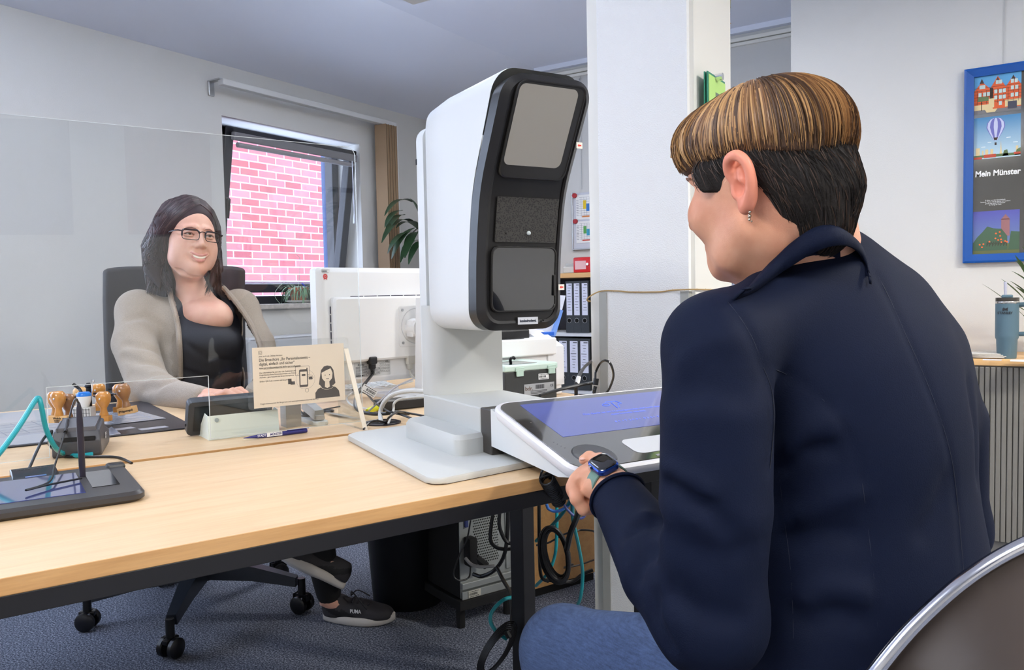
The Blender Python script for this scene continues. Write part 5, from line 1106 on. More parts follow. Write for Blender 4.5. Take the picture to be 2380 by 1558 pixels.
bb(gab, zf+.0008, mOr, 'orange_gables'); bb([rect(U(.0),U(.40),VA(.10),VA(.24)), rect(U(.66),U(1),VA(.12),VA(.30))], zf+.0011, mGr, 'stone_base')
lines = []
for v in (.28,.36,.44,.52,.60,.68): lines.append(rect(U(0),U(1),VA(v),VA(v)+.0012))
for u in (.06,.16,.26,.38,.5,.62,.72,.83,.94): lines.append(rect(U(u),U(u)+.0012,VA(.24),VA(.62)))
for c_ in (.16,.50,.83): lines.append([(U(c_-.05),VA(.80)),(U(c_+.05),VA(.80)),(U(c_),VA(.93))])
lines += [rect(U(.335),U(.405),VA(.38),VA(.66)), rect(U(.15),U(.165),VA(.08),VA(.35))]
bb(lines, zf+.0013, mDk, 'timber_lines')
wn = []
for u, v in ((.11,.66),(.17,.66),(.09,.46),(.19,.46),(.27,.46),(.46,.74),(.53,.74),(.43,.50),(.53,.50),(.61,.50),(.43,.34),(.53,.34),(.61,.34),(.78,.72),(.86,.72),(.78,.55),(.87,.55),(.78,.36),(.87,.36),(.53,.18)): wn.append(rect(U(u),U(u+.065),VA(v),VA(v+.10)))
bb(wn, zf+.0015, mWd, 'printed_windows'); bb([rect(U(.31),U(.43),VA(.14),VA(.38)), [(U(.23),VA(.10)),(U(.50),VA(.10)),(U(.45),VA(.02)),(U(.27),VA(.02))]], zf+.0017, mGr, 'fountain')
bb([[(U(.07),VA(.33)),(U(.31),VA(.33)),(U(.31),VA(.44)),(U(.09),VA(.46))]], zf+.0017, mTr, 'printed_tree'); bb([rect(U(.72),U(.91),VA(.06),VA(.25))], zf+.0019, mat('figures_print', srgb(66,66,80), .5), 'printed_figures')
# balloon picture
def gradm(name, c1, c2, y0, y1):
    m = bpy.data.materials.new(name); m.use_nodes = True; nt = m.node_tree; bs = nt.nodes['Principled BSDF']; tc = nt.nodes.new('ShaderNodeTexCoord'); sp = nt.nodes.new('ShaderNodeSeparateXYZ'); mr = nt.nodes.new('ShaderNodeMapRange'); r = nt.nodes.new('ShaderNodeValToRGB')
    nt.links.new(tc.outputs['Object'], sp.inputs[0]); nt.links.new(sp.outputs[2], mr.inputs[0]); mr.inputs[1].default_value = y0; mr.inputs[2].default_value = y1; r.color_ramp.elements[0].color = (*c1,1); r.color_ramp.elements[1].color = (*c2,1)
    nt.links.new(mr.outputs[0], r.inputs[0]); nt.links.new(r.outputs[0], bs.inputs['Base Color']); bs.inputs['Roughness'].default_value = .5; return m
pic(rect(U(0),U(1),VB(0),VB(1)), 'balloon_picture', gradm('balloon_sky', srgb(190,215,225), srgb(66,130,175), pz0+yB0, pz0+yB1))
mBl = [mat('balloon_violet', srgb(108,108,176), .5), mat('balloon_white', srgb(196,200,226), .5)]
for k in range(7):
    u0, u1 = -1+2*k/7, -1+2*(k+1)/7; P_ = []
    prof = [(.20,.42),(.75,.62),(1.0,.74),(.92,.85),(.6,.93),(.25,.955)]
    f = lambda s: s*(1.0)
    P_ = [(U(.47+.20*w_*math.sin(u0*PI/2)), VB(v)) for w_, v in prof]+[(U(.47+.20*w_*math.sin(u1*PI/2)), VB(v)) for w_, v in reversed(prof)]
    bb([P_], zf+.0005, mBl[k % 2], 'balloon_stripe')
bb([[(U(.42),VB(.49)),(U(.52),VB(.49)),(U(.50),VB(.43)),(U(.44),VB(.43))], rect(U(.45),U(.49),VB(.31),VB(.37))], zf+.0009, mDk, 'balloon_basket')
bb([rect(U(.04),U(.13),VB(.06),VB(.27)), rect(U(.18),U(.21),VB(.08),VB(.20)), rect(U(.25),U(.31),VB(.08),VB(.22)), rect(U(.36),U(.42),VB(.08),VB(.22)), [(U(.55),VB(.05)),(U(.62),VB(.05)),(U(.60),VB(.18)),(U(.585),VB(.40)),(U(.57),VB(.18))], rect(U(.90),U(.95),VB(.08),VB(.25))], zf+.0007, mGr, 'printed_towers')
bb([rect(U(0),U(1),VB(.03),VB(.09)), [(U(.62),VB(.03)),(U(.75),VB(.03)),(U(.72),VB(.18)),(U(.65),VB(.16))], [(U(.88),VB(.03)),(U(1),VB(.03)),(U(1),VB(.2)),(U(.92),VB(.16))]], zf+.0009, mTr, 'printed_trees'); bb([rect(U(.22),U(.48),VB(.02),VB(.10)), rect(U(.0),U(.18),VB(.0),VB(.05)), rect(U(.86),U(1),VB(.05),VB(.10))], zf+.0011, mat('roof_print', srgb(190,78,56), .5), 'printed_roofs')
bb([rect(U(.30),U(.38),VB(.38),VB(.395)), rect(U(.70),U(.79),VB(.455),VB(.47)), rect(U(.84),U(.94),VB(.33),VB(.345)), rect(U(.16),U(.25),VB(.28),VB(.295))], zf+.0009, mat('cloud_print', srgb(235,240,240), .6), 'printed_clouds')
# night picture
pic(rect(U(0),U(1),VC(0),VC(1)), 'night_picture', gradm('night_sky', srgb(112,138,170), srgb(84,84,164), pz0+yC0, pz0+yC1))
bb([[(U(0),VC(0)),(U(1),VC(0)),(U(1),VC(.26)),(U(0),VC(.22))]], zf+.0006, mat('meadow_print', srgb(100,104,62), .5), 'printed_meadow')
bb([[(U(.0),VC(.1)),(U(.75),VC(.1)),(U(.74),VC(.42)),(U(.62),VC(.58)),(U(.45),VC(.60)),(U(.31),VC(.65)),(U(.2),VC(.52)),(U(.1),VC(.42)),(U(0),VC(.28))], [(U(.76),VC(.1)),(U(1),VC(.1)),(U(1),VC(.5)),(U(.82),VC(.52))]], zf+.0009, mat('tree_night', srgb(70,96,72), .5), 'printed_trees')
bb([rect(U(.61),U(.79),VC(.42),VC(.80)), [(U(.60),VC(.79)),(U(.80),VC(.79)),(U(.70),VC(.91))]], zf+.0008, mat('tower_print', srgb(150,104,104), .5), 'printed_tower')
rnd = random.Random(2); ql = []
for u, v in ((.5,.48),(.58,.51),(.59,.42),(.49,.37),(.55,.33),(.61,.34),(.62,.28),(.36,.30),(.2,.18),(.15,.24),(.23,.25),(.7,.3),(.74,.28)): ql.append([(U(u)+.0038*math.cos(k*PI/3), VC(v)+.0038*math.sin(k*PI/3)) for k in range(6)])
bb(ql, zf+.0012, mat('lantern_print', srgb(226,104,52), .5), 'printed_lanterns'); bb([rect(U(.3+.02*i),U(.312+.02*i),VC(.19+.03*(i%3)),VC(.27+.03*(i%2))) for i in range(22)], zf+.0011, mDk, 'printed_people')
t0 = ppx(2318,402); sub(text('Mein Münster', .0335, M_PAPER, None, F_ @ Matrix.Translation((t0[0],t0[1],zf)), bold=.03, sx=.86, shear=.08), po)
for i, s_ in enumerate(('© Bilder aus dem Künstlerbuch', 'Tanzende Türme und die Sterne von Lamberti', 'gemalt von einem Künstlerpaar', 'im Verlag der Stadt')): q = ppx(2313,465+i*3.6); sub(text(s_, .0072, M_PAPER, None, F_ @ Matrix.Translation((q[0],q[1],zf)), sx=.8), po)
tag(B().tube([Vector((px0+PW*.5,YP-.004,pz1)), Vector((px0+PW*.5,YP-.004,2.5))], .0009, 4).mk('hanging_wire', M_STEEL), 'thin wire from which the blue framed poster hangs', 'wire')
# cupboard with tambour front
CY = 3.50; tc2 = thing('tambour_cupboard', 'low office cupboard with grey ribbed sliding front and beech top', 'cupboard', (.2,3.7,0))
zt2 = pY(2316,836,CY).z
sub(B().box((.30,(CY+YP)/2-.002,zt2-.012), (1.75,YP-CY-.012,.026), .003).mk('beech_top', mat('cab_beech', srgb(232,186,128), .4)), tc2)
sub(B().box((.30,(CY+YP)/2+.004,(zt2-.025)/2), (1.72,YP-CY-.02,zt2-.027)).mk('body', mat('cab_grey', srgb(110,108,104), .5)), tc2)
b = B(); x = -.53
while x < 1.14: b.box((x, CY+.006, (zt2-.03)/2+.03), (.0155,.008,zt2-.09), .0022, seg=1); x += .0185
sub(b.mk('ribbed_front', mat('rib_grey', srgb(124,121,114), .45)), tc2)
tb = thing('tumbler', 'slate blue insulated tumbler with handle and straw on the tambour cupboard', 'tumbler', pY(2337,836,CY+.10)); tq = pz(2339.5,833,zt2+.001)
MTu = mat('tumbler_blue', srgb(86,112,124), .55); k_ = (pY(2369,700,tq.y).x-pY(2311,700,tq.y).x)/2*.97
H_ = pv(2339,692,tq,Yp).z-tq.z
sub(B().lathe([(k_*.80,0),(k_*.83,.004),(k_*.90,H_*.31),(k_*.99,H_*.34),(k_,H_*.38),(k_,H_*.905)], tq, 40).mk('body', MTu, smooth=True), tb)
sub(B().lathe([(k_*1.0,H_*.905),(k_*1.01,H_*.91),(k_*1.01,H_*.935),(k_,H_*.94)], tq, 40).mk('steel_band', mat('band_steel', srgb(200,198,194), .2, metal=.9), smooth=True), tb)
sub(B().lathe([(k_*1.0,H_*.94),(k_*1.0,H_*1.0),(k_*.8,H_*1.003),(.001,H_*1.003)], tq, 40).mk('smoked_lid', mat('lid_smoke', srgb(64,60,56), .12), smooth=True), tb)
sub(B().box((tq.x-.0,tq.y-.01,tq.z+H_*1.02), (k_*.95,k_*1.2,.012), .004).mk('lid_slider', MTu), tb)
sub(B().tube([tq+Vector((-k_*.15,0,H_*1.0)), tq+Vector((-k_*.18,0,H_*1.26))], .0055, 12).mk('straw', mat('straw', srgb(190,190,205), .15), smooth=True), tb)
sub(B().tube(bez([tq+Vector((k_*.9,-.0,H_*.88)), tq+Vector((k_*1.9,-.01,H_*.88)), tq+Vector((k_*2.1,-.01,H_*.8)), tq+Vector((k_*2.05,-.01,H_*.5)), tq+Vector((k_*1.8,-.01,H_*.42)), tq+Vector((k_*.9,-.0,H_*.40))], 6), .009, 10).mk('handle', MTu, smooth=True), tb)
ft = pY(2337,727,tq.y-k_-.001); tdir = Vector((ft.x-tq.x, ft.y-tq.y, 0))
FT = frame(pv(2336,728,tq+(Vector((0,0,0))-Vector((tq.x,tq.y,0))).normalized()*(k_+.0012), Vector((tq.x,tq.y,0))), Zp.cross(Vector((tq.x,tq.y,0))).normalized()*-1, Zp)
sub(text('STANLEY', .0125, M_INK, None, FT, bold=.02, sx=.95), tb)
b = B(); b.prism([(-.008,.007),(-.009,.016),(-.005,.021),(.0,.017),(.006,.019),(.009,.022),(.008,.012),(.008,.007),(.004,.010),(-.003,.010)], 0, .0004, M=FT); sub(b.mk('animal_emblem', M_INK), tb)
b = B()
for i in range(4): b.box((pz(2300,832,zt2).x-.03, tq.y+.02, zt2+.006+i*.004), (.16,.13,.003), rz=.1*i)
tag(b.mk('paper_stack', mat('paper_grey', srgb(206,200,190), .7)), 'small stack of loose papers left of the slate blue tumbler', 'papers')
tag(B().box((pz(2378,840,zt2).x+.02, pz(2378,840,zt2).y, zt2+.002), (.12,.08,.001)).mk('white_note', M_PAPER), 'white note lying right of the slate blue tumbler', 'paper')
tag(B().box((pz(2306,838,zt2).x, pz(2306,838,zt2).y, zt2+.002), (.06,.04,.001)).mk('white_card', mat('card_bluish', srgb(214,218,232), .6)), 'small bluish white card at the foot of the tumbler', 'card')
yu = thing('spiky_plant', 'green spiky-leaved plant at the right edge beside the tumbler', 'plant', (.18,3.74,zt2)); yc = pY(2440,760,3.74); yc = Vector((yc.x,3.74,zt2))
b = B()
for x0, y0, x1, y1 in ((2380,735,2292,651),(2380,695,2332,643),(2395,660,2355,625),(2395,690,2352,648),(2380,705,2365,705),(2390,650,2373,602),(2390,640,2362,600),(2400,600,2378,570),(2420,640,2470,560),(2420,660,2430,540),(2420,690,2500,600),(2385,640,2362,590),(2400,735,2340,690),(2390,690,2362,662)):
    p0, p1 = pY(x0,y0,3.70), pY(x1,y1,3.66); base = yc+Zp*.22; v = p1-p0; leaf(b, p0, v, v.length, .008, .25, n=7); 
    b.tube([base, p0], .005, 4)
sub(b.mk('leaves', mat('yucca_leaf', srgb(78,112,66), .45), smooth=True, angle=180), yu)
sub(B().lathe([(.06,0),(.08,.14),(.083,.15),(.07,.15),(.065,.12)], yc, 24).mk('flower_pot', M_WHP, smooth=True), yu); sub(B().tube([yc+Zp*.13, yc+Zp*.24], .012, 8).mk('trunk', mat('trunk_brown', srgb(110,84,60), .9)), yu)
yu.location = yc
for ch in yu.children: ch.matrix_parent_inverse = wm(yu).inverted()
# ---- number plate on the column
XC_ = cx1+.012; sg5 = thing('number_sign', 'green acrylic sign with a grey number 5 on standoffs at the column side', 'sign', (XC_,2.4,1.6))
y0_, z1_ = pX(1637,166,XC_+.022).y, pX(1637,166,XC_+.022).z
FS = frame((XC_+.022, y0_, z1_), Yp, Zp)
sub(B().box((.075,-.12,.0), (.15,.24,.004), M=FS).box((.075,-.12,.008), (.15,.24,.004), M=FS).mk('acrylic_plate', mat('sign_edge', srgb(60,140,110), .15)), sg5)
sub(B().box((.078,-.123,.0108), (.143,.233,.0008), M=FS).mk('green_sheet', mat('sign_green', srgb(188,228,130), .5)), sg5)
sub(text('5', .125, mat('sign_grey', srgb(112,124,110), .6), None, FS @ Matrix.Translation((.080,-.095,.0116)), bold=.0), sg5)
for (x, y) in ((.07,-.004),(.13,-.23)): sub(B().cyl(FS @ Vector((x,y,-.022)), FS @ Vector((x,y,.030)), .0105, 18).mk('standoff', M_CHROME, smooth=True), sg5)
ym = thing('cane_plant', 'two knotty green plant canes climbing beside the column', 'plant', (-.70,2.36,0)); mcane = mat('cane_green', srgb(122,124,76), .6, var=.4, vscale=40, vcol=srgb(78,88,48)); mnode = mat('cane_node', srgb(150,122,84), .8)
for k, pts in enumerate(([(1671,-60),(1672,0),(1671,60),(1674,110),(1681,150),(1680,200),(1678,250),(1676,330)], [(1690,-60),(1692,0),(1690,50),(1689,110),(1690,160),(1690,210),(1689,260),(1688,330)])):
    P_ = bez([at(x,y,2.62+.03*k) for x, y in pts], 6); sub(B().tube(P_, .0085, 12).mk('cane', mcane, smooth=True), ym)
    b = B()
    for i in range(2, len(P_)-1, 2): 
        d_ = (P_[i+1]-P_[i]).normalized(); b.tube([P_[i]-d_*.001, P_[i]+d_*.001], .0093, 12)
    for i in range(4, len(P_)-2, 9): b.tube([P_[i], P_[i]+C_R*(.012 if i % 2 else -.012)-C_D*.008], [.004,.002], 6)
    sub(b.mk('cane_nodes', mnode, smooth=True), ym)
b = B(); q = at(1684,330,2.63); q2 = Vector((q.x+.20, q.y+.05, .27)); b.tube(bez([q, q*.5+q2*.5+Vector((-.03,0,.1)), q2], 6), .009, 8); b.lathe([(.09,0),(.115,.26),(.12,.27),(.10,.27)], (q2.x,q2.y,0), 24); sub(b.mk('planter', M_WHP, smooth=True), ym); ym.location = (q.x,q.y,0)
for ch in ym.children: ch.matrix_parent_inverse = wm(ym).inverted()
tag(B().tube(bez([at(1655,-40,2.5), at(1657,40,2.5), at(1661,90,2.5), at(1664,130,2.52), at(1666,200,2.52), at(1668,260,2.52)], 6), .0022, 6).mk('white_cable', MGC, smooth=True), 'thin white cable running down the column beside the canes', 'cable')
ca = thing('wall_calendar', 'white month calendar hanging in the niche behind the visitor', 'calendar', (-1.4,4.65,1.0)); q = pY(1678,640,4.655); F_ = frame((q.x, 4.655, q.z), Xp, Zp)
sub(B().box((.13,-.16,0), (.26,.40,.003), M=F_).mk('sheet', mat('calendar_blue', srgb(205,212,228), .7)), ca)
for r_ in range(5):
    for c_ in range(7):
        n_ = 2+c_+r_*7
        if n_ <= 31: sub(text(str(n_), .022, M_INK, None, F_ @ Matrix.Translation((.020+c_*.036,-.0-.021*0-.024-r_*.024,.0022))), ca)
# paintings on the right-hand wall, mirrored faintly in the screen
for k, (y0, y1, col_) in enumerate(((-1.3,-.52,(70,84,130)),(-.14,.46,(150,92,100)))):
    pt_ = thing('painting', ('unframed blue grey canvas', 'unframed reddish canvas')[k]+' on the right-hand wall, seen as a reflection in the screen', 'painting', (XR-.02,(y0+y1)/2,1.97), 0, 'canvases mirrored in the screen')
    sub(B().box((XR-.016,(y0+y1)/2,1.97), (.03,y1-y0,.84), .002).mk('canvas', mat('canvas_%d' % k, srgb(*col_), .7, var=.5, vscale=3, stretch=(1,6,1))), pt_)
# ================================================================ smooth solid modelling for people
def V3(p): return np.array((p[0], p[1], p[2]), dtype=np.float32)
class F:
    """signed distance field made of blended solids, meshed with surface nets"""
    def __init__(s): s.ops = []
    def _a(s, f, k, mode, c, r): s.ops.append((f, k, mode)); return s
    def ell(s, c, r, k=.02, M=None, mode='u'):
        c = V3(c); r = np.array(r, dtype=np.float32); A = np.array(M.to_3x3().transposed(), dtype=np.float32) if M is not None else None
        def f(P):
            q = P-c
            if A is not None: q = q @ A.T
            k0 = np.linalg.norm(q/r, axis=-1); k1 = np.linalg.norm(q/(r*r), axis=-1)+1e-9; return k0*(k0-1)/k1
        s.ops.append((f, k, mode)); return s
    def cap(s, a, b, ra, rb=None, k=.02, mode='u'):
        a, b = V3(a), V3(b); rb = ra if rb is None else rb; ab = b-a; L = float(ab @ ab)+1e-12
        def f(P):
            t = np.clip(((P-a) @ ab)/L, 0, 1); return np.linalg.norm(P-a-t[..., None]*ab, axis=-1)-(ra+(rb-ra)*t)
        s.ops.append((f, k, mode)); return s
    def chain(s, pts, rs, k=.02, mode='u'):
        for i in range(len(pts)-1): s.cap(pts[i], pts[i+1], rs[i], rs[i+1], k if i == 0 else .004, mode)
        return s
    def plane(s, p, n, k=.01, mode='i'):
        p, n = V3(p), V3(Vector(n).normalized()); s.ops.append((lambda P: (P-p) @ n, k, mode)); return s
    def ridge(s, pts, w, a):
        """add (a>0) or carve (a<0) a soft line"""
        pts = [V3(p) for p in pts]
        def f(P):
            d = None
            for p, q in zip(pts[:-1], pts[1:]):
                ab = q-p; t = np.clip(((P-p) @ ab)/(float(ab @ ab)+1e-12), 0, 1); e = np.linalg.norm(P-p-t[..., None]*ab, axis=-1); d = e if d is None else np.minimum(d, e)
            return -a*np.exp(-(d/w)**2)
        s.ops.append((f, 0, 'add')); return s
    def noise(s, fn): s.ops.append((fn, 0, 'add')); return s
    def eval(s, P):
        d = None
        for f, k, m in s.ops:
            e = f(P)
            if d is None: d = e; continue
            if m == 'add': d = d+e
            elif m == 'u': h = np.clip(.5+.5*(d-e)/k, 0, 1); d = d+(e-d)*h-k*h*(1-h)
            elif m == 's': e = -e; h = np.clip(.5-.5*(d-e)/k, 0, 1); d = d+(e-d)*h+k*h*(1-h)
            elif m == 'i': h = np.clip(.5-.5*(d-e)/k, 0, 1); d = d+(e-d)*h+k*h*(1-h)
        return d
    def at(s, p): return float(s.eval(np.array([V3(p)]))[0])
    def hit(s, px, py, d0=.5, d1=4., off=0):
        r = ray(px, py); r = r/r.dot(HEAD); t = d0
        for _ in range(90):
            d = s.at(C_O+r*t)
            if d < .0008: return C_O+r*(t-off)
            t += max(.0007, d*.7)
            if t > d1: break
        return None
    def mesh(s, name, lo, hi, h, mats, parent, smooth=True, keep=None, matfn=None, relax=2):
        lo, hi = V3(lo), V3(hi); n = np.ceil((hi-lo)/h).astype(int)+1
        X = np.stack(np.meshgrid(*[lo[i]+h*np.arange(n[i], dtype=np.float32) for i in range(3)], indexing='ij'), -1)
        D = np.concatenate([s.eval(X[i:i+24].reshape(-1, 3)).reshape(X[i:i+24].shape[:3]) for i in range(0, n[0], 24)], 0)
        S = D < 0; c = S.astype(np.int8); cs = sum(c[i:n[0]-1+i, j:n[1]-1+j, k:n[2]-1+k] for i in (0,1) for j in (0,1) for k in (0,1))
        act = (cs > 0) & (cs < 8); idx = -np.ones(act.shape, dtype=np.int64); I = np.argwhere(act); idx[act] = np.arange(len(I))
        acc = np.zeros((len(I), 3)); cnt = np.zeros(len(I))
        for ax in range(3):
            o1, o2 = [a for a in range(3) if a != ax]
            for u in (0, 1):
                for v in (0, 1):
                    a = I.copy(); a[:, o1] += u; a[:, o2] += v; b = a.copy(); b[:, ax] += 1
                    da, db = D[tuple(a.T)], D[tuple(b.T)]; m = (da < 0) != (db < 0); t = np.where(m, da/(da-db+1e-20), 0)
                    p = a.astype(float); p[:, ax] += t; acc[m] += p[m]; cnt[m] += 1
        Vt = lo+h*(acc/cnt[:, None]); Fs = []
        for ax in range(3):
            o1, o2 = (ax+1) % 3, (ax+2) % 3; sl = [slice(1, None)]*3; a = S; b = np.roll(S, -1, axis=ax)
            m = (a != b); m[tuple([slice(None) if q != ax else slice(-1, None) for q in range(3)])] = False
            E = np.argwhere(m); E = E[(E[:, o1] > 0) & (E[:, o2] > 0) & (E[:, o1] < n[o1]-1) & (E[:, o2] < n[o2]-1)]
            q = []
            for u, v in ((1,1),(0,1),(0,0),(1,0)):
                e = E.copy(); e[:, o1] -= u; e[:, o2] -= v; q.append(idx[tuple(e.T)])
            q = np.stack(q, 1); fl = S[tuple(E.T)]; q[~fl] = q[~fl][:, ::-1]; Fs.append(q[(q >= 0).all(1)])
        Q = np.concatenate(Fs)
        for _ in range(relax):
            A = np.zeros_like(Vt); Cn = np.zeros(len(Vt))
            for i in range(4): np.add.at(A, Q[:, i], Vt[Q[:, (i+1) % 4]]); np.add.at(Cn, Q[:, i], 1)
            Vt = Vt*.5+.5*A/np.maximum(Cn, 1)[:, None]
        if keep is not None:
            cen = Vt[Q].mean(1); Q = Q[keep(cen)]
        used = np.unique(Q); mp = -np.ones(len(Vt), dtype=np.int64); mp[used] = np.arange(len(used)); Vt = Vt[used]; Q = mp[Q]
        me = bpy.data.meshes.new(name); me.vertices.add(len(Vt)); me.vertices.foreach_set('co', Vt.astype(np.float32).ravel())
        me.loops.add(len(Q)*4); me.loops.foreach_set('vertex_index', Q.astype(np.int32).ravel()); me.polygons.add(len(Q))
        me.polygons.foreach_set('loop_start', np.arange(len(Q), dtype=np.int32)*4); me.update(calc_edges=True)
        for m in (mats if isinstance(mats, (list, tuple)) else [mats]): me.materials.append(m)
        if matfn is not None: me.polygons.foreach_set('material_index', matfn(Vt[Q].mean(1)).astype(np.int32))
        o = link(name, me, None, smooth, None, 180)
        return sub(o, parent) if parent is not None else o
def bounds(pts, m): P = np.array([tuple(p) for p in pts]); return P.min(0)-m, P.max(0)+m
def bodymat(name, col, rough=.8, **k): return mat(name, col, rough, **k)
def skinmat(name, col, dark):
    m = mat(name, col, .48, var=.12, vscale=18, vcol=dark, bump=.12, bscale=900, spec=.4); b = m.node_tree.nodes['Principled BSDF']
    b.inputs['Subsurface Weight'].default_value = .12; b.inputs['Subsurface Radius'].default_value = (.012,.005,.003); b.inputs['Subsurface Scale'].default_value = .5; return m
SKIN1 = skinmat('skin_clerk', srgb(228,182,160), srgb(218,166,144)); SKIN2 = skinmat('skin_visitor', srgb(222,166,136), srgb(204,142,112))
def strands(name, lines, m, parent, rmat=None, n=4):
    """many thin tapered hair locks in one mesh; lines = [(points, radius)]"""
    b = B()
    for pts, r in lines: b.tube(pts, [r*(.5+.5*math.sin(PI*min(1, .15+i/(len(pts)-1)*.85))) if i < len(pts)-1 else r*.15 for i in range(len(pts))], n, sx=.5)
    return sub(b.mk(name, m, smooth=True), parent)

# ================================================================ the clerk behind the screen
cl = thing('person', 'smiling woman with long dark hair, glasses and beige cardigan seated behind the screen', 'person', (0,0,0))
vh = ray(445, 560); vh.z = 0; vh.normalize(); vr = Vector((vh.y, -vh.x, 0))
HCc = at(440, 553, 2.68)
hf = (vr*math.sin(rad(21)) - vh*math.cos(rad(21)) + Zp*.03).normalized(); hx_ = hf.cross(Zp).normalized()*-1   # hx_ = her left, image right
tl = rad(-5); hu = hx_.cross(hf)*-1 if False else hf.cross(hx_)*-1
hx_ = Zp.cross(hf).normalized(); hu = hf.cross(hx_).normalized()
_c, _s = math.cos(tl), math.sin(tl); hx_, hu = hx_*_c+hu*_s, hu*_c-hx_*_s
if hu.z < 0: hu = -hu
HS = 1.04
def h(x, y, z): return HCc+(hx_*x+hf*y+hu*z)*HS
if (hx_.dot(vr)) < 0: hx_ = -hx_
HM = Matrix(((hx_.x,hf.x,hu.x),(hx_.y,hf.y,hu.y),(hx_.z,hf.z,hu.z)))
head = F()
head.ell(h(0,-.015,.035), (.077*HS,.093*HS,.088*HS), M=HM).ell(h(0,.026,-.022), (.064*HS,.060*HS,.088*HS), .03, M=HM)
for sgn in (-1,1):
    head.ell(h(.036*sgn,.050,-.036), (.034,.032,.032), .03, M=HM).ell(h(.030*sgn,.026,-.078), (.040,.042,.036), .04, M=HM)
head.ell(h(0,.064,-.102), (.028,.024,.021), .03, M=HM).ell(h(0,.030,-.116), (.034,.030,.016), .03, M=HM)
head.cap(h(0,.080,.012), h(0,.104,-.030), .0075, .0105, .014)
for sgn in (-1,1):
    head.ell(h(.0125*sgn,.094,-.035), (.0095,.010,.0075), .008, M=HM)
    head.cap(h(.014*sgn,.084,.024), h(.044*sgn,.070,.020), .0065, .005, .014)
    head.ell(h(.031*sgn,.094,.002), (.015,.012,.008), .012, M=HM, mode='s')
    head.ell(h(.0065*sgn,.104,-.0425), (.0035,.005,.0025), .003, M=HM, mode='s')
    head.ridge([h(.017*sgn,.098,-.034), h(.028*sgn,.084,-.050), h(.036*sgn,.076,-.064)], .0035, -.0032)
    pass
mo_c = [h(-.033,.074,-.053), h(-.019,.088,-.063), h(0,.0935,-.067), h(.019,.088,-.063), h(.033,.074,-.053)]
head.chain(mo_c, [.004,.0065,.007,.0065,.004], .012)
head.chain([h(-.024,.077,-.066), h(-.012,.087,-.078), h(0,.091,-.081), h(.012,.087,-.078), h(.024,.077,-.066)], [.004,.0055,.0062,.0055,.004], .008)
head.chain([h(-.026,.086,-.0595), h(-.014,.0975,-.0695), h(0,.102,-.0725), h(.014,.0975,-.0695), h(.026,.086,-.0595)], [.001,.0045,.0058,.0045,.001], .003, 's')
head.ridge([h(-.052,.022,-.088), h(-.034,.044,-.112), h(0,.056,-.123), h(.034,.044,-.112), h(.052,.022,-.088)], .011, -.010)
head.ridge([h(-.014,.090,-.092), h(0,.092,-.094), h(.014,.090,-.092)], .005, -.002)
neck0, neck1 = h(0,-.012,-.085), at(452, 700, 2.70)
TC = lambda x, y, d: at(x, y, d)
head.cap(h(0,-.032,-.09), TC(452,690,2.74), .044, .054, .03)
head.ell(TC(466,738,2.715), (.135,.085,.075), .05)
lo, hi = bounds([h(0,0,.12), h(-.1,.1,-.1), h(.1,-.1,-.1), TC(470,790,2.6), TC(560,740,2.6), TC(380,740,2.7), TC(450,740,2.85)], .03)
def facemat(c):
    q = (c-np.array(HCc)) @ np.array(HM)/HS; x, y, z = q[:,0], q[:,1], q[:,2]; r = np.zeros(len(c))
    zl = -.0655+x*x*11.; up = (np.abs(x) < .028) & (y > .070) & (z < zl+.0055-x*x*3) & (z > zl-.002); r[up] = 1
    lw = (np.abs(x) < .024) & (y > .070) & (z < zl-.011+x*x*10) & (z > zl-.020+x*x*14); r[lw] = 1; return r
M_LIP = mat('lips', srgb(206,140,128), .4)
head.mesh('skin', lo, hi, .0026, [SKIN1, M_LIP], cl, matfn=facemat, relax=1)
sub(B().tube(bez([h(-.0235,.081,-.0625), h(-.012,.0895,-.0695), h(0,.0925,-.0718), h(.012,.0895,-.0695), h(.0235,.081,-.0625)], 4), [.0022]+[.0054]*15+[.0022], 8, sx=.9).mk('teeth', mat('teeth', srgb(238,228,208), .25), smooth=True), cl)
M_EYW = mat('eye_white_skin', srgb(224,216,210), .2); M_IRIS = mat('iris', srgb(96,88,70), .15); M_PUP = mat('pupil', (.005,.005,.005), .1); M_BROW = mat('brow', srgb(134,98,82), .8)
for sgn in (-1,1):
    ec = h(.0315*sgn,.0755,.0015)
    ey = sub(B().sphere(ec, .0125, n=18).mk('eye', M_EYW, smooth=True), cl)
    g_ = (hf*1.0+hx_*.05).normalized()
    sub(B().sphere(ec+g_*.0085, .0058, n=14).mk('iris', M_IRIS, smooth=True), ey); sub(B().sphere(ec+g_*.0122, .0026, n=10).mk('pupil', M_PUP, smooth=True), ey)
    lid = lambda zz, yy: [h(sgn*(.0315+.0165*t), .0875+yy-.0085*t*t-.002*(t > 0)*t, zz-.005*t*t) for t in (-1,-.6,-.2,.2,.6,1)]
    sub(B().tube(bez(lid(.0065,.0012), 3), .0036, 8).mk('upper_eyelid', SKIN1, smooth=True), cl)
    sub(B().tube(bez(lid(.0035,.0038), 3), .0009, 5).mk('eyelash', mat('lash', srgb(50,36,34), .7), smooth=True), cl)
    sub(B().tube(bez([h(sgn*(.0315+.0165*t), .0865-.0085*t*t, -.0055+.003*t*t) for t in (-1,-.5,0,.5,1)], 3), .0030, 8).mk('lower_eyelid', SKIN1, smooth=True), cl)
    sub(B().tube(bez([h(.015*sgn,.0945,.0185), h(.028*sgn,.0905,.0215), h(.040*sgn,.081,.0195), h(.049*sgn,.071,.014)], 4), [.0022]*4+[.0026]*5+[.0012]*4, 6, sx=.6).mk('eyebrow', M_BROW, smooth=True), cl)
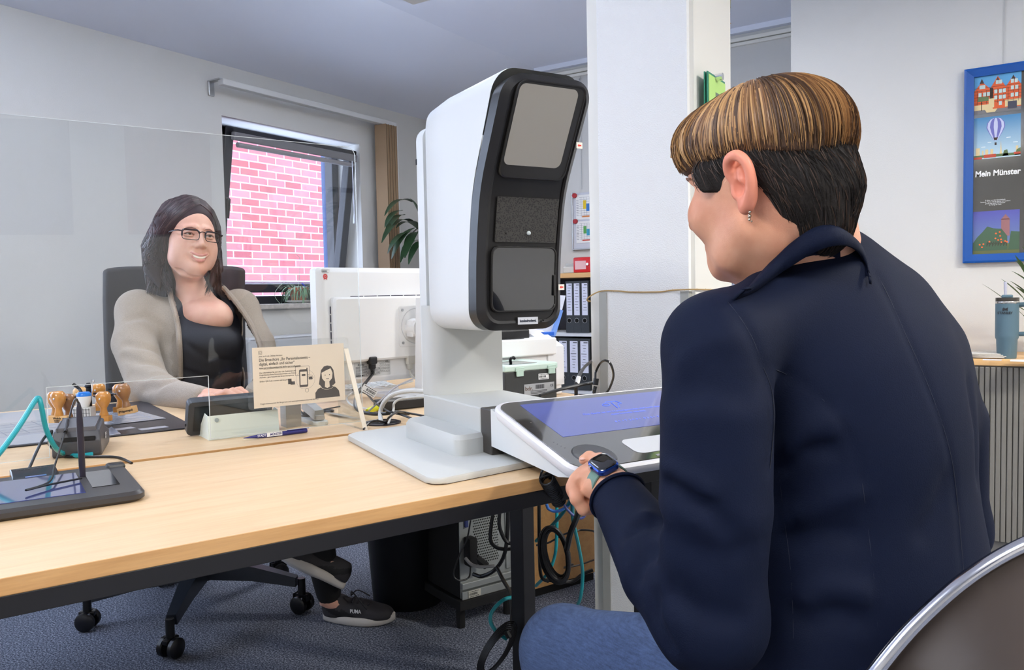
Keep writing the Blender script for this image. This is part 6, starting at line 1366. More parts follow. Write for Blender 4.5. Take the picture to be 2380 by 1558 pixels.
# glasses
gs = thing('glasses', 'black rectangular framed glasses worn by the smiling clerk', 'glasses', h(0,.1,0)); M_GF = mat('glasses_black', srgb(28,26,30), .25)
for sgn in (-1,1):
    GF = frame(h(.0345*sgn,.1035-.0,-.004), (hx_-hf*.20*sgn), hu)
    P_ = [GF @ Vector((x, y, 0)) for x, y in rrect(.053,.032,.010,5)]; 
    sub(B().tube(P_+[P_[0]], .0013, 6).mk('rim', M_GF, smooth=True), gs)
    sub(B().tube(P_[:13], .0030, 6).mk('brow_bar', M_GF, smooth=True), gs)
    sub(B().prism(rrect(.048,.029,.009,5), -.0004, .0004, M=GF).mk('lens', glassmat('lens', refl=.6)), gs)
    sub(B().tube(bez([h(.060*sgn,.098,.006), h(.073*sgn,.085,.007), h(.079*sgn,.03,.005), h(.080*sgn,-.02,.0)], 4), .0022, 6).mk('temple', M_GF, smooth=True), gs)
sub(B().tube(bez([h(-.0105,.110,.005), h(0,.113,.0075), h(.0105,.110,.005)], 4), .0018, 6).mk('bridge', M_GF, smooth=True), gs)
# hair
M_HD = [mat('hair_dark', srgb(36,26,28), .6, spec=.4), mat('hair_dark2', srgb(30,22,24), .42, spec=.6), mat('hair_dark3', srgb(62,44,44), .35, spec=.6)]
hair = F()
hair.ell(h(0,-.025,.045), (.092*HS,.100*HS,.094*HS), M=HM)
for sgn, pts, rr in ((-1, [h(-.070,-.005,.03), at(362,575,2.67), at(360,625,2.66), at(371,668,2.63)], [.040,.040,.034,.006]), (1, [h(.070,-.01,.03), h(.082,.000,-.04), at(503,625,2.70), at(489,668,2.66)], [.030,.026,.022,.005])):
    hair.chain(pts, rr, .03)
hair.chain([h(0,-.07,-.02), h(0,-.07,-.12)], [.06,.05], .04)
hair.ell(h(.006,.105,-.062), (.055*HS,.095*HS,.092*HS), .012, M=HM, mode='s').ell(h(.012,.100,.000), (.041*HS,.080*HS,.064*HS), .018, M=HM, mode='s')
lo, hi = bounds([h(0,0,.15), h(-.12,.08,-.14), h(.12,-.14,-.14), at(340,640,2.62), at(520,680,2.7)], .03)
hair.mesh('hair', lo, hi, .0035, M_HD[0], cl, relax=2)
rnd = random.Random(12); LN = [[], [], []]
def drop(p, d0):  # keep a lock on the hair surface
    v = hair.at(p); g = np.array([hair.at(p+Vector(e)*.003)-v for e in ((1,0,0),(0,1,0),(0,0,1))]); g = g/(np.linalg.norm(g)+1e-9); return p-Vector(g)*(v-d0)
part = [h(.012,.062-.016*i,.112+.004*math.sin(i*.6)-.004*max(0,i-5)) for i in range(10)]
for i in range(760):
    sgn = rnd.choice((-1,-1,1)); t = rnd.random(); k_ = t*8.9; p = part[int(k_)].lerp(part[min(9,int(k_)+1)], k_ % 1)
    e = [h(-.070-.02*rnd.random(), .04-.11*t, .02), at(rnd.uniform(338,392), rnd.uniform(585,615), 2.66), at(rnd.uniform(338,402), rnd.uniform(640,690), 2.63+.03*rnd.random())] if sgn < 0 else [h(.072+.015*rnd.random(), .035-.10*t, .02), at(rnd.uniform(496,512), rnd.uniform(580,610), 2.69), at(rnd.uniform(474,516), rnd.uniform(640,690), 2.67)]
    q = bez([p]+e, 5); d0 = rnd.uniform(.0004,.0030); q = [drop(drop(x, d0), d0) if j < len(q)-4 else x for j, x in enumerate(q)]
    LN[rnd.choice((0,1,1,2))].append((q, rnd.uniform(.0012,.0026)))
for k in range(3): strands('hair_locks', LN[k], M_HD[k], cl)
# torso
sh_l, sh_r = at(322, 722, 2.66), at(556, 716, 2.78)
AX = (sh_r-sh_l).normalized(); TZ = Zp; AF = TZ.cross(AX).normalized(); AF = AF if AF.dot(vh) < 0 else -AF; AM = Matrix(((AX.x,AF.x,0),(AX.y,AF.y,0),(AX.z,AF.z,1)))
top = F()
top.ell(at(452,760,2.73), (.150,.100,.10), .04, M=AM).ell(at(468,800,2.66), (.135,.105,.075), .05, M=AM).ell(at(445,860,2.70), (.165,.135,.13), .06, M=AM).ell(at(440,960,2.70), (.185,.16,.13), .06, M=AM)
top.chain([at(395,672,2.74), at(415,730,2.66)], [.020,.016], .04).chain([at(510,668,2.79), at(535,722,2.71)], [.018,.016], .04)
def neckline(c):     # scooped neck cut out in front
    return c
nk = [(388,668),(400,690),(425,712),(460,733),(500,741),(525,733),(522,715),(510,690),(503,672)]
lo, hi = bounds([at(300,660,2.5), at(620,660,2.9), at(600,1020,2.45), at(280,1020,2.95)], .05)
# skin of the chest shows inside the neckline: drop faces there
def pxof(c):
    q = c-np.array(C_O); z = q @ np.array(C_F); return 1190+FPX*(q @ np.array(C_R))/z, 779+FPX*(q @ np.array(C_D))/z
def inpoly(x, y, poly):
    r = np.zeros(len(x), bool); n = len(poly)
    for i in range(n):
        x0, y0 = poly[i]; x1, y1 = poly[(i+1) % n]; c_ = ((y0 > y) != (y1 > y)) & (x < (x1-x0)*(y-y0)/(y1-y0+1e-9)+x0); r ^= c_
    return r
CUT = [(400,640),(392,668),(405,700),(420,760),(423,820),(424,900),(424,1040),(640,1040),(616,870),(596,790),(566,735),(530,690),(510,668),(505,640)]
NK = [(378,640),(388,664),(410,690),(440,712),(475,728),(505,733),(528,731),(524,712),(508,684),(500,640)]
def keep_top(c):
  x, y = pxof(c); front_ = ((c-np.array(at(450,760,2.72))) @ np.array(AF)) > -.02; return ~(inpoly(x, y, NK) & front_) & ~(front_ & ~inpoly(x, y, [((a_-520)*1.03+520, (b__-800)*1.04+800) for a_, b__ in CUT]))
M_TOP = mat('black_top', srgb(38,38,42), .75, bump=.2, bscale=300)
for q in ([(520,760),(560,800),(585,850)],[(430,800),(480,830),(540,838)],[(420,860),(480,880),(560,880)]):
    P_ = [top.hit(*p, d0=2.2) for p in q]
    if all(P_): top.ridge(P_, .010, -.006)
top.mesh('black_top', lo, hi, .0055, M_TOP, cl, keep=keep_top)
M_CAR = mat('cardigan_knit', srgb(164,150,134), .95, var=.16, vscale=420, bump=.8, bscale=420, sheen=.15)
car = F()
car.ell(at(446,770,2.74), (.185,.130,.13), .04, M=AM).ell(at(438,890,2.73), (.20,.168,.17), .06, M=AM)
el_r, wr_r, ha_r = at(345,895,2.42), at(470,925,2.17), at(548,913,2.12)
car.ell(sh_l+Zp*.0, (.062,.062,.058), .04, M=AM).chain([sh_l, at(312,800,2.56), el_r], [.060,.068,.060], .05).chain([el_r, at(400,920,2.30), wr_r], [.060,.048,.032], .02)
el_l = at(625,900,2.62); car.ell(sh_r, (.058,.06,.055), .04, M=AM).chain([sh_r, at(597,800,2.72), el_l], [.055,.060,.055], .05).chain([el_l, at(600,915,2.42), at(600,918,2.30)], [.052,.04,.03], .02)
CUT = [(400,640),(392,668),(405,700),(420,760),(423,820),(424,900),(424,1040),(640,1040),(616,870),(596,790),(566,735),(530,690),(510,668),(505,640)]
def keep_car(c):
    x, y = pxof(c); fr_ = ((c-np.array(at(450,800,2.76))) @ np.array(AF)) > -.03; arm = ((c-np.array(el_r)) @ np.array(AF)) > -.05
    arm &= (y > 865); return ~(inpoly(x, y, CUT) & fr_ & ~arm)
for q in ([(300,742),(340,735),(375,760),(388,800)],[(290,800),(330,805),(372,822)],[(285,830),(330,842),(378,852)],[(300,870),(340,875),(385,868)],[(330,905),(365,900),(400,885)]):
    P_ = [car.hit(*p, d0=2.0) for p in q]
    if all(P_): car.ridge(P_, .012, -.013)
for q in ([(408,720),(418,790),(415,870)],):
    P_ = [car.hit(*p, d0=2.0) for p in q]
    if all(P_): car.ridge(P_, .012, .008)
lo, hi = bounds([at(260,660,2.6), at(640,660,2.95), at(470,925,2.13), at(640,1030,2.3), at(280,1010,2.98)], .06)
cr_ = car.mesh('cardigan', lo, hi, .0065, M_CAR, cl, keep=keep_car); m = cr_.modifiers.new('s','SOLIDIFY'); m.thickness = .006; m.offset = -1
def smooth_line(q, n=5): 
    v = bez([Vector((x, y, 0)) for x, y in q], n); return [(p.x, p.y) for p in v]
# front edge band of the cardigan
for pts in ([(398,665),(404,700),(418,755),(423,820),(424,880)], [(512,668),(532,690),(566,735),(594,790),(612,860)]):
    P_ = []
    for p in smooth_line(pts, 4):
        x_ = p[0]+(-5 if p[0] < 450 else 6); c_ = car.hit(x_, p[1], d0=2.3); t_ = top.hit(x_, p[1], d0=2.3); dd_2 = [(q_-C_O).dot(HEAD) for q_ in (c_, t_) if q_ is not None]
        if dd_2: P_.append(at(x_, p[1], min(dd_2)-.006))
    P_ = P_[::2]; sub(B().tube(bez(P_, 5), .0125, 8, sx=.7).mk('cardigan_band', M_CAR, smooth=True), cl)
# her right hand resting on the pad
hd = F(); hv = (ha_r-wr_r).normalized(); hside = Zp.cross(hv).normalized()
hd.cap(wr_r-hv*.03, wr_r+hv*.02, .023, .022, .01).ell(wr_r+hv*.06, (.040,.034,.016), .02, M=Matrix(((hv.x,hside.x,0),(hv.y,hside.y,0),(hv.z,hside.z,1))))
for i, (o_, L_) in enumerate(((-.028,.062),(-.010,.074),(.010,.070),(.027,.055))):
    b0 = wr_r+hv*.085+hside*o_; hd.chain([b0, b0+hv*L_*.5+Zp*.006, b0+hv*L_*.85-Zp*.006, b0+hv*L_-Zp*.014], [.0095,.009,.008,.007], .008)
t0 = wr_r+hv*.03+hside*-.03; hd.chain([t0, t0+hv*.035-hside*.02, t0+hv*.06-hside*.022], [.012,.010,.008], .01)
lo, hi = bounds([wr_r-hv*.04, wr_r+hv*.18, wr_r+hside*.06, wr_r-hside*.08], .03); hd.mesh('hand', lo, hi, .0028, SKIN1, cl)
# trousers, ankles and shoes
tr = F(); pel = at(432,1055,2.76); pel.z = .55
kn1, an1 = at(700,1080,2.35), at(764,1378,2.50); kn1.z = .56; kn2, an2 = at(620,1080,2.42), at(742,1290,2.47); kn2.z = .55
tr.ell(pel, (.18,.15,.10), .03, M=AM).chain([pel+AX*.08, kn1, kn1+(an1-kn1)*.5, an1], [.085,.064,.052,.040], .05).chain([pel-AX*.08, kn2, kn2+(an2-kn2)*.55, an2], [.085,.064,.05,.034], .05)
lo, hi = bounds([pel+Vector((-.25,-.2,.1)), pel+Vector((.25,.2,-.1)), kn1, kn2, an1, an2], .09); tr.mesh('trousers', lo, hi, .009, mat('trousers_black', srgb(18,18,20), .85), cl)
M_UP = mat('shoe_dark', srgb(52,50,54), .7, bump=.2); M_SOLE = mat('shoe_sole', srgb(214,208,200), .55); M_FS = mat('shoe_stripe', srgb(18,18,22), .6)
def shoe(heel, toe, up, label, sidev):
    """sneaker: heel and toe are sole points, up = away from the sole"""
    d = (toe-heel); L_ = d.length; d.normalize(); up = (up-d*up.dot(d)).normalized(); sd = d.cross(up)
    if sd.dot(sidev) < 0: sd = -sd
    SMx = Matrix(((d.x,sd.x,up.x,heel.x),(d.y,sd.y,up.y,heel.y),(d.z,sd.z,up.z,heel.z),(0,0,0,1)))
    t = thing('sneaker', label, 'shoe', heel, 0, 'dark sneakers of the clerk')
    def outline(g, z): return [Vector((L_*(.5+.5*math.cos(a))*1.0+(g if math.cos(a) > 0 else -g), (.036+.010*math.cos(a)-.004*math.cos(2*a)+g)*math.sin(a), z+ (.010*max(0,math.cos(a))**3))) for a in [2*PI*i/28 for i in range(28)]]
    sub(B().rings([outline(-.004,.0), outline(.002,.006), outline(.002,.024), outline(-.003,.028)], M=SMx).mk('sole', M_SOLE, smooth=True, angle=60), t)
    up_ = F(); q = lambda x, y, z: SMx @ Vector((x*L_, y, z))
    Ms = SMx.to_3x3()
    up_.ell(q(.78,0,.030), (L_*.21,.040,.030), .03, M=Ms).ell(q(.5,0,.035), (L_*.25,.036,.042), .03, M=Ms).ell(q(.18,0,.045), (L_*.19,.034,.052), .03, M=Ms).plane(q(0,0,.020), -up, .004)
    up_.ell(q(.17,0,.108), (L_*.15,.026,.030), .01, M=Ms, mode='s')
    lo, hi = bounds([q(0,0,0), q(1,0,0), q(.2,.05,.1), q(.2,-.05,.1), q(.9,0,.08)], .03)
    def sm(c):
        r = (np.array(SMx.inverted()) @ np.c_[c, np.ones(len(c))].T).T; x, z = r[:,0]/L_, r[:,2]; o_ = np.zeros(len(c)); o_[(z < .075-.11*x) & (z > .058-.13*x-.02*(x>.3)) & (x < .62) & (z>.02)] = 1; o_[(x > .3) & (x < .60) & (z < .052-.10*(x-.3)) & (z>.02) & (x+z*5 > .42)] = 1; return o_
    up_.mesh('upper', lo, hi, .004, [M_UP, M_FS], t, matfn=sm)
    b = B()
    for i in range(4):
        x = .42+i*.075; b.tube(bez([q(x,-.022,.072-.03*(x-.4)), q(x+.03,0,.083-.07*(x-.4)), q(x+.02,.022,.072-.03*(x-.4))], 4), .0028, 5)
    b.tube(bez([q(.40,0,.085), q(.45,.02,.105), q(.62,.035,.07), q(.66,.03,.055)], 5), .0022, 5); b.tube(bez([q(.40,0,.085), q(.48,-.01,.10), q(.62,-.03,.075)], 5), .0022, 5)
    sub(b.mk('laces', mat('lace_dark', srgb(30,30,38), .6), smooth=True), t)
    return t, SMx, L_, sd, d, up
hl, te = pz(752,1442,.0), pz(918,1450,.0); f1, SM1, L1_, sd1, d1, u1_ = shoe(hl, te, Zp, 'dark grey sneaker with white sole standing flat on the carpet', -HEAD)
pq = SM1 @ Vector((L1_*.52, .0395, .050)); sub(text('PUMA', .017, M_PAPER, None, frame(pq+sd1*.002, d1, u1_+sd1*.0-d1*.0), bold=.02, sx=.8), f1)
hl2, te2 = at(796,1372,2.46), at(640,1300,2.36); shoe(hl2, te2, (C_D*-.80+C_R*.42+HEAD*.45), 'raised dark sneaker with its pale sole turned towards the viewer under the desk', -HEAD)
sub(B().tube([an1+Zp*.06, an1-Zp*.005+Vector((.0,0,-.02)), (hl*.75+te*.25)+Zp*.055], [.034,.031,.030], 14).mk('ankle', SKIN1, smooth=True), cl)
sub(B().tube([an2, (hl2*.8+te2*.2)+(C_D*-.05)], [.032,.03], 14).mk('ankle', SKIN1, smooth=True), cl)
# office chair
oc = thing('office_chair', 'black office swivel chair with high backrest and five castors holding the clerk', 'chair', (0,0,0))
cst = [pz(398,1528,0), pz(205,1463,0), pz(703,1423,0)]
cc_ = (cst[0]+cst[1]+cst[2])/3; # circumcentre of the three visible castors
ax_, ay_, bx_, by_, cx_, cy_ = cst[0].x, cst[0].y, cst[1].x, cst[1].y, cst[2].x, cst[2].y; dd_ = 2*(ax_*(by_-cy_)+bx_*(cy_-ay_)+cx_*(ay_-by_))
ux = ((ax_**2+ay_**2)*(by_-cy_)+(bx_**2+by_**2)*(cy_-ay_)+(cx_**2+cy_**2)*(ay_-by_))/dd_; uy = ((ax_**2+ay_**2)*(cx_-bx_)+(bx_**2+by_**2)*(ax_-cx_)+(cx_**2+cy_**2)*(bx_-ax_))/dd_
cen = Vector((ux, uy, 0)); Rr = (cst[0]-cen).length; a0 = math.atan2(cst[0].y-cen.y, cst[0].x-cen.x); oc.location = cen
angs = [a0, math.atan2(cst[1].y-cen.y, cst[1].x-cen.x), math.atan2(cst[2].y-cen.y, cst[2].x-cen.x)]
srt = sorted(angs); gaps = [a0+2*PI*k/5 for k in range(5)]
use = angs[:]+[g_ for g_ in gaps if min(abs(math.atan2(math.sin(g_-q), math.cos(g_-q))) for q in angs) > .75][:2]
M_CH = mat('chair_arm', srgb(30,36,46), .35)
for k, a in enumerate(use):
    e = cen+Vector((math.cos(a)*Rr, math.sin(a)*Rr, 0)); dr = Vector((math.cos(a), math.sin(a), 0)); sdv = Vector((-dr.y, dr.x, 0))
    b = B(); b.rings([[p+sdv*w*x+Zp*z for x, z in ((-1,-.5*hh),(-.8,hh*.5),(.8,hh*.5),(1,-.5*hh))] for p, w, hh in ((cen+Zp*.15, .034, .06), (cen+dr*Rr*.55+Zp*.135, .026, .045), (e-dr*.015+Zp*.105, .017, .03))])
    leg = sub(b.mk('base_leg', M_CH, smooth=True), oc)
    b = B(); b.cyl(e+Zp*.06, e+Zp*.115, .013, 12); tg_ = rad(70)+a; axl = Vector((math.cos(tg_), math.sin(tg_), 0)) if k != 0 else (C_R*.9-HEAD*.35); axl = Vector((axl.x, axl.y, 0)).normalized()
    sub(b.mk('castor_stem', M_BLKP, smooth=True), leg)
    b = B()
    for s2 in (-1,1): c1 = e+axl*s2*.011+Zp*.030; c2 = e+axl*s2*.030+Zp*.030; b.tube([c1, c1+axl*s2*.003, c2-axl*s2*.004, c2], [.026,.030,.030,.024], 22)
    b.box((0,0,0), (.02,.05,.016), .004, M=frame(e+Zp*.052, axl, Zp.cross(axl)))
    sub(b.mk('castor', mat('castor_black', srgb(22,22,26), .3), smooth=True), leg)
sub(B().lathe([(.035,.11),(.04,.16),(.032,.19),(.028,.20),(.028,.36),(.02,.36),(.02,.43)], cen, 20).mk('gas_column', M_BLKM, smooth=True), oc)
sc_c = Vector((pel.x, pel.y, .46)); 
sub(B().prism(rrect(.50,.48,.09), -.035, .035, M=frame(sc_c-Zp*.03, AX, AF), bev=.02).mk('seat', M_BLKM, smooth=True), oc)
sub(B().tube([cen+Zp*.40, sc_c-Zp*.06], .05, 12).mk('mechanism', M_BLKM, smooth=True), oc)
bl, br_ = at(246,640,2.86), at(246,640,2.86)+AX*.50; R = []
for i, (pz_, dpt) in enumerate(((620,0),(700,.0),(800,-.01),(880,.03),(960,.05),(1040,.04))):
    row = []
    for j in range(13):
        t = j/12; p = at(246+ (0 if pz_ < 760 else (pz_-760)*.06), pz_, 2.88)+AX*(t*.47); p = p+AF*(.07*(abs(t-.5)*2)**2)+AF*dpt*.5; p.z += -.012*(abs(t-.5)*2)**6 if i == 0 else 0; row.append(p)
    R.append(row)
b = B(); b.rings(R, close=False); o = sub(b.mk('backrest', mat('backrest_black', srgb(40,39,42), .7, bump=.3, bscale=500), smooth=True, angle=180), oc); m = o.modifiers.new('s','SOLIDIFY'); m.thickness = .045; m.offset = 0; m2 = o.modifiers.new('b','BEVEL'); m2.width = .015; m2.segments = 3
sub(B().tube([sc_c-Zp*.05-AF*.22, sc_c+Zp*.1-AF*.30, sc_c+Zp*.25-AF*.28], .022, 10).mk('back_bracket', M_BLKM, smooth=True), oc)
# ================================================================ the visitor in the foreground
vi = thing('person', 'short-haired woman in navy blazer and jeans seen from behind at the touch console', 'person', (0,0,0))
VC = at(1783, 400, .955)
vy = HEAD*math.sin(rad(48)) - Vector((HEAD.y, -HEAD.x, 0))*math.cos(rad(48))       # facing: left and away
vf = (vy*math.cos(rad(9)) - Zp*math.sin(rad(9))).normalized()
vs = Zp.cross(vf).normalized(); vs = vs if vs.dot(HEAD) < 0 else -vs                      # her left side, towards us
vu = vs.cross(vf); vu = vu if vu.z > 0 else -vu
a_ = rad(-2); vs, vu = vs*math.cos(a_)+vu*math.sin(a_), vu*math.cos(a_)-vs*math.sin(a_)
VM = Matrix(((vf.x,vs.x,vu.x),(vf.y,vs.y,vu.y),(vf.z,vs.z,vu.z))); VSs = .93
def g(f, s_, u): return VC+(vf*f+vs*s_+vu*u)*VSs
def gell(F_, f, s_, u, r, k=.02, mode='u'): return F_.ell(g(f,s_,u), tuple(x*VSs for x in r), k, VM, mode)
hv_ = F()
gell(hv_, 0,0,.01, (.094,.074,.085)); gell(hv_, .040,0,-.050, (.058,.060,.072), .03)
gell(hv_, .078,0,-.104, (.024,.025,.020), .03); hv_.chain([g(.010,.050,-.072), g(.045,.040,-.100), g(.078,.012,-.110)], [.018,.016,.016], .03)
hv_.chain([g(.010,-.050,-.072), g(.045,-.040,-.100), g(.078,-.012,-.110)], [.018,.016,.016], .03)
gell(hv_, .074,.034,-.040, (.026,.026,.026), .02); gell(hv_, .074,-.034,-.040, (.026,.026,.026), .02)
hv_.cap(g(.096,0,.000), g(.116,0,-.040), .008, .011, .014); hv_.cap(g(.086,.03,.016), g(.090,-.03,.016), .009, .009, .015)
for s_ in (-1,1): gell(hv_, .098,.031*s_,-.006, (.012,.014,.008), .01, 's')
hv_.chain([g(.090,-.02,-.080), g(.096,0,-.080), g(.090,.02,-.080)], [.005,.006,.005], .014).chain([g(.087,-.018,-.092), g(.092,0,-.092), g(.087,.018,-.092)], [.005,.006,.005], .014)
nk0 = g(-.045,0,-.055); nk1 = at(1895, 610, 1.0)
hv_.cap(nk0, nk1, .049, .057, .03); hv_.cap(g(.0,.01,-.09), at(1805, 690, .98), .035, .04, .03)
lo, hi = bounds([g(.12,0,.1), g(.12,0,-.13), g(-.1,.08,.1), g(-.1,-.08,-.1), nk1, at(1780,700,.98)], .05)
hv_.mesh('skin', lo, hi, .003, SKIN2, vi, relax=1)
# ear
er = F(); E0 = g(-.012,.076,-.022)
def e(f, s_, u): return E0+(vf*f+vs*s_+vu*u)*VSs
rimp = [e(.012,.004,.004), e(.014,.012,.018), e(.006,.020,.030), e(-.008,.024,.031), e(-.018,.024,.020), e(-.020,.022,.004), e(-.015,.018,-.012), e(-.006,.012,-.024), e(.002,.007,-.031)]
rimq = bez(rimp, 3); rr3 = np.interp(np.arange(len(rimq))/3, range(9), [.0036,.0042,.0046,.0048,.0046,.0046,.0050,.0062,.0066]); er.chain(rimq, [float(x) for x in rr3], .006)
er.chain([e(.004,.006,-.026), e(.002,.010,-.012), e(-.004,.014,.002), e(-.004,.015,.014)], [.005,.0035,.004,.0035], .006)
er.ell(e(-.003,.006,.002), (.014,.006,.026), .01, VM); er.ell(e(.012,.006,-.008), (.005,.006,.008), .006, VM)
gellc = er.ell(e(.003,.014,-.006), (.007,.006,.009), .004, VM, 's')
lo, hi = bounds(rimp, .02); er.mesh('ear', lo, hi, .0016, mat('skin_ear', srgb(224,142,116), .45, spec=.4), vi, relax=1)
eb = B(); rnd = random.Random(1)
for k in range(9): eb.sphere(e(-.004+rnd.uniform(-.002,.002), .010+rnd.uniform(-.001,.003), -.030-.0022*k), rnd.uniform(.0012,.0022), n=8)
sub(eb.mk('earring', mat('earring_metal', (.62,.54,.42), .2, metal=1), smooth=True), vi)
sub(B().tube(bez([g(.100,.024,.014), g(.096,.036,.016), g(.084,.046,.012)], 4), .0022, 6, sx=.6).mk('eyebrow', M_BROW, smooth=True), vi)
# hair: dark clipped sides and nape, long light streaked top
M_VD = [mat('visitor_dark', srgb(24,18,15), .85, bump=.5, bscale=300), mat('visitor_dark2', srgb(22,16,13), .65), mat('visitor_dark3', srgb(66,48,36), .55)]
M_VL = [mat('visitor_brown', srgb(120,86,56), .42), mat('visitor_mid', srgb(80,58,42), .6), mat('visitor_gold', srgb(180,140,92), .42), mat('visitor_light', srgb(158,118,76), .4)]
dk = F(); gell(dk, -.010,0,.010, (.097,.079,.089)); gell(dk, -.036,0,-.035, (.062,.062,.062), .02); dk.chain([g(-.062,.0,-.045), g(-.060,.0,-.085), g(-.058,-.003,-.112)], [.044,.032,.010], .03)
dk.chain([g(.052,.068,.01), g(.050,.070,-.015), g(.047,.069,-.034)], [.010,.009,.003], .02)
dk.chain([g(.052,-.068,.01), g(.050,-.070,-.015), g(.047,-.069,-.034)], [.010,.009,.003], .02)
gell(dk, .085,.0,-.078, (.075,.12,.098), .008, 's')                # face side free
gell(dk, -.002,.085,-.066, (.036,.05,.052), .010, 's'); gell(dk, -.002,-.085,-.066, (.036,.05,.052), .010, 's')
gell(dk, .015,.092,-.020, (.028,.022,.036), .004, 's')             # round the ear
lo, hi = bounds([g(.1,.09,.1), g(-.12,-.09,.1), g(-.1,.09,-.16), g(.05,-.09,-.1)], .03)
dk.mesh('short_hair', lo, hi, .0032, M_VD[0], vi)
def stick(F_, p, d0):
    v = F_.at(p); gr_ = np.array([F_.at(p+Vector(e_)*.002)-v for e_ in ((1,0,0),(0,1,0),(0,0,1))]); gr_ = gr_/(np.linalg.norm(gr_)+1e-9); return p-Vector(gr_)*(v-d0)
rnd = random.Random(21); L3 = [[], [], []]
def sdir(az, el): return (vf*math.cos(az)*math.cos(el)+vs*math.sin(az)*math.cos(el)+vu*math.sin(el))
def onto(F_, o, d, off):
    """first surface point from outside along -d towards o"""
    t = .19
    for _ in range(40):
        v = F_.at(o+d*t); t -= v*.9
        if v < .0006: break
    return o+d*(t+off) if t > .05 and v < .002 else None
TO = g(-.002, 0, .02); TS = g(-.02, 0, -.01)
for i in range(1500):
    az = rad(rnd.uniform(25, 250)); el = rad(rnd.uniform(-62, 26)); dl = rad(rnd.uniform(8, 16)); da = rad(rnd.uniform(2, 9))*(1 if az < rad(180) else -1)*math.cos(el); d0 = rnd.uniform(.0, .0018)
    pts = [onto(dk, TS, sdir(az+da*t, el-dl*t), d0+.0008*t) for t in (0, .33, .66, 1)]
    if any(p is None for p in pts) or any((pts[j+1]-pts[j]).length > .013 for j in range(3)) or min((p-TS).length for p in pts) < .045: continue
    if hv_.at(pts[-1]) < .0008: continue
    L3[rnd.choice((0,1,1,2))].append((pts, rnd.uniform(.0006,.0011)))
for k in range(3): strands('short_strands', L3[k], M_VD[k], vi, n=3)
tp = F(); gell(tp, -.006,0,.040, (.106,.085,.071)); gell(tp, -.052,.0,.022, (.056,.074,.062), .02); gell(tp, .064,.006,.056, (.050,.058,.040), .025); gell(tp, .078,.010,.038, (.026,.040,.028), .02)
pl0 = g(.10,.08,.012); pl1 = g(-.02,.09,.030); 
gell(tp, .03,0,-.030, (.135,.13,.056), .012, 's'); gell(tp, -.10,.0,-.075, (.09,.12,.062), .015, 's')
lo, hi = bounds([g(.14,.1,.13), g(-.14,-.1,.13), g(-.13,.1,-.06), g(.13,-.1,-.02)], .02)
tp.mesh('top_hair', lo, hi, .0034, M_VL[1], vi)
L4 = [[], [], [], []]
for i in range(2600):
    az = rnd.uniform(rad(-20), rad(200)) if rnd.random() < .86 else rnd.uniform(rad(-160), rad(-20))
    el0 = rad(rnd.uniform(58, 84)); front_ = max(0, math.cos(az)); back_ = max(0, -math.cos(az))
    el1 = rad(4 + 12*front_ - 13*back_ + rnd.uniform(-12, 9)); sw = rad(rnd.uniform(4, 22))*(1 if math.sin(az) > 0 else -1)*(-.75*math.cos(az-rad(35))-.1)
    start = rnd.random()**1.4*.5; d0 = rnd.uniform(.0, .0045); pts = []
    for t in (0, .25, .5, .75, 1):
        tt = start+(1-start)*t; q = onto(tp, TO, sdir(az+sw*tt, el0+(el1-el0)*tt), d0*(1-.3*t))
        if q is None or (pts and (q-pts[-1]).length > .06): break
        pts.append(q)
    if len(pts) < 3: continue
    w_ = rnd.random(); dark_ = .5 if abs(math.sin(az*4+1.2)) > .6 else .15
    L4[1 if w_ < dark_ else 0 if w_ < .60 else 2 if w_ < .80 else 3].append((bez(pts, 3), rnd.uniform(.0007, .0021)))
for i in range(200):      # fringe swept forward over the forehead
    s0 = rnd.uniform(-.05,.048); st = g(.040, s0*.6, .100); en = g(rnd.uniform(.090,.106)-abs(s0)*.25, s0+rnd.uniform(.0,.012), rnd.uniform(.032,.060)); mid = g(.090, s0*.9, .080)
    q = bez([st, mid, en, en+(-vu*.007+vs*.004-vf*.003)], 4); q = [stick(tp, x, rnd.uniform(0,.004)) if j < len(q)-5 else x for j, x in enumerate(q)]
    L4[rnd.choice((0,2,3,0))].append((q, rnd.uniform(.0010,.0022)))
for k in range(4): strands('top_strands', L4[k], M_VL[k], vi)
# ---- blazer
SL, SR = at(1668, 812, .875), at(2122, 822, 1.06); BX = (SR-SL).normalized(); BX = Vector((BX.x, BX.y, 0)).normalized(); BF = Zp.cross(BX).normalized(); BF = BF if BF.dot(HEAD) > 0 else -BF
BM_ = Matrix(((BX.x,BF.x,0),(BX.y,BF.y,0),(BX.z,BF.z,1)))
bl_ = F()
bl_.ell(at(1925,790,1.0), (.150,.085,.095), .04, BM_).ell(at(1908,664,.99), (.082,.066,.080), .05, BM_)
bl_.ell(at(1980,930,1.0), (.172,.118,.15), .06, BM_).ell(at(2010,1160,1.0), (.158,.112,.16), .06, BM_).ell(at(2005,1400,1.0), (.185,.135,.16), .06, BM_).ell(at(1980,1620,1.0), (.205,.155,.13), .06, BM_)
bl_.chain([at(1870,680,.96), SL+Zp*.006], [.040,.054], .04).chain([at(1960,668,1.0), at(2040,715,1.03), SR], [.040,.050,.052], .05)
EL, WR = at(1650,1440,.86), at(1432,1150,1.06)
bl_.chain([SL, at(1665,960,.855), at(1662,1180,.85), EL], [.056,.060,.060,.056], .03)
bl_.chain([EL, at(1545,1330,.93), WR], [.058,.053,.036], .03)
ER = at(2205,1230,1.13); bl_.chain([SR, at(2195,980,1.10), ER], [.056,.054,.050], .05).chain([ER, at(2050,1290,1.32), at(1900,1200,1.42)], [.050,.044,.036], .03)
def hits(F_, q, **k): 
    r = [F_.hit(*p, **k) for p in q]; return [x for x in r if x is not None]
base_ = F(); base_.ops = list(bl_.ops)
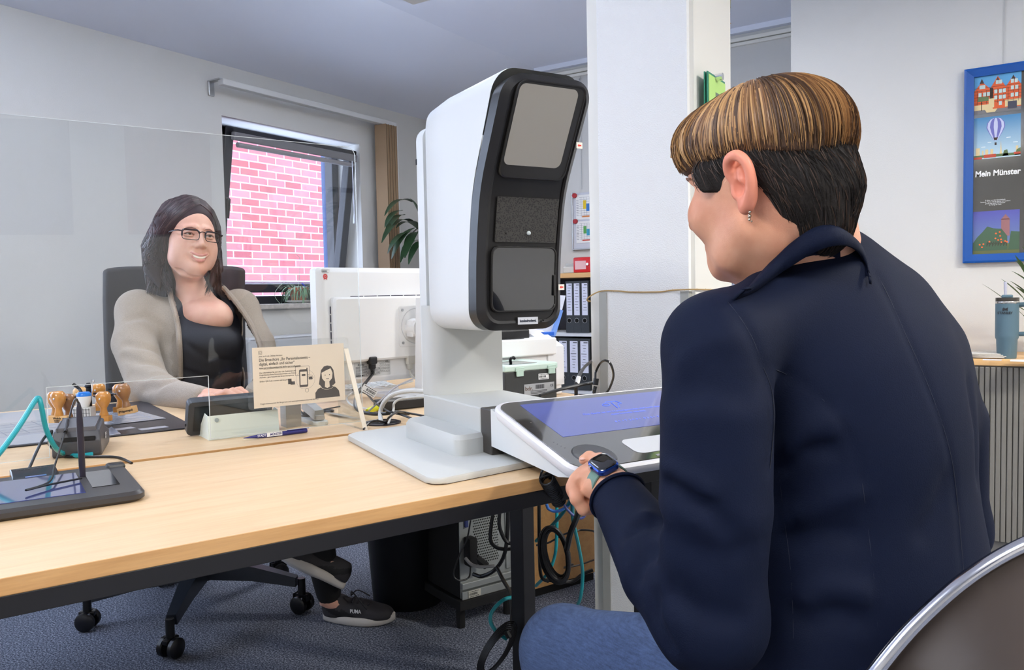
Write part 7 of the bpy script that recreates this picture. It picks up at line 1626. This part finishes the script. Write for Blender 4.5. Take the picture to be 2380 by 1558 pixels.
seams = [[(1690,700),(1722,742),(1750,790),(1772,850),(1793,905),(1800,970),(1795,1040),(1790,1090)],
         [(1780,852),(1830,872),(1905,922),(1955,985),(1988,1050),(2003,1120),(2014,1200),(2026,1300),(2036,1400),(2042,1520)],
         [(2040,640),(2070,700),(2110,790),(2150,880),(2186,975),(2210,1060),(2222,1140),(2232,1240),(2240,1340)],
         [(1810,1090),(1822,1200),(1835,1300),(1842,1400),(1845,1540)]]
for q, w_, a_2 in ((seams[0],.006,-.0045),(seams[1],.0045,-.003),(seams[2],.0045,-.0035),(seams[3],.004,-.002)): 
    P_ = hits(base_, smooth_line(q, 2), d0=.6); bl_.ridge(P_, w_, a_2)
for q, w_, a_2 in ((((1556,1125),(1590,1150),(1640,1180),(1690,1230)),.008,-.007), (((1545,1085),(1580,1105),(1640,1140)),.010,.005), (((1468,1240),(1490,1218),(1530,1210)),.007,-.008), (((1478,1340),(1492,1300),(1525,1280)),.007,-.009),
                   (((1500,1200),(1475,1225),(1462,1260)),.010,.004), (((1520,1395),(1520,1440),(1550,1500)),.008,-.008), (((1590,840),(1640,800),(1690,790)),.012,.003), (((1570,930),(1640,910),(1720,925)),.012,-.003),
                   (((1830,1040),(1880,1000),(1920,990)),.014,.006), (((1820,1080),(1870,1050),(1930,1045)),.010,-.004), (((1860,1200),(1930,1165),(1990,1150)),.012,.004), (((1850,1260),(1920,1240),(1980,1245)),.012,-.004),
                   (((1870,1390),(1930,1370),(1995,1380)),.012,.005), (((1880,1450),(1940,1430),(2000,1445)),.012,-.004), (((2150,1240),(2180,1180),(2200,1120)),.012,-.003), (((2260,900),(2275,1000),(2278,1100)),.012,-.006), (((1560,1250),(1640,1290),(1720,1280)),.014,-.003), (((1570,1380),(1620,1420),(1700,1440)),.012,-.005)):
    P_ = hits(base_, smooth_line(q, 3), d0=.6)
    if len(P_) > 2: bl_.ridge(P_, w_*1.15, a_2*1.5)
bl_.plane(at(1421,1140,1.08), (WR-EL)*1.0+Vector((0,0,0)), .004) if 0 else None
cuffN = (WR-at(1545,1330,.93)).normalized(); 
def keep_bl(c):
    v = (c-np.array(WR)) @ np.array(cuffN); near = np.linalg.norm(c-np.array(WR), axis=1) < .075; x, y = pxof(c)
    nkc = (np.linalg.norm((c-np.array(nk1+Zp*.02)), axis=1) < .05)
    return ~((v > -.004) & near) & ~nkc
M_BLZ = mat('blazer_navy', srgb(11,19,40), .75, bump=.2, bscale=700, spec=.15, var=.1, vscale=6)
lo, hi = bounds([at(1520,640,.85), at(2330,640,1.15), at(1400,1120,1.1), at(1500,1640,.8), at(2330,1640,1.1), at(1880,1190,1.45), at(1650,1480,.80)], .06)
hi[2] = max(hi[2], 1.14)
bz_ = bl_.mesh('blazer', lo, hi, .0052, M_BLZ, vi, keep=keep_bl); m = bz_.modifiers.new('s','SOLIDIFY'); m.thickness = .003; m.offset = -1
b = B()
for q in seams:
    P_ = hits(bl_, smooth_line(q, 4), d0=.6); b.tube([p for p in P_], .0005, 5)
sub(b.mk('seam', mat('seam_navy', srgb(14,21,40), .7), smooth=True), vi)
# cuff rim, collar
cu_c = WR-cuffN*.006; e1 = cuffN.orthogonal().normalized(); e2 = cuffN.cross(e1)
sub(B().tube([cu_c+e1*.0385*math.cos(2*PI*i/32)+e2*.0385*math.sin(2*PI*i/32) for i in range(33)], .0028, 6).mk('cuff_edge', M_BLZ, smooth=True), vi)
up_ = [(1742,668,.93),(1765,640,.925),(1800,602,.925),(1845,560,.935),(1895,528,.955),(1945,524,.985),(1978,545,1.02),(2003,588,1.05),(2010,640,1.10)]
lw_ = [(1705,700,.905),(1755,678,.895),(1808,640,.89),(1860,605,.90),(1915,578,.92),(1962,570,.955),(1992,580,1.0),(2010,604,1.05),(2020,660,1.10)]
up2, lw2 = [], []
for (ux_, uy_, ud), (lx_, ly_, ld) in zip(up_, lw_):
    hq = bl_.hit(lx_, ly_, d0=.6, d1=1.25); dh = (hq-C_O).dot(HEAD) if hq is not None else ld+.03
    nq = hv_.hit(ux_, uy_, d0=.6, d1=1.3); nd_ = (nq-C_O).dot(HEAD) if nq is not None else 9
    dh = min(dh, ld+.06, nd_-.012); lw2.append(at(lx_, ly_, dh-.006)); up2.append(at(ux_, uy_, min(dh+.012, nd_-.007)))
U_ = bez(up2, 5); L_w = bez(lw2, 5); b = B()
inn = [p+HEAD*.012-Zp*.002 for p in U_]; inl = [p+HEAD*.030-Zp*.03 for p in U_]
b.rings([L_w, [a.lerp(c, .5)-HEAD*.006+Zp*.003 for a, c in zip(L_w, U_)], [a.lerp(c, .9)-HEAD*.003 for a, c in zip(L_w, U_)], U_, inn, inl], close=False)
o = sub(b.mk('collar', M_BLZ, smooth=True, angle=180), vi); m = o.modifiers.new('s','SOLIDIFY'); m.thickness = .003
# ---- jeans
jn = F(); hipL, knL, anL = at(1760,1640,.97), at(1310,1512,1.21), at(1330,2050,1.27); hipL.z, = (.52,); 
hipR, knR, anR = hipL+BX*.22, at(1440,1600,1.24), at(1500,2050,1.38)
anL.z = .10; anR.z = .10
jn.ell((hipL+hipR)/2-Zp*.02, (.19,.15,.11), .03, BM_).chain([hipL, hipL.lerp(knL,.5), knL], [.092,.082,.064], .05).chain([knL, knL.lerp(anL,.4), anL], [.062,.060,.045], .03)
jn.chain([hipR, hipR.lerp(knR,.5), knR], [.088,.078,.056], .05).chain([knR, knR.lerp(anR,.4), anR], [.056,.058,.045], .03)
P_ = hits(jn, [(1215,1545),(1270,1530),(1330,1535),(1370,1555)], d0=.8)
if len(P_) > 2: jn.ridge(P_, .006, -.004)
def denim():
    m = bpy.data.materials.new('denim'); m.use_nodes = True; nt = m.node_tree; bs = nt.nodes['Principled BSDF']; tc = nt.nodes.new('ShaderNodeTexCoord')
    outs = []
    for sc3, s_ in (((1,1,1),5),((2,2,14),34),((1,1,1),420)):
        mp = nt.nodes.new('ShaderNodeMapping'); mp.inputs['Scale'].default_value = sc3; n = nt.nodes.new('ShaderNodeTexNoise'); n.inputs['Scale'].default_value = s_; n.inputs['Detail'].default_value = 5
        nt.links.new(tc.outputs['Object'], mp.inputs[0]); nt.links.new(mp.outputs[0], n.inputs[0]); outs.append(n)
    a1 = nt.nodes.new('ShaderNodeMath'); a1.operation = 'ADD'; nt.links.new(outs[0].outputs[0], a1.inputs[0]); nt.links.new(outs[1].outputs[0], a1.inputs[1])
    a2 = nt.nodes.new('ShaderNodeMath'); a2.operation = 'MULTIPLY_ADD'; nt.links.new(outs[2].outputs[0], a2.inputs[0]); a2.inputs[1].default_value = .5; nt.links.new(a1.outputs[0], a2.inputs[2])
    r = nt.nodes.new('ShaderNodeValToRGB'); e_ = r.color_ramp.elements; e_[0].position = .85/2; e_[1].position = 1.0; e_[0].color = (*srgb(30,44,72),1); e_[1].color = (*srgb(76,96,134),1)
    mm = nt.nodes.new('ShaderNodeMath'); mm.operation = 'MULTIPLY'; mm.inputs[1].default_value = .62; nt.links.new(a2.outputs[0], mm.inputs[0]); nt.links.new(mm.outputs[0], r.inputs[0]); nt.links.new(r.outputs[0], bs.inputs['Base Color'])
    bn = nt.nodes.new('ShaderNodeBump'); bn.inputs['Strength'].default_value = .3; bn.inputs['Distance'].default_value = .001; nt.links.new(outs[2].outputs[0], bn.inputs['Height']); nt.links.new(bn.outputs[0], bs.inputs['Normal']); bs.inputs['Roughness'].default_value = .9; return m
lo, hi = bounds([hipL, hipR, knL, knR, anL, anR], .12); jn.mesh('jeans', lo, hi, .0075, denim(), vi)
for s_, an in ((0, anL), (1, anR)):
    d_ = (knL-hipL); d_.z = 0; d_.normalize(); q = Vector((an.x, an.y, 0)); 
    shoe(q-d_*.06, q+d_*.20, Zp, 'dark sneaker of the visitor on the carpet, %s foot' % ('left','right')[s_], -HEAD)
# ---- hand with watch
hn = F(); mcp = [at(1379,1092,1.125), at(1358,1103,1.115), at(1343,1117,1.10), at(1334,1136,1.085)]; wv = at(1425,1128,1.075)
hn.chain([at(1455,1160,1.045), wv, at(1398,1118,1.095)], [.0275,.024,.023], .01)
for i, mc in enumerate(mcp): hn.cap(at(1400,1112+8*i,1.10-.006*i), mc, .0155, .0115, .016)
hn.ell(at(1384,1135,1.098), (.022,.020,.022), .02)
for q in ([(1364,1104),(1352,1122),(1350,1140)],[(1350,1120),(1342,1138),(1345,1158)],[(1345,1152),(1362,1160),(1380,1163)],[(1348,1168),(1366,1178),(1384,1180)]): hn.ridge([at(x, y, 1.078) for x, y in q], .005, -.004)
# index finger bent over the sensor, others curled below the edge
hn.chain([mcp[0], at(1386,1071,1.150), at(1370,1063,1.165), at(1357,1069,1.160)], [.0105,.0095,.0088,.0078], .008)
hn.chain([mcp[1], at(1341,1128,1.10), at(1350,1150,1.092), at(1370,1154,1.10)], [.0110,.0095,.0088,.008], .003)
hn.chain([mcp[2], at(1336,1146,1.085), at(1348,1170,1.082), at(1370,1174,1.09)], [.0108,.0093,.0088,.008], .0025)
hn.chain([mcp[3], at(1340,1160,1.07), at(1356,1184,1.07), at(1380,1184,1.08)], [.0100,.0088,.0083,.0075], .0025)
hn.chain([at(1410,1100,1.12), at(1404,1082,1.145), at(1394,1070,1.165), at(1378,1072,1.180)], [.013,.0115,.0105,.009], .012)
lo, hi = bounds([at(1330,1050,1.18), at(1480,1200,1.03), at(1330,1200,1.06), at(1460,1060,1.15)], .03); hn.mesh('hand', lo, hi, .0021, SKIN2, vi, relax=1)
nl = at(1354,1067,1.156); sub(B().sphere(nl, .0052, (1,1,.5), 10).mk('fingernail', mat('nail', srgb(232,188,172), .25), smooth=True), vi)
wt = thing('smartwatch', 'dark blue smartwatch on a grey green strap around the visitor’s wrist', 'watch', wv)
M_STR = mat('strap_green', srgb(106,136,124), .6)
wa = at(1455,1160,1.045)-at(1405,1118,1.09); wa.normalize(); wcn = at(1412,1123,1.086)
cd_ = (at(1382,1083,1.105)-wcn); cd_ = (cd_-wa*cd_.dot(wa)).normalized(); ce_ = wa.cross(cd_); Rw = .0275
R = []
for i in range(37):
    a_2 = 2*PI*i/36; c_ = wcn+cd_*math.cos(a_2)*Rw*1.02+ce_*math.sin(a_2)*Rw*1.05; rr_ = (cd_*math.cos(a_2)+ce_*math.sin(a_2)); R.append([c_-wa*.0095, c_-wa*.0085+rr_*.0018, c_+wa*.0085+rr_*.0018, c_+wa*.0095])
sub(B().rings(R, cap=False).mk('strap', M_STR, smooth=True), wt)
WF = frame(wcn+cd_*(Rw+.003), ce_, wa)
if WF.to_3x3().col[2].dot(cd_) < 0: WF = frame(wcn+cd_*(Rw+.003), -ce_, wa)
def wring(ins, z): return [Vector((x, y, z)) for x, y in rrect(.033-2*ins, .039-2*ins, .009, 6)]
sub(B().rings([wring(.003,-.004), wring(0,-.001), wring(0,.004), wring(.0015,.006)], M=WF).mk('case', mat('watch_blue', srgb(30,62,140), .18, metal=.6), smooth=True), wt)
sub(B().rings([wring(.0016,.0058), wring(.003,.0075), wring(.005,.008)], M=WF).mk('watch_face', mat('watch_glass', srgb(14,14,16), .06, coat=1), smooth=True), wt)
sub(B().cyl(WF @ Vector((.0165,-.006,.002)), WF @ Vector((.0195,-.006,.002)), .004, 14).mk('crown', M_CHROME, smooth=True), wt)
# ---- visitor's chair, rounded shell with bright rim
vc_ = thing('visitor_chair', 'dark shell chair with a shiny metal rim in the lower right corner', 'chair', (0,0,0))
rim = [(1960,1700,.70),(1990,1630,.70),(2042,1552,.70),(2130,1448,.705),(2250,1342,.71),(2380,1266,.72),(2520,1222,.73),(2680,1215,.745),(2830,1260,.76),(2950,1370,.77),(3010,1540,.78),(3010,1700,.785)]
RP = bez([at(x,y,d) for x,y,d in rim], 6)
sub(B().tube(RP, .0068, 14).mk('metal_rim', mat('rim_metal', (.62,.62,.66), .16, metal=1), smooth=True), vc_)
b = B(); low = [Vector((p.x, p.y, .62))+HEAD*.02 for p in RP]; cenr = sum(RP, Vector())/len(RP)
b.rings([[p-HEAD*.0+(cenr-p)*.015 for p in RP], [p.lerp(cenr, .35)+HEAD*.02 for p in RP], [p.lerp(cenr, .8)+HEAD*.03 for p in RP]], close=True, cap=True)
o = sub(b.mk('back_shell', mat('shell_dark', srgb(62,54,50), .4), smooth=True, angle=180), vc_)
st_c = (hipL+hipR)/2-Zp*.11; st_c.z = .415; 
sub(B().prism(rrect(.44,.44,.08), -.015, .015, M=frame(st_c-BF*.08, BX, BF), bev=.008).mk('seat', mat('shell_dark', (0,0,0)), smooth=True), vc_)
for sx, sy in ((-1,-1),(1,-1),(-1,1),(1,1)):
    p = st_c-BF*.08+BX*.19*sx+BF*.19*sy; q = p+BX*.03*sx+BF*.03*sy; sub(B().tube([Vector((q.x,q.y,0)), p-Zp*.015], .011, 10).mk('leg', M_CHROME, smooth=True), vc_)
for i_ in (3, -4):
    q = RP[i_*5 if i_ > 0 else -20]; p = st_c-BF*.26+BX*(.17 if i_ < 0 else -.17); sub(B().tube(bez([p-Zp*.015, p-BF*.05+Zp*.1, RP[2 if i_ > 0 else -3]], 6), .010, 10).mk('back_tube', M_CHROME, smooth=True), vc_)
